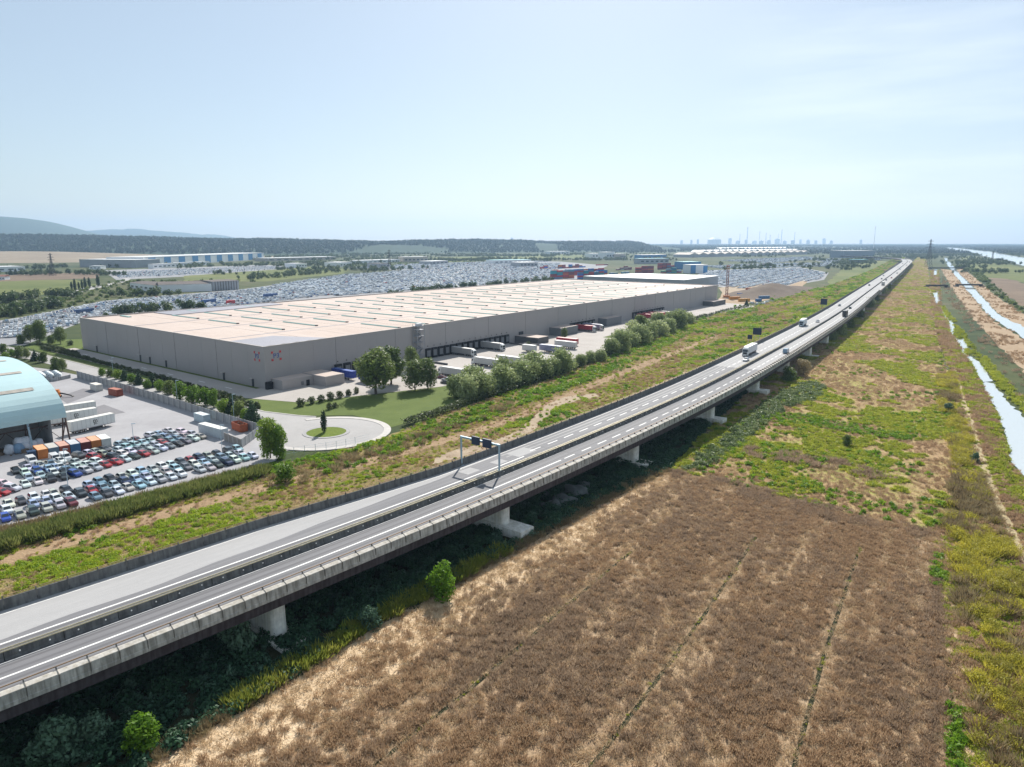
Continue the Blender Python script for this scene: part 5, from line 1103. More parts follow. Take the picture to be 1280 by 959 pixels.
# two white box trailers beside the shed, with black lettering
def lettered(pt0, pt1, label):
    a = np.array(pt0); b = np.array(pt1); d = b - a; r = math.atan2(d[1], d[0]); d = d / np.hypot(*d); nn = np.array([-d[1], d[0]]); c = a + d * 6.8 + nn * 1.3
    t = trailer(c[0], c[1], .09, r, (.66, .68, .66), label, 13.6, tops=(.76, .73, .66))
    box = [o for o in t.children if o.name.startswith('box_body')][0]
    flat_text('m', 1.9, BLACK, box, lambda x, y, z: Vector((x + .6, -1.30 - z, 3.0 + y)), 'lettering'); flat_text('sc', 1.5, BLACK, box, lambda x, y, z: Vector((x + .6, -1.30 - z, 2.25 + y)), 'lettering')
lettered((-133.89,208.84), (-126.78,220.80), 'white box trailer with black lettering standing clear of the shed')
lettered((-145.92,217.81), (-137.54,227.01), 'white box trailer with black lettering tucked beside the shed roof')
_p = np.array((-148.36,233.56)); trailer(_p[0], _p[1], .09, math.atan2(*(np.array((-137.54,227.01)) - np.array((-145.92,217.81)))[::-1]), (.62, .64, .62), 'plain white trailer behind the two lettered ones', tops=(.76, .73, .66))
# vans and trailers in the compound beyond the lawn
k = 0
for r_ in range(4):
    a = np.array([(-321.19,444.32), (-335.47,464.58), (-354.37,491.41), (-370.66,516.19)][r_]); b = np.array([(-289.08,473.20), (-307.49,505.99), (-319.85,526.80), (-338.02,555.29)][r_])
    L_ = np.hypot(*(b - a)); d = (b - a) / L_
    for i in range(int(L_ / 5.5)):
        if rc.random() < .25: continue
        p = a + d * (5.5 * i + 2); cn = rc.choice(['white', 'white', 'white', 'pale blue', 'silver']); car('van', p[0], p[1], .05, math.atan2(d[1], d[0]) + 1.5, COLS[cn], '%s van in the compound beyond the lawn, %s row, %s bay from the warehouse' % (cn, ordn[r_], ordn[int(L_ / 5.5) - 1 - i]), 'vans in the compound beyond the lawn'); k += 1
for p0, p1, c, lb in (((-348.53,567.55), (-345.01,586.96), (.03, .07, .17), 'dark blue trailer behind the far corner of the warehouse roof'), ((-329.15,586.96), (-323.65,604.16), (.03, .06, .15), 'dark blue trailer first along the roof edge from the far corner'), ((-324.15,607.72), (-316.90,626.15), (.04, .08, .18), 'dark blue trailer second along the roof edge from the far corner'), ((-290.19,662.25), (-282.71,684.13), (.03, .09, .25), 'blue trailer near the red lorry behind the roof edge'), ((-259.8,737.7), (-246.8,759.2), (.03, .09, .25), 'blue trailer farther along behind the roof edge'), ((-263.23,658.04), (-259.83,666.52), (.45, .03, .04), 'red lorry box behind the roof edge')):
    a = np.array(p0); b = np.array(p1); d = b - a; trailer((a + b)[0] / 2, (a + b)[1] / 2, .05, math.atan2(d[1], d[0]), c, lb, float(np.clip(np.hypot(*d), 7, 17)), tops=tuple(v * 1.3 + .02 for v in c))

# the mass of parked cars towards the horizon
def far_paint():
    m = bpy.data.materials.new('far_car_paint_mat'); m.use_nodes = True; nt = m.node_tree; p = nt.nodes['Principled BSDF']; p.inputs['Roughness'].default_value = .3; p.inputs['Coat Weight'].default_value = .4
    oi = nt.nodes.new('ShaderNodeObjectInfo'); r = _ramp(nt, [(0, (.80, .81, .82)), (.58, (.58, .62, .68)), (.74, (.30, .40, .52)), (.84, (.06, .07, .09)), (.90, (.04, .11, .30)), (.94, (.30, .31, .32)), (.985, (.35, .03, .03))]); r.color_ramp.interpolation = 'CONSTANT'
    nt.links.new(oi.outputs['Random'], r.inputs['Fac']); nt.links.new(r.outputs['Color'], p.inputs['Base Color']); return m
FP = far_paint()
def far_mesh(kind):
    S = CARS[kind]; mb = MB(); rows = [[(x, -w, zb), (x, -w, zs_), (x, -wr, zr), (x, wr, zr), (x, w, zs_), (x, w, zb)] for x, zb, zs_, zr, w, wr in S]; k = 6
    for i in range(len(rows) - 1):
        for j in range(k - 1):
            mb.mi = 1 if (kind != 'van' and ((i in (2, 4) and j == 2) or (i == 3 and j in (1, 3)))) or (kind == 'van' and i == 2 and j == 2) else 0
            mb.face([rows[i][j], rows[i][j + 1], rows[i + 1][j + 1], rows[i + 1][j]])
    mb.mi = 0; mb.face(rows[0][::-1]); mb.face(rows[-1]); return mb.mesh('far_' + kind, [FP, GLASS])
variant_set('far_car', [far_mesh('hatchback'), far_mesh('saloon'), far_mesh('compact SUV'), far_mesh('van')])
def lot_grid(poly, head, pitch, row, aisle=3, keep=.93, seed=0, holes=()):
    rg = np.random.default_rng(seed); a = np.array(poly); c = a.mean(0); R = np.hypot(*(a - c).T).max(); u = np.array([math.cos(head), math.sin(head)]); v = np.array([-u[1], u[0]])
    I = np.arange(-int(R / pitch), int(R / pitch) + 1); J = np.arange(-int(R / row), int(R / row) + 1); J = J[J % aisle != 0]
    ii, jj = np.meshgrid(I, J); P = c + np.outer(ii.ravel() * pitch, u) + np.outer(jj.ravel() * row, v); P = P + rg.normal(0, .12, P.shape)
    P = P[inside(poly, P)]; P = P[rg.random(len(P)) < keep * np.clip(.55 + 1.2 * vnoise(P, 45, seed), 0, 1)]
    return P, np.full(len(P), head + math.pi / 2)
lots = [([(-309.05,425.71),(-364.02,473.20),(-373.93,543.54),(-394.36,688.68),(-361.7,759.2),(-308.17,629.97),(-318.66,526.80),(-294.50,448.23)], R_(34), 2.5, 5.4, 3, 1), ([(-386.63,688.68),(-321.8,845.5),(-274.0,1116.2),(-195.7,794.0),(-266.70,607.72),(-290.81,586.96)], R_(30), 2.5, 5.4, 4, 2), ([(-319.8,953.7),(-292.3,1248.9),(-197.2,1476.5),(0.0,1835.7),(129.1,1936.5),(62.3,1116.2),(-80.9,904.2),(-190.0,770.5)], R_(36), 2.6, 5.6, 3, 3),
        ([(-748.8,1344.7),(-582.1,1689.1),(-476.7,1564.1),(-555.9,1279.3),(-623.3,1140.5)], R_(20), 3.2, 8, 2, 4), ([(274.9,1070.7),(386.5,1417.0),(626.3,1564.1),(572.5,1311.2),(478.2,1116.2),(374.5,971.4),(283.3,888.8)], R_(60), 2.6, 5.6, 3, 5), ([(450.7,1689.1),(676.0,1901.7),(860.4,1936.5),(760.5,1689.1),(655.2,1636.8),(445.8,1541.2)], R_(50), 2.8, 6, 3, 6), ([(-377.2,1541.2),(-280.7,1804.4),(0.0,2131.3),(116.0,2089.3),(0.0,1901.7),(-200.0,1497.5)], R_(28), 2.8, 6, 3, 7), ([(917.5,2175.0),(1100.5,2480.2),(1044.6,2268.1),(830.2,1868.1)], R_(40), 2.8, 6, 3, 8), ([(627.8,2175.0),(1122.4,2735.7),(1025.3,2369.4),(688.3,1936.5)], R_(40), 3, 7, 3, 9)]
LP_, LR_ = [], []
for pl, hd_, pi_, ro_, ai_, sd_ in lots:
    p_, r__ = lot_grid(pl, hd_, pi_, ro_, ai_, seed=sd_); LP_.append(p_); LR_.append(r__)
LP_ = np.concatenate(LP_); LR_ = np.concatenate(LR_)
print('far cars', len(LP_))
scatter('far_parked_cars', LP_, 1.0, 'far_car', 'endless rows of pale parked cars filling the lots behind the warehouse', 'cars', z=.12, tilt=0, seed=77, rz=LR_)

# ---------------------------------------------------------------- vegetation
M_PATHPOLY = [np.array(q) for q in BANKPATH]
def off_path(P): return P[~inside(BANKPATH, P)]
def LM_(n, a, b, c, t=.35): return leaf_mat(n, a, b, c, t)
M_DRY = LM_('dry_weed_mat', (.335, .225, .138), (.45, .312, .193), (.58, .43, .275), .35)
M_DRY2 = LM_('grey_weed_mat', (.285, .205, .14), (.38, .28, .195), (.48, .365, .255), .35)
M_STRAW = LM_('straw_mat', (.46, .34, .20), (.60, .46, .29), (.68, .54, .36), .3)
M_WEED = LM_('bright_weed_mat', (.12, .24, .02), (.20, .34, .025), (.32, .40, .03), .45)
M_YEL = LM_('yellow_weed_mat', (.25, .30, .04), (.38, .42, .05), (.50, .49, .07), .45)
M_BROOM = LM_('broom_mat', (.30, .27, .06), (.45, .41, .055), (.62, .54, .07), .45)
M_REED = LM_('reed_mat', (.11, .15, .04), (.18, .21, .06), (.28, .28, .09), .4)
M_SUNREED = LM_('sunlit_reed_mat', (.15, .20, .03), (.27, .30, .05), (.42, .38, .09), .4)
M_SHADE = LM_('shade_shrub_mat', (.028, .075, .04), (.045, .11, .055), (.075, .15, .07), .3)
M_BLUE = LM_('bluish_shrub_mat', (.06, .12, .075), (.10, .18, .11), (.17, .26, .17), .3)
M_BRAM = LM_('bramble_mat', (.11, .16, .055), (.19, .25, .10), (.30, .34, .15), .35)
M_HEDGE = LM_('hedge_mat', (.055, .08, .03), (.09, .115, .045), (.14, .165, .075), .3)
M_TREE = LM_('tree_leaf_mat', (.08, .125, .03), (.14, .195, .05), (.25, .29, .09), .4)
M_TREE2 = LM_('light_tree_leaf_mat', (.11, .155, .045), (.17, .22, .07), (.25, .29, .10), .4)
M_OLIVE = LM_('olive_leaf_mat', (.21, .26, .10), (.34, .40, .17), (.50, .54, .28), .4)
M_BRIGHT = LM_('bright_tree_leaf_mat', (.11, .20, .025), (.17, .28, .035), (.26, .34, .05), .45)
M_CON = LM_('conifer_mat', (.022, .052, .026), (.035, .072, .034), (.05, .095, .045), .2)
M_FOR = LM_('forest_leaf_mat', (.018, .045, .026), (.03, .065, .034), (.05, .085, .045), .25)
M_FOR2 = LM_('plain_tree_leaf_mat', (.05, .085, .03), (.08, .12, .04), (.12, .16, .06), .35)
M_BROWNB = LM_('brown_bush_mat', (.20, .15, .085), (.30, .235, .13), (.42, .34, .19), .3)
BARK = mat('bark_mat', (.09, .07, .055), .9, var=.3, vscale=3, bump=.5)

def vset(name, fn, m, k=4):
    variant_set(name, [tri_mesh('%s_mesh%d' % (name, i), fn(np.random.default_rng(100 + i * 7 + len(name))), m) for i in range(k)])
def mound(rg, n, size, r=1.0, h=.8, lobes=7):
    lo = [(rg.uniform(-.5, .5) * r, rg.uniform(-.5, .5) * r, h * rg.uniform(.25, .6), r * rg.uniform(.4, .62), h * rg.uniform(.35, .55)) for _ in range(lobes)]; T = lobed(rg, lo, n, size); T[:, :, 2] = np.maximum(T[:, :, 2], .01); return T
vset('dryclump', lambda rg: blades(rg, 46, .62, .42, .045, .55), M_DRY, 5)
vset('greyclump', lambda rg: blades(rg, 46, .75, .45, .045, .5), M_DRY2, 4)
vset('strawtuft', lambda rg: blades(rg, 26, .30, .42, .04, 1.5), M_STRAW, 4)
vset('weed', lambda rg: np.concatenate([mound(rg, 80, .20, .6, .62, 4), blades(rg, 14, .6, .4, .06, .5)]), M_WEED, 4)
vset('yellowweed', lambda rg: np.concatenate([mound(rg, 60, .16, .6, .45, 4), blades(rg, 30, .55, .45, .05, .5)]), M_YEL, 4)
vset('sunweed', lambda rg: np.concatenate([mound(rg, 70, .18, .7, .5, 5), blades(rg, 25, .5, .5, .05, .5)]), LM_('lime_weed_mat', (.22, .34, .03), (.34, .44, .035), (.46, .50, .05), .45), 4)
vset('reed', lambda rg: blades(rg, 60, 2.1, .75, .10, .35), M_REED, 4)
vset('sunreed', lambda rg: np.concatenate([blades(rg, 50, 1.7, .7, .09, .4), mound(rg, 40, .22, .7, 1.1, 4)]), M_SUNREED, 4)
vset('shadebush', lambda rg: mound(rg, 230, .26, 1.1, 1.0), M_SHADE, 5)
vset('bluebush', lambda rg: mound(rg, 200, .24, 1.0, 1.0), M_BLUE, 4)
vset('bramble', lambda rg: mound(rg, 190, .24, 1.2, .9), M_BRAM, 5)
vset('broom', lambda rg: np.concatenate([blades(rg, 70, 1.0, .6, .03, .8), mound(rg, 260, .10, .9, 1.1, 10)]), M_BROOM, 5)
vset('browncane', lambda rg: blades(rg, 90, 1.2, .7, .05, .6), M_BROWNB, 4)
vset('fartree', lambda rg: lobed(rg, [(rg.uniform(-2, 2), rg.uniform(-2, 2), rg.uniform(3, 8), rg.uniform(1.8, 3.2), rg.uniform(2, 3.4)) for _ in range(7)], 110, 1.7), M_FOR, 6)
vset('lowshrub', lambda rg: mound(rg, 90, .55, 1.6, 1.5, 6), M_TREE2, 4)
vset('plaintree', lambda rg: lobed(rg, [(rg.uniform(-2, 2), rg.uniform(-2, 2), rg.uniform(2.5, 7), rg.uniform(1.8, 3.0), rg.uniform(2, 3.0)) for _ in range(8)], 170, 1.2), M_FOR2, 6)
def sizes(n, a, b, seed=0): return np.random.default_rng(seed + 3).uniform(a, b, n)
def seg_dist(P, line):
    best = np.full(len(P), 1e9)
    for a, b in zip(line[:-1], line[1:]):
        a = np.array(a); b = np.array(b); d = b - a; t = np.clip(((P - a) @ d) / (d @ d), 0, 1); best = np.minimum(best, np.hypot(*(P - a - t[:, None] * d).T))
    return best
# ---- dry field
FUR = [[(1.52,57.19),(8.47,69.12),(16.36,80.98),(30.30,102.72),(48.70,132.97)], [(23.71,55.47),(33.88,73.61),(44.49,91.70),(67.10,128.07)], [(-18.04,66.19),(-4.30,85.69),(7.66,103.96),(22.84,126.27)]]
ru = np.array(FUR[0][-1]) - np.array(FUR[0][0]); ru /= np.hypot(*ru); rv = np.array([-ru[1], ru[0]])
def rowcoord(P): return np.stack([(P @ ru) * .07, P @ rv], 1)
EDGE_LINE = FIELD_EDGE[:9]
def field_d(P):
    q = rowcoord(P); n = .38 * vnoise(q, 1.8, 1) + .24 * vnoise(q, .7, 5) + .16 * vnoise(P, 9, 2) + .22 * vnoise(P, 1.9, 3); e = seg_dist(P, EDGE_LINE); d = np.clip((n - .28) * 2.9, .10, 1)
    d = d * np.clip((e - 2.0) / 14, .10, 1)
    for f in FUR: d = d * (seg_dist(P, f) > .55)
    return d
P = in_poly(DRY_FIELD, 4.2, 190000, field_d, 1); P = P[P[:, 1] > 45]; print('field', len(P))
h = (vnoise(P, 18, 6) * .6 + np.random.default_rng(6).random(len(P)) * .4) > .55
scatter('dry_field_weeds', P[~h], sizes((~h).sum(), .55, 1.2), 'dryclump', 'dry brown weeds covering the fallow field', 'weeds', z=.10, seed=1)
scatter('grey_field_weeds', P[h], sizes(h.sum(), .5, 1.1), 'greyclump', 'grey brown weeds in darker drifts across the fallow field', 'weeds', z=.10, seed=2)
P = in_poly(DRY_FIELD, 1.6, 90000, lambda P: np.clip(1.15 - field_d(P), 0, 1), 3); P = P[P[:, 1] > 45]
scatter('straw_grass', P, sizes(len(P), .7, 1.6), 'strawtuft', 'pale flattened straw lying between the field weeds', 'straw', z=.13, seed=3)
pts = []
for f in FUR:
    for a, b in zip(f[:-1], f[1:]): pts += [np.array(a) + (np.array(b) - np.array(a)) * t for t in np.random.default_rng(4).random(int(np.hypot(*(np.array(b) - np.array(a))) * .55))]
pts = np.array(pts); pts = pts + np.random.default_rng(5).normal(0, .25, pts.shape)
scatter('furrow_weeds', pts, sizes(len(pts), .2, .55), 'yellowweed', 'sparse green weeds along the dark furrows of the field', 'weeds', z=.10, seed=4)
for f in FUR:
    mb = MB()
    for a, b in zip(f[:-1], f[1:]):
        a = np.array(a); b = np.array(b); d = (b - a) / np.hypot(*(b - a)); nn = np.array([-d[1], d[0]]) * .28; mb.face([(*(a - nn), .145), (*(a + nn), .145), (*(b + nn), .145), (*(b - nn), .145)])
    tag(mb.build('furrow_ground', G_SOIL), kind='structure')
# field end: darker ragged weeds along the top edge
P = in_poly([(41.31,177.35),(56.34,164.31),(71.16,149.50),(86.15,136.98),(83.08,131.43),(67.51,141.22),(53.19,154.49),(39.50,169.06)], 2.4, 9000, lambda P: np.clip((vnoise(P, 3.5, 41) - .3) * 2.2, 0, 1), 5); scatter('field_end_weeds', P, sizes(len(P), .6, 1.3), 'greyclump', 'taller dark weeds along the far edge of the field', 'weeds', z=.1, seed=5)
# ---- under and beside the viaduct
def near_edge(P, lo, hi): 
    e = seg_dist(P, EDGE_LINE); return ((e > lo) & (e < hi)).astype(float)
DITCH_POLY = [(-54.99,66.19),(-40.44,51.51),(-40.55,69.98),(-34.06,79.10),(-19.82,100.57),(-10.89,111.67),(9.90,137.81),(40.88,175.37),(64.49,213.00),(54.57,213.00),(35.25,187.90),(0.00,142.10),(-32.83,102.72),(-47.45,86.05),(-63.85,70.99)]
SHADE_POLY = [(-48.80,51.51),(-46.79,59.00),(-40.86,70.60),(-34.35,79.87),(-27.12,90.71),(-19.99,101.52),(-10.99,112.82),(0.00,126.63),(10.01,139.50),(24.30,157.64),(40.75,176.68),(70.39,233.56),(121.62,322.16),(186.80,422.17),(177.22,422.17),(105.32,306.32),(62.42,245.32),(39.68,213.00),(12.30,174.07),(-7.09,149.01),(-24.36,126.27),(-35.07,110.55),(-46.02,98.04),(-56.08,86.05),(-64.69,77.15),(-72.70,66.75),(-62.74,51.51)]
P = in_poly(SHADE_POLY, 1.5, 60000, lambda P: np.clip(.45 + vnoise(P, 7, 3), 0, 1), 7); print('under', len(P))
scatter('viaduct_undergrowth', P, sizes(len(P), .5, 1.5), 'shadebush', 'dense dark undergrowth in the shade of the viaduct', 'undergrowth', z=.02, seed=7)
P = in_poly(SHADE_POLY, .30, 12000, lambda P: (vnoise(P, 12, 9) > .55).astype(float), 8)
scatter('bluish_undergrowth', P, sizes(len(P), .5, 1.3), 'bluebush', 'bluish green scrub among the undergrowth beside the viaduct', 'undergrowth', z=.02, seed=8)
SUNL = FIELD_EDGE[:9]
def band(line, lo, hi, dens, seed):
    out = []; rg = np.random.default_rng(seed)
    for a, b in zip(line[:-1], line[1:]):
        a = np.array(a); b = np.array(b); L_ = np.hypot(*(b - a)); n = int(L_ * (hi - lo) * dens); d = (b - a) / L_; nn = np.array([-d[1], d[0]]); out.append(a + np.outer(rg.random(n) * L_, d) + np.outer(rg.uniform(lo, hi, n), nn))
    return np.concatenate(out)
P = band(SUNL[1:6], .3, 3.2, 2.4, 11); scatter('sunlit_reeds', P, sizes(len(P), .5, 1.05), 'sunreed', 'sunlit yellow green reeds between the shade and the field', 'reeds', z=.05, seed=11)
P = band(SUNL[4:9] , .0, 3.0, 1.4, 12); scatter('field_margin_weeds', P, sizes(len(P), .5, 1.0), 'browncane', 'brown dry stalks along the margin of the field', 'weeds', z=.05, seed=12)
P = band(SUNL[:3], .0, 2.6, 1.8, 13); scatter('brown_margin_stalks', P, sizes(len(P), .5, .9), 'browncane', 'brown stalks at the corner where field meets the shade', 'weeds', z=.05, seed=13)
P = band(SUNL[2:9], 1.5, 5.0, .35, 14); scatter('margin_weeds', P, sizes(len(P), .6, 1.3), 'weed', 'bright green weeds dotted along the shaded margin', 'weeds', z=.05, seed=14)
# ---- meadow between viaduct and ditch
Pm = spread(MEADOW, 2.6, 190, 1.6, 20)
q = np.stack([Pm[:, 0], Pm[:, 1] * .55], 1); n1 = vnoise(q, 13, 5) * .6 + vnoise(Pm, 4, 6) * .4; sc_ = np.clip(Pm[:, 1] / 190, 1, 5.5)
rr0 = np.random.default_rng(2).random(len(Pm)); g = (n1 > .55) & (rr0 < .62); br = (n1 < .47) & (rr0 < .26); w = ~g & ~br & (rr0 > .62)
print('meadow', g.sum(), w.sum(), br.sum())
scatter('meadow_weeds', Pm[g], sizes(g.sum(), .6, 1.5) * sc_[g] ** .8, 'yellowweed', 'yellow green weeds in drifts over the rough meadow', 'weeds', z=.045, seed=21, zs=np.clip(1.0 / sc_[g] ** .5, .4, 1))
scatter('meadow_grass', Pm[w], sizes(w.sum(), .6, 1.3) * sc_[w] ** .8, 'strawtuft', 'tan dry grass over the rough meadow', 'grass', z=.045, seed=22)
scatter('meadow_brown_weeds', Pm[br], sizes(br.sum(), .5, 1.2) * sc_[br] ** .8, 'dryclump', 'reddish brown weeds over the rough meadow', 'weeds', z=.045, seed=23, zs=np.clip(1.0 / sc_[br] ** .6, .4, 1))
P = in_poly([(63.08,203.96),(85.71,242.88),(109.43,275.63),(126.10,295.39),(126.32,278.74),(113.24,258.27),(97.88,245.32),(81.55,222.83),(64.07,195.62),(49.55,175.37),(43.36,175.37)], .55, 4000, None, 24); scatter('bramble_thicket', P, sizes(len(P), .8, 1.6), 'bramble', 'grey green bramble thicket beside the viaduct shade', 'brambles', z=.045, seed=24)
P = in_poly([(85.89,239.30),(100.17,233.56),(111.47,217.81),(122.68,208.39),(118.07,202.24),(106.45,207.49),(94.95,220.80),(80.96,224.90)], .8, 2500, None, 25); scatter('meadow_bright_weeds', P, sizes(len(P), .8, 1.5), 'weed', 'bright green weed belt crossing the meadow', 'weeds', z=.045, seed=25)
P = in_poly([(66.36,195.62),(79.91,189.40),(91.33,180.74),(96.11,167.85),(93.02,163.16),(85.52,172.79),(74.34,180.74),(63.42,186.43)], 1.5, 3500, lambda P: np.clip((vnoise(P, 4, 43) - .25) * 2, 0, 1), 26); scatter('meadow_reeds', P, sizes(len(P), .8, 1.8), 'greyclump', 'low ridge of grey brown dead reeds in the meadow', 'reeds', z=.045, seed=26)
P = np.concatenate([(lambda P: P[vnoise(P, 16, 31) > .55])(spread(MEADOW, .16, 190, 2.0, 27))]); scatter('meadow_clumps', P, sizes(len(P), .7, 1.7), 'weed', 'scattered bright weed clumps in the rough meadow', 'weeds', z=.045, seed=27)
P = in_poly([(578.7,1049.2),(783.6,1379.9),(634.2,1093.0),(372.63,629.97),(247.66,405.29),(182.93,288.51),(169.46,272.58),(224.23,375.19),(306.28,532.27),(375.27,670.84)], .25, 5000, None, 28); scatter('dark_reed_belt', P, sizes(len(P), 1.3, 2.6), 'greyclump', 'dark dead reed belt along the meadow', 'reeds', z=.045, seed=28)
# ---- broom belt, bank and ditch sides
BROOM = [(186.76,306.32),(196.11,310.14),(152.15,233.56),(124.47,180.74),(107.23,147.58),(94.71,122.81),(78.32,95.84),(62.08,69.85),(52.98,51.51),(42.18,51.51),(53.26,69.85),(60.80,84.30),(70.71,102.72),(81.64,122.81),(90.36,139.93),(109.39,167.85),(125.86,195.62),(152.07,245.32)]
P = in_poly(BROOM, 1.6, 30000, lambda P: np.clip((vnoise(P, 7, 12) - .22) * 2.2, 0, 1), 30); P = off_path(P); hh = (vnoise(P, 9, 15) * .65 + np.random.default_rng(4).random(len(P)) * .35) > .42
scatter('broom_scrub', P[hh], sizes(hh.sum(), .8, 1.8), 'broom', 'yellow green broom scrub in a belt beside the bank path', 'scrub', z=.07, seed=30)
scatter('brown_scrub', P[~hh], sizes((~hh).sum(), .8, 1.5), 'browncane', 'brown dry scrub mixed into the broom belt', 'scrub', z=.07, seed=31)
P = spread(BANK, 1.8, 150, 1.6, 32); P = P[P[:, 1] > 45]; P = np.concatenate([off_path(P), P[inside(BANKPATH, P)][::6]]); yb = (vnoise(P, 6, 17) * .6 + np.random.default_rng(6).random(len(P)) * .4) > .52; scatter('bank_weeds', P[yb], sizes(yb.sum(), .5, 1.2) * np.clip(P[yb][:, 1] / 170, 1, 3), 'yellowweed', 'yellow green weeds on the ditch bank', 'weeds', z=.07, seed=35); P = P[~yb]; scatter('bank_grass', P, sizes(len(P), .6, 1.4) * np.clip(P[:, 1] / 170, 1, 3), 'dryclump', 'reddish dry grass on the ditch bank', 'grass', z=.07, seed=32)
P = in_poly([(83.22,136.16),(86.83,134.55),(78.59,116.39),(67.88,95.84),(59.51,80.98),(53.08,69.85),(41.83,51.51),(38.62,51.51),(54.36,77.89),(65.63,98.04),(75.82,117.93)], 2.4, 9000, None, 33); scatter('path_grass', P, sizes(len(P), .7, 1.5), 'strawtuft', 'flattened tan grass along the field edge path', 'grass', z=.16, seed=33)
P = in_poly([(80.39,126.27),(81.61,126.27),(74.82,113.40),(71.77,110.55)], 1.6, 300, None, 34); P = np.concatenate([P, in_poly([(55.35,80.19),(57.26,80.98),(50.92,69.85),(47.59,63.99),(45.92,63.99)], 1.6, 300, None, 35), in_poly([(77.19,122.81),(78.97,122.81),(73.14,111.96),(71.78,111.96)], .5, 100, None, 36)]); scatter('path_weeds', P, sizes(len(P), .8, 1.5), 'weed', 'bright weeds at the field corner path', 'weeds', z=.1, seed=34)
for i, (pl, vs_n, dn, sz) in enumerate([([(235.76,375.19),(197.65,306.32),(171.65,258.27),(152.22,222.83),(136.25,194.03),(125.03,172.79),(119.64,160.91),(109.28,131.81),(117.12,142.10),(127.88,172.79),(141.42,195.62),(160.92,228.08),(178.21,258.27),(196.40,291.91),(224.82,344.34)], 'yellowweed', 2.2, (1.0, 2.0)), ([(230.33,344.34),(204.07,295.39),(185.36,258.27),(172.81,229.15),(145.73,162.03),(155.83,174.07),(182.86,239.30),(197.70,272.58),(216.72,310.14),(242.35,359.12)], 'yellowweed', 1.6, (1.0, 2.2)), ([(384.32,637.75),(330.30,532.27),(278.55,440.47),(238.28,364.33),(227.73,354.06),(265.59,425.71),(316.66,521.44)], 'yellowweed', .8, (1.2, 2.6)),
        ([(405.41,670.84),(305.31,482.14),(248.57,375.19),(212.04,306.32),(203.39,295.39),(236.62,359.12),(282.31,448.23),(352.96,580.35)], 'yellowweed', .5, (1.4, 2.6)), ([(731.6,1219.9),(469.9,748.3),(349.52,532.27),(282.91,411.88),(230.14,314.05),(161.42,180.74),(147.64,164.31),(180.09,239.30),(197.07,272.58),(231.22,337.39),(287.03,440.47),(389.64,629.97),(562.2,936.6)], 'greyclump', .45, (1.4, 2.8)), ([(1061.0,1689.1),(948.1,1456.1),(769.6,1165.8),(518.5,748.3),(412.48,567.55),(430.83,607.72),(550.3,819.0),(737.8,1140.5)], 'lowshrub', .02, (1.0, 2.2))]):
    P = in_poly(pl, dn, 9000, None, 40 + i); scatter(['ditch_side_weeds', 'ditch_far_weeds', 'upper_ditch_weeds', 'ditch_reed_weeds', 'dead_reed_belt', 'canal_shrubbery'][i], P, sizes(len(P), *sz), vs_n, ['yellow green weeds lining the near side of the ditch', 'yellow green weeds lining the far side of the ditch', 'weeds between the ditch pools', 'weeds along the upper ditch', 'dark dead reed belt between ditch and canal', 'low shrubs along the canal bank'][i], 'weeds', z=.1, seed=40 + i)
P = np.concatenate([spread([(919.0,1541.2),(891.4,1456.1),(369.79,549.35),(318.68,444.32),(233.63,288.51),(189.13,231.34),(235.88,322.16),(302.12,448.23),(493.7,794.0)], .35, 200, 1.3, 47), spread([(897.8,1456.1),(965.3,1541.2),(550.3,819.0),(403.75,555.29),(354.42,440.47),(307.69,380.85),(348.44,477.63),(400.53,586.96),(624.1,971.4)], .35, 200, 1.3, 48)]); P = P[vnoise(P, 15, 49) > .5]; scatter('sand_bank_weeds', P, sizes(len(P), .8, 2.2), 'dryclump', 'thin dry weeds on the sandy canal banks', 'weeds', z=.12, seed=49)
# ---- verge between viaduct and yard
vg = lambda P: np.clip((.62 * vnoise(np.stack([(P @ [.6, .8]) * .16, (P @ [-.8, .6]) * 1.3], 1), 7, 21) + .38 * vnoise(P, 8, 22) - .43) * 3.4, 0, 1)
Pv = spread(VERGE, 2.0, 190, 1.6, 50); _dp = inside(DIRTPATH, Pv); Pv = Pv[~_dp | (np.random.default_rng(13).random(len(Pv)) < .14)]; _it = inside(TRACKPOLY, Pv); Pv = Pv[~_it | (np.random.default_rng(12).random(len(Pv)) < .3)]; s_v = np.clip(Pv[:, 1] / 200, 1, 4)
dv = vg(Pv); rr_ = np.random.default_rng(8).random(len(Pv)); gm = rr_ < dv * .8; sm = (~gm) & (rr_ > .45); print('verge', gm.sum(), sm.sum())
gy = gm & (vnoise(Pv, 11, 25) > .48); gm = gm & ~gy; scatter('verge_lime_weeds', Pv[gy], sizes(gy.sum(), .6, 1.3) * s_v[gy] ** .8, 'sunweed', 'lime yellow weeds over the verge beside the viaduct', 'weeds', z=.05, seed=65)
scatter('verge_weeds', Pv[gm], sizes(gm.sum(), .6, 1.4) * s_v[gm] ** .8, 'weed', 'bright green weeds over the verge beside the viaduct', 'weeds', z=.05, seed=50)
hm_ = vnoise(Pv[sm], 8, 23) > .5
yv = (~gm) & (~sm) & (rr_ < .3); scatter('verge_yellow_weeds', Pv[yv], sizes(yv.sum(), .4, 1.0) * s_v[yv] ** .8, 'yellowweed', 'yellowish weeds over the verge beside the viaduct', 'weeds', z=.05, seed=58)
scatter('verge_straw_grass', Pv[sm][hm_], sizes(hm_.sum(), .7, 1.5) * s_v[sm][hm_] ** .8, 'strawtuft', 'tan grass over the verge beside the viaduct', 'grass', z=.05, seed=51)
scatter('verge_brown_weeds', Pv[sm][~hm_], sizes((~hm_).sum(), .4, 1.0) * s_v[sm][~hm_] ** .8, 'dryclump', 'brown weeds over the verge beside the viaduct', 'weeds', z=.05, seed=52)
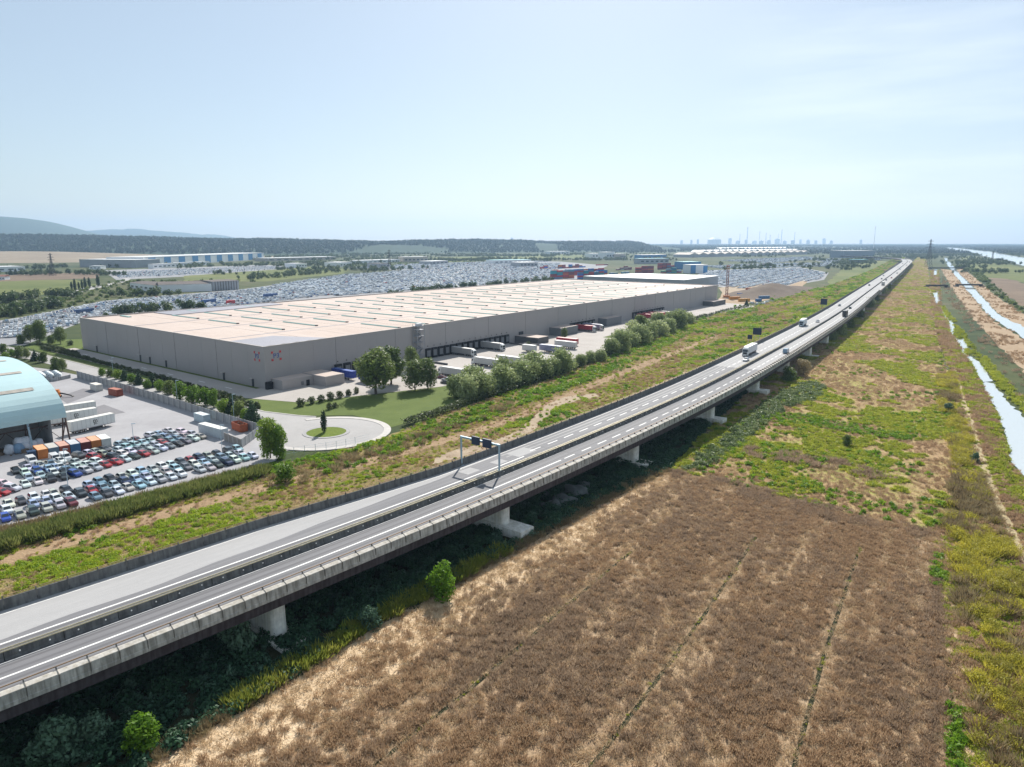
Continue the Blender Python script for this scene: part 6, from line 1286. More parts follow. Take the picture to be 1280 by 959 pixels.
P = in_poly([(-98.22,123.15),(-96.70,125.22),(-88.36,136.57),(-78.28,149.50),(-66.27,164.89),(-61.68,171.53),(-62.97,175.37),(-68.29,170.29),(-81.46,156.05),(-92.19,142.99),(-101.09,131.43),(-102.61,129.17)], 1.3, 4000, None, 53); scatter('reed_bed', P, sizes(len(P), .75, 1.15), 'reed', 'dark green reed bed running between the car park and the verge track', 'reeds', z=.05, seed=53)
P = in_poly([(-106.53,134.55),(-104.73,136.57),(-94.37,146.64),(-82.76,158.72),(-69.71,174.07),(-64.09,178.69),(-62.97,175.37),(-68.29,170.29),(-81.46,156.05),(-92.45,143.43),(-101.36,131.81),(-102.88,129.54)], 1.0, 3000, None, 54); scatter('car_park_margin_weeds', P, sizes(len(P), .6, 1.3), 'browncane', 'brown weeds along the kerb of the car park', 'weeds', z=.05, seed=54)
P = in_poly([(-54.16,180.74),(-45.42,194.03),(-38.24,204.83),(-28.48,222.83),(-11.46,247.81),(6.31,274.10),(20.58,298.94),(47.80,349.14),(71.43,392.70),(119.94,482.14),(120.94,464.58),(76.88,375.19),(42.63,310.14),(18.63,269.60),(0.00,240.48),(-19.36,207.49),(-36.63,183.54),(-48.21,170.29)], .75, 12000, lambda P: np.clip(vnoise(P, 9, 61) * 1.9, 0, 1), 55); scatter('verge_green_scrub', P, sizes(len(P), 1.0, 2.1), 'weed', 'bright green scrub belt below the lawn hedge', 'scrub', z=.05, seed=55)
P = in_poly([(-53.21,177.35),(-48.11,186.43),(-38.90,195.62),(-20.71,222.83),(0.00,252.93),(0.00,242.88),(-19.51,209.30),(-36.37,182.13),(-48.55,167.85),(-57.15,160.91),(-61.43,167.85)], .12, 3000, lambda P: np.clip(vnoise(P, 6, 63) * 1.4, 0, 1), 56); scatter('verge_brown_scrub', P, sizes(len(P), .8, 1.5), 'browncane', 'rusty brown scrub mixed with the green belt', 'scrub', z=.05, seed=56)
P = in_poly([(74.82,411.88),(153.48,567.55),(268.5,748.3),(434.2,971.4),(683.7,1379.9),(745.5,1456.1),(400.9,873.9),(243.79,637.75),(139.19,473.20),(87.96,386.69)], .10, 3000, None, 57); scatter('upper_verge_scrub', P, sizes(len(P), 1.4, 3.0), 'weed', 'green scrub belt along the upper verge', 'scrub', z=.05, seed=57)

bl = []; rgb_ = np.random.default_rng(33)
for s in np.arange(150, 1500, 1.2):
    if rgb_.random() > min(1, 330 / s): continue
    for _ in range(4): bl.append(vp(float(s), left_w(s) + 9 + rgb_.uniform(0, 13) + rgb_.normal(0, 2), 0)[:2])
bl = np.array(bl); bl = bl[vnoise(bl, 14, 81) > .3]; scatter('barrier_side_weeds', bl, sizes(len(bl), .8, 1.6) * np.clip(bl[:, 1] / 260, 1, 3), 'sunweed', 'lime green weeds in a strip along the foot of the viaduct', 'weeds', z=.05, seed=59, zs=.6)
# ---- hedges
def hedge(name, line, w, h, n, size, m, label, seed):
    P = band(line, -w / 2, w / 2, 30.0, seed); rg = np.random.default_rng(seed); P = P[rg.integers(0, len(P), n)]
    x = np.c_[P, np.zeros(n)]; bumpy = h * (.75 + .4 * vnoise(P, 1.6, seed)); x[:, 2] = bumpy * np.sqrt(rg.random(n)); x[:, :2] += rg.normal(0, .15, (n, 2))
    N = rg.normal(0, .5, (n, 3)) + [0, 0, .7]
    o = bpy.data.objects.new(name, tri_mesh(name, leaves(x, N, size, rg), m)); COL.objects.link(o); o.location.z = .05; return tag(o, label, 'hedge')
hedge('hedge', [(-34.50,219.79),(-26.83,231.34),(-11.86,256.91),(0.00,274.10),(21.32,310.14),(49.12,359.12),(74.23,408.56),(126.96,511.04),(151.48,555.29)], 2.8, 2.5, 24000, .42, M_HEDGE, 'long grey green hedge between the lawn shrubs and the verge', 1)
hedge('hedge', [(147.12,543.54),(177.13,593.72),(211.52,637.75)], 3.0, 2.2, 1600, .55, M_HEDGE, 'short hedge beside the bend of the site road', 2)

# ---- shrubs and trees, one by one
def trunk_mesh(rg, h, r, limbs=5, spread=.5):
    mb = MB(); pts = [Vector((0, 0, 0))]
    for i in range(1, 5): pts.append(Vector((rg.normal(0, .04) * h * .3, rg.normal(0, .04) * h * .3, h * i / 4)))
    for i in range(4): mb.cyl(pts[i], pts[i + 1], r * (1 - i * .2), r * (1 - (i + 1) * .2), n=7, cap=False)
    for k in range(limbs):
        a = rg.uniform(0, 6.28); b = pts[2] + (pts[3] - pts[2]) * rg.random(); e = b + Vector((math.cos(a) * h * spread, math.sin(a) * h * spread, h * rg.uniform(.25, .6))); mb.cyl(b, e, r * .4, r * .1, n=5, cap=False)
    return mb.mesh('trunk', BARK, True)
def crown(rg, r, h0, h1, lobes, n, size, m, shape='round'):
    lo = []
    for k in range(lobes):
        t = (k + .5) / lobes; z = h0 + (h1 - h0) * t
        prof = {'round': math.sin(math.pi * (.18 + .74 * t)) ** .8, 'tall': math.sin(math.pi * (.15 + .75 * t)) ** .6, 'cone': 1.05 - t, 'spire': .55 + .45 * math.sin(math.pi * min(1, t * .95 + .1))}[shape]
        a = k * 2.4 + rg.uniform(-.4, .4); rr = r * prof * (rg.uniform(.35, .72) if shape in ('round', 'tall') else .12); lr = (r * .42 * rg.uniform(.55, 1.4) if shape in ('round', 'tall') else r * prof); lo.append((rr * math.cos(a), rr * math.sin(a), z, lr, lr * rg.uniform(.75, .95) if shape in ('round', 'tall') else (h1 - h0) / lobes * 1.3))
    return tri_mesh('crown', lobed(rg, lo, n, size), m)
def tree_kind(n, fn): return [fn(np.random.default_rng(300 + 13 * i + n)) for i in range(3)]
KIND = {
 'broad': tree_kind(1, lambda g: (crown(g, 5.2, 3.5, 14.2, 30, 4300, .55, M_TREE), trunk_mesh(g, 9, .38, 7))),
 'light': tree_kind(2, lambda g: (crown(g, 4.2, 2.6, 10.2, 20, 3200, .42, M_TREE2), trunk_mesh(g, 7, .25, 6))),
 'olive': tree_kind(3, lambda g: (crown(g, 4.6, 1.0, 7.0, 28, 2700, .5, M_OLIVE), trunk_mesh(g, 4, .25, 6, .7))),
 'poplar': tree_kind(4, lambda g: (crown(g, 3.3, 1.2, 9.3, 22, 3200, .42, M_BRIGHT, 'tall'), trunk_mesh(g, 6, .22, 6, .35))),
 'cypress': tree_kind(5, lambda g: (crown(g, .85, .3, 6.8, 9, 900, .30, M_CON, 'spire'), trunk_mesh(g, 2, .12, 0))),
 'conifer': tree_kind(6, lambda g: (crown(g, 2.6, .4, 7.2, 11, 1500, .42, M_CON, 'cone'), trunk_mesh(g, 4, .16, 3, .3))),
 'bright': tree_kind(7, lambda g: (crown(g, 2.7, .8, 4.8, 14, 1500, .36, M_BRIGHT), trunk_mesh(g, 3, .15, 5, .5))),
 'dark': tree_kind(8, lambda g: (crown(g, 3.2, .8, 6.2, 16, 1800, .42, M_TREE), trunk_mesh(g, 4, .18, 5, .5))),
 'ball': tree_kind(9, lambda g: (crown(g, 1.15, .1, 1.75, 9, 420, .24, M_HEDGE), trunk_mesh(g, .9, .05, 3, .5))),
 'blue': tree_kind(10, lambda g: (crown(g, 2.4, .2, 3.6, 14, 1400, .30, M_BLUE), trunk_mesh(g, 2.4, .1, 6, .6))),
 'sunny': tree_kind(11, lambda g: (crown(g, 2.3, .3, 5.2, 16, 1700, .32, M_WEED), trunk_mesh(g, 3.4, .1, 6, .5))),
 'brown': tree_kind(12, lambda g: (crown(g, 2.8, .3, 6.0, 16, 1700, .35, M_BROWNB, 'tall'), trunk_mesh(g, 4, .14, 6, .5))),
}
_tc = [0]
def tree(kind, pos, sc, label, group=None, name=None, cat='tree', z=.05):
    k = _tc[0]; _tc[0] += 1; cm, tm_ = KIND[kind][k % 3]
    nm = name or {'broad': 'broadleaf_tree', 'light': 'broadleaf_tree', 'olive': 'olive_shrub', 'poplar': 'poplar_tree', 'cypress': 'cypress_tree', 'conifer': 'conifer_tree', 'bright': 'broadleaf_tree', 'dark': 'broadleaf_tree', 'ball': 'rounded_shrub', 'blue': 'wild_shrub', 'sunny': 'wild_shrub', 'brown': 'wild_shrub'}[kind]
    s = sc if isinstance(sc, tuple) else (sc, sc, sc)
    t = thing(nm, label, cat, (pos[0], pos[1], z), (k * 1.7) % 6.28, group); t.scale = s
    linkmesh('crown', cm, t); linkmesh('trunk', tm_, t); return t
tree('broad', (-52.51,268.13), (1.45, 1.45, 1.12), 'big dark green tree on the lawn with its trunk in the open')
tree('broad', (-49.76,286.83), (1.2, 1.2, 1.02), 'dark green tree close behind the big lawn tree')
tree('light', (-38.38,275.63), (1.25, 1.25, 1.05), 'paler feathery tree on the lawn beside the lorry park')
tree('light', (-33.66,278.74), (1.1, 1.1, 1.1), 'second paler tree on the lawn next to the olive shrubs')
tree('light', (-46.15,320.10), (.85, .85, .95), 'small round headed tree by the dock guide walls')
tree('cypress', (CUL[0] - .6, CUL[1] - .4), (1.0, 1.0, 1.0), 'slim dark cypress on the grass island of the turning circle', z=.25)
tree('poplar', (-65.80,185.70), (.92, .92, 1.08), 'tall bright poplar at the corner of the car park'); tree('poplar', (-63.40,185.70), (.7, .7, .92), 'smaller bright poplar beside the tall one at the car park corner')
tree('bright', (-55.52,166.06), (1.05, 1.05, .85), 'rounded bright green bush on the verge below the car park', name='round_bush', cat='bush')
tree('sunny', (-11.53,108.36), (.95, .95, 1.05), 'bright green shrub catching sun at the edge of the viaduct shade', cat='shrub')
tree('sunny', (-42.75,72.54), (1.0, 1.0, .8), 'bright leafy shrub in the shade near the field corner', cat='shrub')
tree('blue', (-51.54,70.99), 1.25, 'bluish shrub in deep shade below the viaduct, close to the bright one', cat='shrub'); tree('blue', (-48.94,73.61), .9, 'smaller bluish shrub beside the large one in deep shade', cat='shrub')
tree('blue', (-39.17,92.70), (1.0, 1.0, 1.5), 'tall bluish shrub growing against the first pale pier', cat='shrub'); tree('blue', (-21.66,99.18), .8, 'round blue green bush in the shade between two piers', cat='shrub')
tree('brown', (127.79,306.32), (1.1, 1.1, 1.15), 'brown leaved bush standing against the viaduct', cat='shrub'); tree('dark', (116.29,293.64), (1.0, 1.0, .9), 'dark bush in shade beside the brown leaved one', cat='shrub')
tree('dark', (96.40,197.24), (.42, .42, .5), 'small dark tree alone in the meadow'); tree('blue', (151.00,239.30), (.9, .9, .75), 'grey green bush at the edge of the broom belt by the meadow', cat='shrub'); tree('blue', (124.32,182.83), (.55, .55, .6), 'small grey green bush in the broom belt', cat='shrub')
for k, (px, s) in enumerate((((204.67,440.47), 1.3), ((228.51,477.63), 1.4), ((190.05,418.68), 1.0), ((266.65,543.54), 1.3), ((315.96,629.97), 1.4), ((357.27,697.96), 1.2), ((412.7,794.0), 1.3), ((459.5,873.9), 1.5))):
    tree(('olive', 'dark')[k % 2], px, s * .75, '%s bush beside the far viaduct, %s counting away from the brown bush' % (('pale', 'dark')[k % 2], ordn[k]), 'bushes beside the far viaduct', name='wild_bush', cat='bush')
# row of trees behind the boundary wall
rowt = [(128, 470, 'bright', .7), (138, 472, 'dark', .55), (147, 474, 'bright', .8), (156, 476, 'conifer', .75), (165, 480, 'bright', .75), (174, 481, 'conifer', .8), (184, 486, 'bright', .7), (191, 484, 'conifer', .85), (200, 489, 'bright', .85), (212, 493, 'dark', .8), (226, 499, 'bright', 1.15), (242, 503, 'bright', 1.2), (257, 507, 'bright', 1.25), (267, 510, 'poplar', .62), (281, 517, 'bright', 1.0), (291, 519, 'conifer', 1.0), (300, 523, 'dark', .85), (308, 526, 'bright', .8), (316, 531, 'conifer', 1.15)]
wrow = [(-179.74,306.32), (-174.17,302.59), (-169.06,298.94), (-164.07,295.39), (-157.41,288.51), (-153.57,286.83), (-146.20,278.74), (-145.53,281.93), (-138.81,274.10), (-132.21,268.13), (-124.00,259.63), (-116.84,254.25), (-110.25,249.07), (-105.82,245.32), (-98.54,236.97), (-94.92,234.69), (-90.80,230.24), (-87.48,227.01), (-83.51,221.81)]
for k, ((_, _, kd, s), p) in enumerate(zip(rowt, wrow)):
    tree(kd, p, s, '%s %s in the row behind the boundary wall, %s from the open end' % ({'bright': 'bright green', 'dark': 'dark green', 'conifer': 'dark pointed', 'poplar': 'tall green'}[kd], 'conifer' if kd == 'conifer' else 'tree', ordn[k]), 'trees behind the boundary wall')
for k, p in enumerate([(-267.77,369.68),(-256.26,359.12),(-250.44,356.58),(-243.03,351.58),(-235.82,346.72),(-228.81,341.99),(-248.41,344.34),(-210.08,322.16),(-204.58,318.06)]):
    tree(('dark', 'bright', 'dark', 'light', 'conifer')[k % 5], p, (.75, .8, .85, .5, .8)[k % 5], '%s tree behind the vaulted shed, %s from the frame edge' % (('dark', 'bright', 'dark', 'pale', 'pointed')[k % 5], ordn[k]), 'trees behind the vaulted shed')
for k, (p, kd, s) in enumerate((((-273.73,408.56), 'broad', .85), ((-281.51,411.88), 'light', .9), ((-259.63,405.29), 'light', .85), ((-265.16,405.29), 'dark', .7), ((-250.21,398.90), 'ball', 1.5), ((-282.65,405.29), 'dark', .8))):
    tree(kd, p, s, ['tall leafy tree at the end of the lawn by the compound', 'pale tree beside the tall one by the compound', 'pale tree near the far corner of the warehouse', 'low dark tree between two taller ones by the compound', 'rounded bush near the far warehouse corner', 'dark tree at the road bend by the compound'][k], 'trees at the end of the lawn')
# olive shrub screen
scr = [(-20.27,262.41),(-16.09,258.27),(-12.17,263.82),(-8.79,272.58),(-4.78,277.18),(-0.65,281.93),(3.98,288.51),(8.09,293.64),(13.11,300.76),(17.55,306.32),(22.30,314.05),(27.27,322.16),(32.51,330.70),(38.01,339.68),(43.24,344.34),(51.47,364.33),(58.09,375.19),(66.07,392.70),(73.65,405.29),(82.38,422.17),(91.85,440.47),(101.26,456.26),(112.37,477.63),(125.74,505.99),(-15.69,272.58),(-3.35,291.91),(8.78,306.32),(61.19,398.90),(72.22,418.68),(86.79,456.26),(97.43,473.20),(109.98,491.41)]
for k, p in enumerate(scr):
    big = k < 11 or k >= 24; s = (1.15 if big else .75) if k < 15 else 1.35; s *= (1.0, .9, 1.1, .85)[k % 4]
    tree('olive', p, (s, s, s * (.95, 1.05, .9)[k % 3]), 'pale olive shrub in the %s, %s from the lawn end' % ('front screen before the lorry park' if k < 24 else 'back line of the screen', ordn[k if k < 24 else k - 24]), 'olive shrubs screening the lorry park', cat='shrub')
tree('broad', (77.26,425.71), (.95, .95, .95), 'tall dark tree rising out of the olive shrub screen')
tree('light', (31.39,425.71), (.55, .55, .6), 'small tree in the lawn pocket by the grey annex'); tree('ball', (9.07,398.90), 1.2, 'rounded bush beside the dark annex', cat='shrub'); tree('conifer', (212.66,645.72), .9, 'small dark conifer by the site road')
# rounded shrubs along the access road and lawn edge
for r_, line in enumerate(([(-258.61,386.69),(-218.04,354.06),(-181.73,324.26),(-150.88,298.94),(-119.25,272.58),(-98.34,254.25)], [(-271.33,402.07),(-248.84,383.75),(-224.16,364.33)], [(-113.47,262.41),(-98.83,251.63),(-86.70,241.68)])):
    L_ = sum(np.hypot(*(np.array(b) - np.array(a))) for a, b in zip(line[:-1], line[1:])); n = int(L_ / 2.3)
    poly = [np.array(q) for q in line]
    for i in range(n):
        p, u = along(poly, 2.3 * i + 1); tree('ball', (p[0] + rc.uniform(-.3, .3), p[1] + rc.uniform(-.3, .3)), rc.uniform(.8, 1.15), ('rounded shrub in the row lining the access road, %s from the compound end', 'rounded shrub in the short row at the lawn end, %s from the road bend', 'rounded shrub in the short row by the turning circle, %s along')[r_] % ordn[i], ('shrubs lining the access road', 'shrubs at the lawn end', 'shrubs by the turning circle')[r_], cat='shrub')
for k, p in enumerate([(-75.63,247.81),(-72.67,251.63),(-69.87,254.25),(-67.35,258.27),(-64.72,261.01),(-62.36,265.24),(-60.24,269.60),(-64.07,242.88),(-62.70,245.32)]):
    tree('ball', p, (1.5, 1.4, 1.45, 1.5, 1.4, 1.3, 1.2, 1.2, 1.0)[k], '%s of the rounded bushes along the apron edge of the lawn' % ordn[k].capitalize() if k < 7 else ('low rounded bush in front of the apron edge bushes', 'paler low bush beside the turning circle lawn')[k - 7], 'rounded bushes on the lawn', cat='shrub')
# ---- woods and tree lines far away
rg = np.random.default_rng(21)
P = np.stack([rg.uniform(-4200, 900, 26000), rg.uniform(2950, 5200, 26000)], 1); hgt = forest_h(P)
brownf = (np.exp(-((P[:, 0] + 1720) / 560) ** 2) * np.exp(-((P[:, 1] - 2500) / 480) ** 2)) < .25
gap = ~((np.abs(P[:, 0] + 560 - (P[:, 1] - 3200) * .1) < 190) & (P[:, 1] < 3800)); gap &= ~((np.abs(P[:, 0] - 200) < 60) & (P[:, 1] < 4600))
k = (hgt > 4) & gap & brownf; print('forest', k.sum())
scatter('hill_forest', np.c_[P[k], hgt[k] - .5], sizes(k.sum(), 1.0, 1.9), 'fartree', 'dense bluish wood covering the long hill', 'forest', seed=60)
PF = np.stack([rg.uniform(-900, 7000, 60000), rg.uniform(3300, 9500, 60000)], 1); PF = PF[(PF[:, 0] < PF[:, 1] * .78) & (forest_h(PF) < 3)]
PF = PF[(.6 * vnoise(np.stack([PF[:, 0] * .5, PF[:, 1]], 1), 260, 71) + .4 * vnoise(PF, 90, 72) + .10 * (PF[:, 1] / 9500)) > .58]; print('plain woods', len(PF))
scatter('plain_forest', PF, sizes(len(PF), .9, 1.6), 'fartree', 'hazy blue woods spread over the plain below the skyline', 'forest', z=0, seed=64)
def tline(px, n, wid, seed): return band(px, -wid, wid, n / max(1, sum(np.hypot(*(np.array(b) - np.array(a))) for a, b in zip(px[:-1], px[1:])) * 2 * wid), seed)
TL = [tline([(-411.5,4646.9),(124.5,5627.7),(835.1,6291.1),(1735.2,7131.5)], 260, 60, 1), tline([(2366.2,11893.6),(4616.9,13055.1),(6977.1,13725.2),(9707.3,13725.2),(11304.9,11893.6)], 2200, 500, 2), tline([(4337.9,7131.5),(3343.5,4646.9),(3083.2,3235.2)], 700, 120, 3), tline([(6388.6,10703.1),(6883.3,9729.0),(7826.5,8230.4)], 900, 300, 4), tline([(1070.4,5090.6),(1618.9,5627.7),(2505.3,6291.1),(3201.3,6291.1)], 260, 80, 5), tline([(-2294.4,3235.2),(-2007.6,3235.2),(-1385.1,2601.7)], 90, 40, 6), tline([(-829.5,1219.9),(-826.7,1279.3),(-755.5,1279.3),(-666.3,1219.9)], 60, 18, 7), tline([(-482.27,670.84),(-499.0,717.3),(-485.1,759.2),(-446.8,737.7)], 40, 8, 8), tline([(-392.32,543.54),(-410.32,607.72),(-408.70,637.75)], 60, 10, 9), tline([(-434.1,759.2),(-397.2,770.5),(-359.3,782.1)], 26, 6, 10), tline([(-414.7,1093.0),(-380.8,1219.9),(-338.0,1379.9)], 60, 20, 11), tline([(-456.6,1868.1),(-278.4,2089.3),(0.0,2480.2)], 90, 30, 12), tline([(501.9,1611.8),(582.4,1636.8),(676.0,1689.1),(751.2,1689.1)], 40, 5, 13), tline([(858.3,2089.3),(1014.1,2175.0),(1209.4,2369.4)], 60, 25, 14), tline([(2162.2,3683.1),(2007.6,3235.2),(1447.4,2268.1)], 30, 12, 15), tline([(-1037.2,1456.1),(-1028.8,1541.2),(-1001.1,1636.8)], 60, 25, 16), tline([(1060.7,3683.1),(1577.4,3956.8),(1987.6,4274.2)], 160, 60, 17), tline([(-128.8,717.3),(-76.9,859.5),(0.0,971.4),(58.6,1049.2)], 60, 6, 18), tline([(-312.63,543.54),(-290.81,586.96),(-266.02,622.38)], 30, 5, 19), tline([(-932.1,3235.2),(-610.6,3444.7),(-326.4,3683.1)], 130, 60, 20)]
PQ = np.stack([rg.uniform(-900, 2600, 26000), rg.uniform(1250, 3300, 26000)], 1)
PQ = PQ[(.55 * vnoise(np.stack([PQ[:, 0] * .4, PQ[:, 1]], 1), 110, 91) + .45 * vnoise(PQ, 45, 92)) > .62]
for pl, *_r in lots: PQ = PQ[~inside(pl, PQ)]
PQ = PQ[seg_dist(PQ, [tuple(e[1:]) for e in _E[36:]]) > 75]
for pl in ([(799.0,1379.9),(-32534.6,-53585.1),(805.5,748.3),(190.24,167.85)], [(35.1,1049.2),(120.7,2175.0),(627.8,2175.0),(282.2,971.4)]): PQ = PQ[~inside(pl, PQ)]
PQ = PQ[forest_h(PQ) < 1]; print('plain trees', len(PQ))
TL = np.concatenate(TL + [PQ]); scatter('far_treeline', TL, sizes(len(TL), .55, 1.15), 'plaintree', 'hazy tree lines scattered over the plain towards the horizon', 'trees', z=0, seed=61)
P = in_poly([(-364.02,473.20),(-384.35,532.27),(-404.9,707.5),(-372.4,782.1),(-363.1,1049.2),(-463.5,1093.0),(-585.7,1049.2),(-486.7,748.3),(-444.47,580.35)], .004, 4000, None, 62); P = np.concatenate([P, in_poly([(-363.1,1049.2),(-360.1,1541.2),(0.0,2175.0),(0.0,2601.7),(-435.9,1868.1),(-431.5,1248.9)], .0022, 2500, None, 63)]); scatter('far_shrubbery', P, sizes(len(P), .9, 2.4), 'lowshrub', 'low shrubs dotted over the rough ground by the far lots', 'shrubs', z=0, seed=62)
for k, (p, s) in enumerate(zip([(-529.0,859.5),(-529.5,866.6),(-529.0,873.9),(-529.4,881.3),(-529.9,888.8),(-533.9,904.2),(-536.5,928.3)], (1.1, 1.4, 1.0, 1.2, 1.5, 1.4, 1.7))):
    tree('cypress', p, (s * 1.5, s * 1.5, s * 1.35), '%s of the dark cypresses beside the winding country road' % ordn[k], 'cypresses by the country road')
for k, p in enumerate([(-871.3,1248.9),(-873.2,1263.9),(-873.8,1279.3),(-859.9,1295.0),(-858.8,1311.2),(-847.1,1311.2),(-851.8,1327.7)]):
    tree('conifer', p, 1.6, '%s of the pointed trees below the brown hill' % ordn[k].capitalize(), 'pointed trees below the brown hill')

# ---------------------------------------------------------------- buildings and works towards the horizon
B_WHITE = mat('far_white_wall_mat', (.82, .83, .84), .7, var=.06, vscale=.05); B_GREY = mat('far_grey_wall_mat', (.36, .37, .39), .7, var=.1, vscale=.05); B_BLUE = mat('far_blue_wall_mat', (.05, .24, .50), .6, var=.08, vscale=.05); B_TEAL = mat('teal_roof_mat', (.12, .42, .44), .6); B_BROWN = mat('brown_roof_mat', (.10, .078, .07), .8, var=.2, vscale=.1); B_PALE = mat('pale_roof_mat', (.62, .62, .61), .6, var=.08, vscale=.03); B_WIN = mat('far_window_mat', (.05, .07, .09), .2, spec=.6)
B_TAN = mat('tan_wall_mat', (.50, .43, .36), .8, var=.1, vscale=.05); B_ROOFR = mat('red_roof_mat', (.30, .13, .09), .8)
def building(p, q, depth, h, wall, roofm, label, nwin=0, gable=0.0, wm=None, name='far_building', panels=None, cat='building'):
    """p, q: the two near bottom corners; the block runs back from them"""
    p = np.array(p); q = np.array(q); d = q - p; L_ = np.hypot(*d); rz = math.atan2(d[1], d[0]); t = thing(name, label, cat, (p[0], p[1], 0), rz)
    m = MB(); m.box(0, L_, 0, depth, 0, h); m.build('wall', wall, t)
    m = MB()
    if gable > 0:
        m.raw([(-.5, -.5, h + .02), (L_ + .5, -.5, h + .02), (L_ + .5, depth + .5, h + .02), (-.5, depth + .5, h + .02), (-.5, depth / 2, h + gable), (L_ + .5, depth / 2, h + gable)], [(0, 1, 5, 4), (2, 3, 4, 5), (0, 4, 3), (1, 2, 5), (0, 3, 2, 1)])
    else: m.box(-.3, L_ + .3, -.3, depth + .3, h + .02, h + .7)
    m.build('roof', roofm, t)
    for i in range(nwin):
        x = L_ * (i + .5) / nwin; w = L_ / nwin * .28; m = MB(); m.box(x - w, x + w, -.15, -.01, h * .35, h * .62); m.build('window', wm or B_WIN, t)
    for (x0, x1, z0, z1, mm) in (panels or []):
        m = MB(); m.box(L_ * x0, L_ * x1, -.3, -.01, h * z0, h * z1); m.build('wall_panel', mm, t)
    return t
# brown roofed works shed left of the far lots
building((-404.4,819.0), (-354.9,845.5), 40, 9.0, B_WHITE, B_BROWN, 'white walled works shed with a sagging brown roof beyond the car lots', 0, 2.5)
building((-470.3,881.3), (-405.4,819.0), 30, 8.0, B_WHITE, B_BROWN, 'white office front of the brown roofed works shed', 6, 1.5)
building((-354.0,845.5), (-333.4,873.9), 40, 11.0, B_GREY, B_BROWN, 'grey corrugated block joined to the brown roofed shed', 0, 1.0, panels=[(.1 * i, .1 * i + .015, .02, .98, B_BROWN) for i in range(1, 10)])
pn = [(.03 + .1 * i, .075 + .1 * i, .08, .95, B_BLUE) for i in range(10)]
building((-850.3,1662.5), (-797.3,2317.7), 90, 21, B_WHITE, B_PALE, 'very long white hall with blue wall panels below the wooded hill', 0, 0, panels=pn)
building((-768.1,1541.2), (-745.3,1774.2), 12, 9, B_WHITE, B_PALE, 'low white annex in front of the blue panelled hall', 14)
building((-982.9,1636.8), (-829.9,1587.6), 70, 17, B_GREY, B_PALE, 'long grey hall beside the blue panelled one', 0); building((-879.8,1497.5), (-856.5,1497.5), 20, 7, B_WHITE, B_PALE, 'small white shed in front of the long grey hall', 3)
building((-707.5,2089.3), (-565.8,2317.7), 60, 9, B_TAN, B_PALE, 'low pale industrial row beyond the long blue hall', 10)
building((-1003.4,1344.7), (-959.1,1417.0), 60, 9, B_WHITE, B_PALE, 'white farm shed at the foot of the brown hill', 5); building((-786.7,1093.0), (-773.3,1093.0), 12, 5, B_WHITE, B_ROOFR, 'small white house with a red roof in the fields', 3, 2.5)
for k, (a, b, h, w_, r_, nw) in enumerate((((-391.3,1636.8), (-375.6,1689.1), 10, B_WHITE, B_PALE, 4), ((-398.5,1868.1), (-312.5,2010.0), 8, B_WHITE, B_PALE, 9), ((-291.4,1587.6), (-274.3,1611.8), 9, B_GREY, B_BROWN, 3), ((-301.3,2010.0), (-238.9,2048.9), 14, B_TAN, B_PALE, 6), ((-476.8,1587.6), (-458.9,1611.8), 9, B_WHITE, B_PALE, 4), ((-200.5,1804.4), (-166.0,1868.1), 8, B_GREY, B_PALE, 4), ((-45.7,1868.1), (51.6,1936.5), 9, B_WHITE, B_TEAL, 8), ((18.2,1636.8), (59.2,1662.5), 10, B_GREY, B_PALE, 5), ((179.3,3235.2), (266.2,3336.7), 12, B_WHITE, B_PALE, 4), ((275.1,2480.2), (311.0,2503.6), 16, B_WHITE, B_PALE, 3), ((310.2,2369.4), (339.5,2390.8), 22, B_WHITE, B_PALE, 3), ((354.9,2369.4), (376.7,2390.8), 16, B_TAN, B_PALE, 3))):
    building(a, b, 40, h, w_, r_, ['white block beside the tree at the edge of the far lots', 'long low white depot behind the far lots', 'grey depot block with a brown roof behind the lots', 'tan depot building under the wooded hill', 'white shed near the pylon by the far lots', 'small grey depot amid the parked cars', 'white depot with a teal roof behind the parked cars', 'grey shed next to the teal roofed depot', 'small white block before the wooded ridge gap', 'low white block in the cluster above the container yard', 'tallest white block in the cluster above the container yard', 'tan block in the cluster above the container yard'][k], nw)
# white roofed hall just behind the warehouse
A_, B_, C_, D_ = (np.array(v) for v in ((94.7,954.3), (205.9,856.1), (277.0,963.1), (181.6,1034.7)))
t = thing('white_hall', 'low hall with a broad white roof right behind the warehouse', 'building')
m = MB(); m.hexa([(*A_, 0), (*B_, 0), (*C_, 0), (*D_, 0), (*A_, 12), (*B_, 12), (*C_, 12), (*D_, 12)]); m.build('wall', B_GREY, t); m = MB(); m.hexa([(*v, z) for z in (12.02, 12.6) for v in (A_, B_, C_, D_)]); m.build('roof', mat('bright_roof_mat', (.76, .76, .76), .6, var=.04), t)
for i in range(30):
    c = A_ + (B_ - A_) * (i + .5) / 30; d = (B_ - A_) / np.hypot(*(B_ - A_)); m = MB(); m.bar((*(c - d * 1.5), 4.5), (*(c + d * 1.5), 4.5), .6, 6); m.build('bay_door', B_WHITE, t)
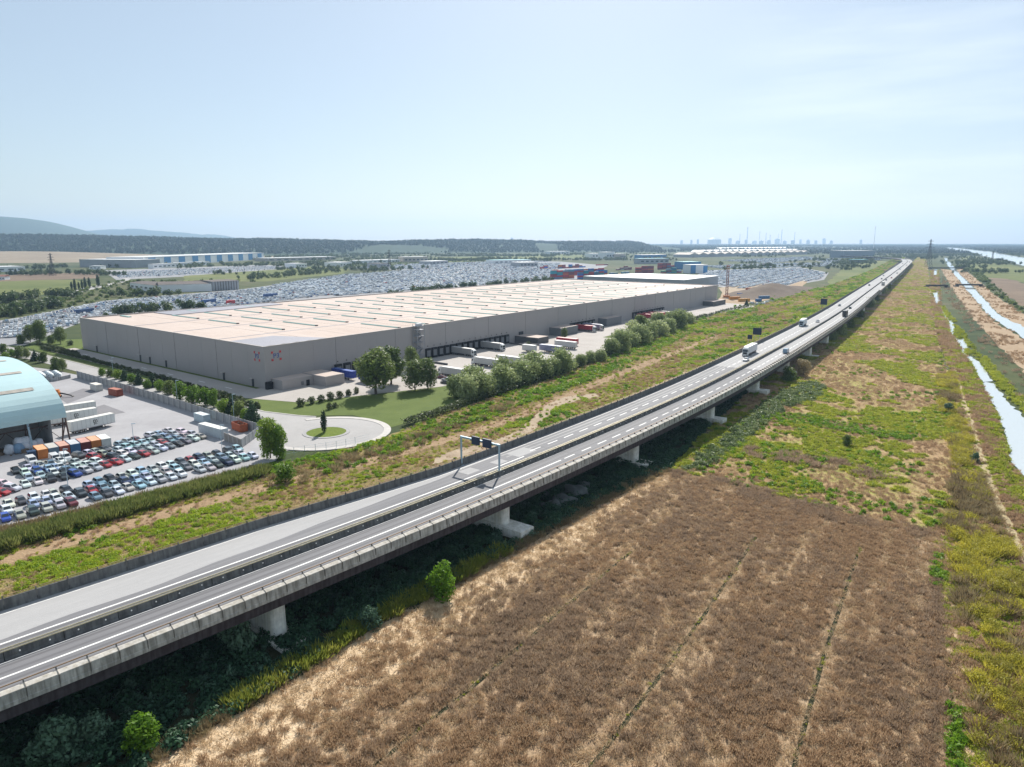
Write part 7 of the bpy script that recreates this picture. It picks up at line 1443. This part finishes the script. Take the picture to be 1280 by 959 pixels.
# saw tooth sheds and blocks near the far bend of the viaduct
for r_, (a, b) in enumerate((((640.6,2601.7), (1333.6,3235.2)), ((879.9,3336.7), (1521.1,3815.0)), ((1363.1,4646.9), (1943.6,5090.6)))):
    a = np.array(a); b = np.array(b); d = b - a; L_ = np.hypot(*d); t = thing('sawtooth_shed', 'pale saw tooth roofed shed, %s of three rows on the plain' % ('first', 'second', 'third')[r_], 'shed', (*a, 0), math.atan2(d[1], d[0]), 'saw tooth sheds on the plain'); n = 16; w = L_ / n
    m = MB(); m.box(0, L_, 0, 70, 0, 10); m.build('wall', B_GREY, t)
    for i in range(n):
        m = MB(); m.raw([(i * w, -.5, 10.02), (i * w + w - .2, -.5, 10.02), (i * w + w * .5, -.5, 17), (i * w, 70.5, 10.02), (i * w + w - .2, 70.5, 10.02), (i * w + w * .5, 70.5, 17)], [(0, 1, 2), (5, 4, 3), (0, 2, 5, 3), (1, 4, 5, 2), (0, 3, 4, 1)]); m.build('roof_bay', B_PALE if r_ else B_TAN, t)
building((1166.2,2539.5), (1307.2,2601.7), 60, 24, mat('slate_wall_mat', (.20, .25, .31), .6), B_PALE, 'big slate blue block near the bend of the viaduct', 0); building((916.3,1936.5), (955.1,1936.5), 25, 9, mat('green_wall_mat', (.12, .16, .12), .7), B_TEAL, 'dark green shed in front of the slate blue block', 4); building((1142.8,2268.1), (1160.4,2268.1), 10, 6, B_WHITE, B_PALE, 'small white cabin beside the slate blue block', 2)
building((332.1,1868.1), (414.1,1901.7), 30, 13, B_GREY, B_TEAL, 'grey hall with a teal roof behind the container stacks', 6); building((410.3,2268.1), (496.4,2317.7), 40, 15, B_BLUE, B_PALE, 'blue and white hall above the container stacks', 5)
building((325.7,1311.2), (360.8,1327.7), 22, 15, B_WHITE, B_PALE, 'white hall with blue ends beside the container yard', 0, panels=[(0, .3, 0, 1, B_BLUE), (.75, 1, 0, .9, B_BLUE)]); building((358.3,1497.5), (398.9,1519.0), 30, 15, B_BLUE, B_TEAL, 'blue hall with a teal roof behind the white one', 0)
# container yard: every box of the stacks
YC = [((.42, .05, .07), 'maroon'), ((.03, .16, .46), 'blue'), ((.03, .26, .34), 'teal'), ((.48, .13, .05), 'rust'), ((.20, .05, .08), 'wine red'), ((.10, .20, .34), 'steel blue'), ((.12, .30, .20), 'green'), ((.50, .50, .50), 'pale grey'), ((.52, .20, .05), 'orange')]
mb = MB(); mb.box(-6.1, 6.1, -1.22, 1.22, 0, 2.58)
for i in range(10): mb.box(-5.8 + 1.25 * i, -5.6 + 1.25 * i, -1.25, -1.22, .15, 2.45)
YM = mb.mesh('yard_container', CONT); ry = random.Random(9)
nC = 0
for st_, (a, b, hi, cols) in enumerate((((59.8,1116.2), (102.9,1153.0), 6, (0, 3, 4, 2, 5)), ((102.1,1116.2), (152.1,1165.8), 6, (0, 2, 1, 2, 5)), ((68.0,1219.9), (171.0,1279.3), 4, (0, 1, 4, 3)), ((165.9,1219.9), (213.8,1279.3), 3, (5, 6, 7, 2, 8)), ((227.7,1327.7), (272.6,1344.7), 6, (0, 4, 4, 3)), ((271.7,1311.2), (323.5,1344.7), 4, (5, 2, 6, 4, 0)), ((303.3,1497.5), (363.5,1541.2), 5, (4, 0, 5)), ((210.7,1456.1), (253.3,1497.5), 3, (1, 4, 7)), ((58.3,1497.5), (172.9,1636.8), 3, (0, 1, 4, 3)), ((203.6,1744.9), (246.5,1774.2), 3, (0, 4)))):
    a = np.array(a); b = np.array(b); d = b - a; L_ = np.hypot(*d); d = d / L_; n = max(2, int(L_ / 13))
    for i in range(n):
        hh = max(1, hi - ry.choice((0, 0, 0, 1, 1, 2)))
        for z in range(hh):
            c, cn = YC[ry.choice(cols)]; p = a + d * (13 * i + 6.5); o = linkmesh('shipping_container', YM, None, (p[0], p[1], .1 + 2.6 * z), math.atan2(d[1], d[0])); o.color = (*[v * ry.uniform(.8, 1.2) for v in c], 1); nC += 1
            tag(o, '%s container in the far yard, %s, %s column of the %s stack line' % (cn, ('bottom tier', 'second tier', 'third tier', 'fourth tier', 'fifth tier', 'sixth tier')[z], ordn[i], ordn[st_]), 'container', 'containers stacked in the far yard')
print('yard containers', nC)
# spoil heap, crane and site kit beside the far end of the warehouse
def heap_h(P):
    c = np.array((300.9,832.1)); x = (P - c) @ np.array([.55, .83]); y = (P - c) @ np.array([-.83, .55]); return 9.5 * np.exp(-(x / 75) ** 2) * np.exp(-(y / 20) ** 2) * (1 + .5 * (vnoise(P, 12, 3) - .5)) - .3
c = np.array((300.9,832.1)); o = hill('spoil_heap', np.linspace(c[0] - 150, c[0] + 150, 40), np.linspace(c[1] - 150, c[1] + 170, 40), heap_h, ground_mat('spoil_mat', [(.3, (.10, .075, .055)), (.6, (.16, .12, .09))], s1=.05, s2=.4)); o['kind'] = 'thing'; tag(o, 'long dark heap of excavated earth beside the building site', 'heap')
ORG = mat('site_orange_mat', (.62, .22, .05), .6); 
cr = thing('lattice_crane', 'rust coloured lattice mast crane on the building site behind the warehouse', 'crane', (*(224.9,748.3), 0)); m = MB()
for k in range(10):
    for sx, sy in ((-1, -1), (1, -1), (1, 1), (-1, 1)): m.bar((sx, sy, k * 3.2), (sx, sy, k * 3.2 + 3.2), .3, .3)
    m.bar((-1, -1, k * 3.2), (1, -1, k * 3.2 + 3.2), .2, .2); m.bar((1, 1, k * 3.2), (-1, 1, k * 3.2 + 3.2), .2, .2); m.bar((1, -1, k * 3.2), (1, 1, k * 3.2 + 3.2), .2, .2)
m.build('mast', B_ROOFR, cr); m = MB(); m.box(-3, 3, -2, 2, 0, 2.4); m.build('base', ORG, cr); m = MB(); m.bar((-1, 0, 32), (-7, 0, 25), .3, .3); m.box(-1.5, 1.5, -1.5, 1.5, 32, 33.2); m.build('head', B_ROOFR, cr)
for k, (p, L2, cc, lb) in enumerate((((225.3,722.3), 12, (.62, .26, .05), 'orange site container nearest the crane'), ((227.21,697.96), 12, (.60, .30, .06), 'amber site container beside the site road'), ((241.32,697.96), 6, (.06, .16, .36), 'blue site container by the parked vans'), ((247.9,776.2), 6, (.04, .10, .30), 'dark blue site container beyond the orange one'), ((261.5,794.0), 6, (.45, .06, .05), 'red site container beyond the orange one'), ((286.6,859.5), 12, (.55, .16, .09), 'orange red barrier block in front of the sand'), ((258.8,732.4), 12, (.10, .22, .40), 'blue site container at the foot of the earth heap'))):
    o = container(C40 if L2 == 12 else C20, p[0], p[1], R_(20), cc, lb.replace('nearest', 'closest to').replace('closest to the', 'next to the'), z=.04)
for k, p in enumerate([(226.07,670.84),(227.69,662.25),(232.89,662.25),(242.72,679.64)]): car('van', p[0], p[1], .05, .4 + k, COLS['white'], '%s of the white vans on the site road behind the warehouse' % ordn[k].capitalize(), 'vans on the site road')
# lattice pylons
def pylon(p, h, label):
    t = thing('lattice_pylon', label, 'pylon', (*p, 0)); b = h * .09; m = MB(); n = 9
    W_ = lambda z: b * (1 - z / h) ** 1.3 + h * .008
    for k in range(n):
        z0, z1 = h * k / n, h * (k + 1) / n; w0, w1 = W_(z0), W_(z1); c0 = [(-w0, -w0, z0), (w0, -w0, z0), (w0, w0, z0), (-w0, w0, z0)]; c1 = [(-w1, -w1, z1), (w1, -w1, z1), (w1, w1, z1), (-w1, w1, z1)]
        for i in range(4): m.bar(c0[i], c1[i], .35, .35); m.bar(c0[i], c1[(i + 1) % 4], .22, .22); m.bar(c0[(i + 1) % 4], c1[i], .22, .22)
    m.build('tower', CHASSIS, t)
    for z, w in ((.70, .17), (.82, .14), (.93, .10)):
        m = MB(); m.bar((-h * w, 0, h * z), (h * w, 0, h * z), .4, .5); m.bar((-h * w, 0, h * z), (0, 0, h * z + h * .05), .25, .25); m.bar((h * w, 0, h * z), (0, 0, h * z + h * .05), .25, .25); m.build('cross_arm', CHASSIS, t)
pylon((946.5,1636.8), 62, 'dark lattice pylon standing beside the upper ditch'); pylon((-262.3,1541.2), 40, 'lattice pylon among the far car lots'); pylon((-780.6,1219.9), 38, 'lattice pylon above the trees below the brown hill'); pylon((1391.9,2089.3), 30, 'thin pylon on the river bank')
# small bridges over ditch and canal
def bridge(p, q, label, w=5.0):
    p = np.array(p); q = np.array(q); d = q - p; L_ = np.hypot(*d); t = thing('footbridge', label, 'bridge', (*p, 0), math.atan2(d[1], d[0])); m = MB(); m.box(0, L_, -w / 2, w / 2, 1.6, 2.5); m.build('deck', V_GIRD, t)
    for y in (-w / 2, w / 2): m = MB(); m.box(0, L_, y - .15, y + .15, 2.52, 3.6); m.build('parapet', V_WALL, t)
    for x in (0.0, L_): m = MB(); m.box(x - 2, x + 2, -w / 2 - 1, w / 2 + 1, 0, 1.58); m.build('abutment', V_WALL, t)
bridge((882.2,1519.0), (953.2,1519.0), 'dark flat bridge crossing ditch and canal near the pylon', 8); bridge((576.0,928.3), (609.2,928.3), 'dark flat footbridge over the canal between the sandy banks', 4); bridge((528.3,912.1), (554.8,912.1), 'low culvert bridge over the ditch in line with the canal footbridge', 4)
# industry on the skyline
def chimney(px, top, D, r, label, name='chimney'):
    x = (px - 640) / 888 * D; h = CAM_H + (301.5 - top) * D / 888; t = thing(name, label, 'chimney', (x, D, 0)); m = MB(); m.cyl((0, 0, 0), (0, 0, h), r * 1.3, r * .8, n=10); m.build('shaft', B_PALE, t); m = MB(); m.cyl((0, 0, h * .92), (0, 0, h + .5), r * .95, r * .95, n=10); m.build('band', B_ROOFR, t)
for k, (px, top, r) in enumerate(((928, 285, 6), (919, 293, 4), (943, 290, 3), (951, 292, 4), (956, 294, 4), (966, 293, 3), (970, 287.5, 5), (986, 291, 4))):
    chimney(px, top, 14600, r * 1.5, '%s chimney of the skyline works counted from the round tank side' % ordn[k].capitalize())
chimney(1084, 284, 5200, 1.2, 'thin lone mast rising near the end of the viaduct', 'mast')
ri = random.Random(4)
for k in range(14):
    px = 908 + 9.6 * k + ri.uniform(-1, 1); D = 14300 + ri.uniform(-200, 300); w = ri.uniform(30, 90); top = ri.uniform(299.8, 301.6) if k % 6 else ri.uniform(298, 299.2); h = CAM_H + (301.5 - top) * D / 888; x = (px - 640) / 888 * D
    t = thing('works_block', 'hazy works block on the skyline, %s along from the chimneys' % (ordn[k] if k < 30 else ('thirty-first', 'thirty-second', 'thirty-third', 'thirty-fourth')[k - 30]), 'building', (x, D, 0), 0, 'works on the skyline'); m = MB(); m.box(-w / 2, w / 2, 0, 40, 0, h); m.build('block', B_GREY if k % 3 else B_WHITE, t); m = MB(); m.box(-w * .25, w * .1, 5, 20, h + .02, h + ri.uniform(4, 14)); m.build('top', B_PALE, t)
for k, (px, w, top) in enumerate(((640, 50, 297.6), (703, 30, 300.8), (848, 50, 300.8), (860, 40, 300.4), (868, 36, 299.6), (1068, 44, 300), (660, 30, 300.9))):
    D = 14800; x = (px - 640) / 888 * D; h = CAM_H + (301.5 - top) * D / 888; t = thing('tower_block', ['lone hazy tower block above the wooded ridge', 'small hazy block above the ridge gap', 'broad hazy block left of the round tank'.replace('left of', 'before'), 'hazy block beside the round tank', 'tallest hazy block beside the round tank', 'lone hazy block by the thin mast', 'low hazy block next to the lone tower'][k], 'building', (x, D, 0)); m = MB(); m.box(-w / 2, w / 2, 0, 20, 0, h); m.build('block', B_GREY, t); m = MB(); m.box(-w / 4, w / 4, 4, 14, h + .02, h + 5); m.build('top', B_PALE, t)
t = thing('round_tank', 'hazy domed tank on the skyline', 'tank', ((888 - 640) / 888 * 12000, 12000, 0)); m = MB(); m.cyl((0, 0, 0), (0, 0, 84), 110, 110, n=20); m.build('shell', B_PALE, t); m = MB(); m.cyl((0, 0, 84.1), (0, 0, 120), 110, 40, n=20); m.build('dome', B_PALE, t)
# lamp posts and fence posts by the yard
for k, (p, h) in enumerate((((-107.46,163.74), 9), ((-80.65,190.16), 8), ((-122.71,254.25), 8), ((-91.03,225.95), 9), ((-108.01,195.62), 7), ((-174.83,306.32), 8))):
    t = thing('lamp_post', ['tall lamp post between the car rows at the shed end', 'lamp post between the car rows at the poplar end', 'lamp post by the boundary wall tree row', 'lamp post at the fenced yard corner', 'short lamp post amid the container-side cars', 'lamp post beside the access road'][k], 'lamp post', (*p, .09)); m = MB(); m.cyl((0, 0, 0), (0, 0, h), .09, .06, n=6); m.build('pole', STEEL, t); m = MB(); m.box(-.1, 1.0, -.12, .12, h, h + .15); m.build('head', STEEL, t)
fl = [np.array(q) for q in [(-62.98,186.43),(-57.93,190.16),(-51.09,194.03),(-46.30,198.05),(-42.03,202.24)]]
ft = thing('wire_fence', 'thin wire fence with slim posts below the turning circle', 'fence')
for k in range(int(poly_len(fl) / 3)):
    p, u = along(fl, 3.0 * k + .5); m = MB(); m.cyl((*p, .05), (*p, 2.3), .06, n=5); m.build('post', STEEL, ft)
for z in (.8, 1.5, 2.2):
    m = MB()
    for a, b in zip(fl[:-1], fl[1:]): m.bar((*a, z), (*b, z), .03, .03)
    m.build('wire', STEEL, ft)
ROCK = mat('boulder_mat', (.13, .14, .135), .9, var=.3, vscale=1.2, bump=.6)
for k, (p, s) in enumerate(zip([(11.78,152.46),(14.81,158.18),(8.90,149.50),(17.51,162.60),(7.04,156.05)], (2.2, 2.6, 1.9, 1.6, 1.5))):
    bm = bmesh.new(); bmesh.ops.create_icosphere(bm, subdivisions=3, radius=1.0); rr_k = np.random.default_rng(k); off = rr_k.random(3) * 9
    for v in bm.verts:
        n_ = v.co.normalized(); f = 1 + .28 * math.sin(3 * n_.x + off[0]) * math.sin(4 * n_.y + off[1]) + .12 * math.sin(9 * n_.z + off[2] + 5 * n_.x); v.co = Vector((n_.x * f * 1.3, n_.y * f, max(n_.z * f * .7, -.2)))
    me = bpy.data.meshes.new('boulder'); bm.to_mesh(me); bm.free(); me.materials.append(ROCK); me.polygons.foreach_set('use_smooth', [True] * len(me.polygons))
    tag(linkmesh('boulder', me, None, (p[0], p[1], .1), k * 1.3, s), ['large grey boulder in the middle of the heap under the viaduct', 'largest grey boulder of the heap under the viaduct', 'grey boulder of the heap closest to the second pier', 'small grey boulder at the far end of the heap', 'small grey boulder half under the deck'][k], 'boulder', 'boulders under the viaduct')
# stairs and hut at the viaduct edge
for k, (s, t_) in enumerate(((100, 21.6), (112, 23.0))):
    p, n, d = frame(s); g = thing('access_stair', ('grey steel access stair against the barrier beside the gantry', 'second grey steel access stair beyond the gantry')[k], 'stair', (p[0] + n[0] * t_, p[1] + n[1] * t_, .05), math.atan2(d[1], d[0]))
    for i in range(12): m = MB(); m.box(i * .55 - 3.3, i * .55 - 2.75, -.9, .9, 8.6 - .75 * i - .1, 8.6 - .75 * i); m.build('step', V_WALL, g)
    for y in (-.95, .95): m = MB(); m.bar((-3.2, y, 9.4), (3.2, y, .9), .1, .5); m.build('stringer', V_POST, g)
    for x, z in ((-2.9, 8.4), (0, 4.6), (2.6, .9)): m = MB(); m.box(x - .15, x + .15, -.15, .15, 0, z); m.build('post', V_POST, g)
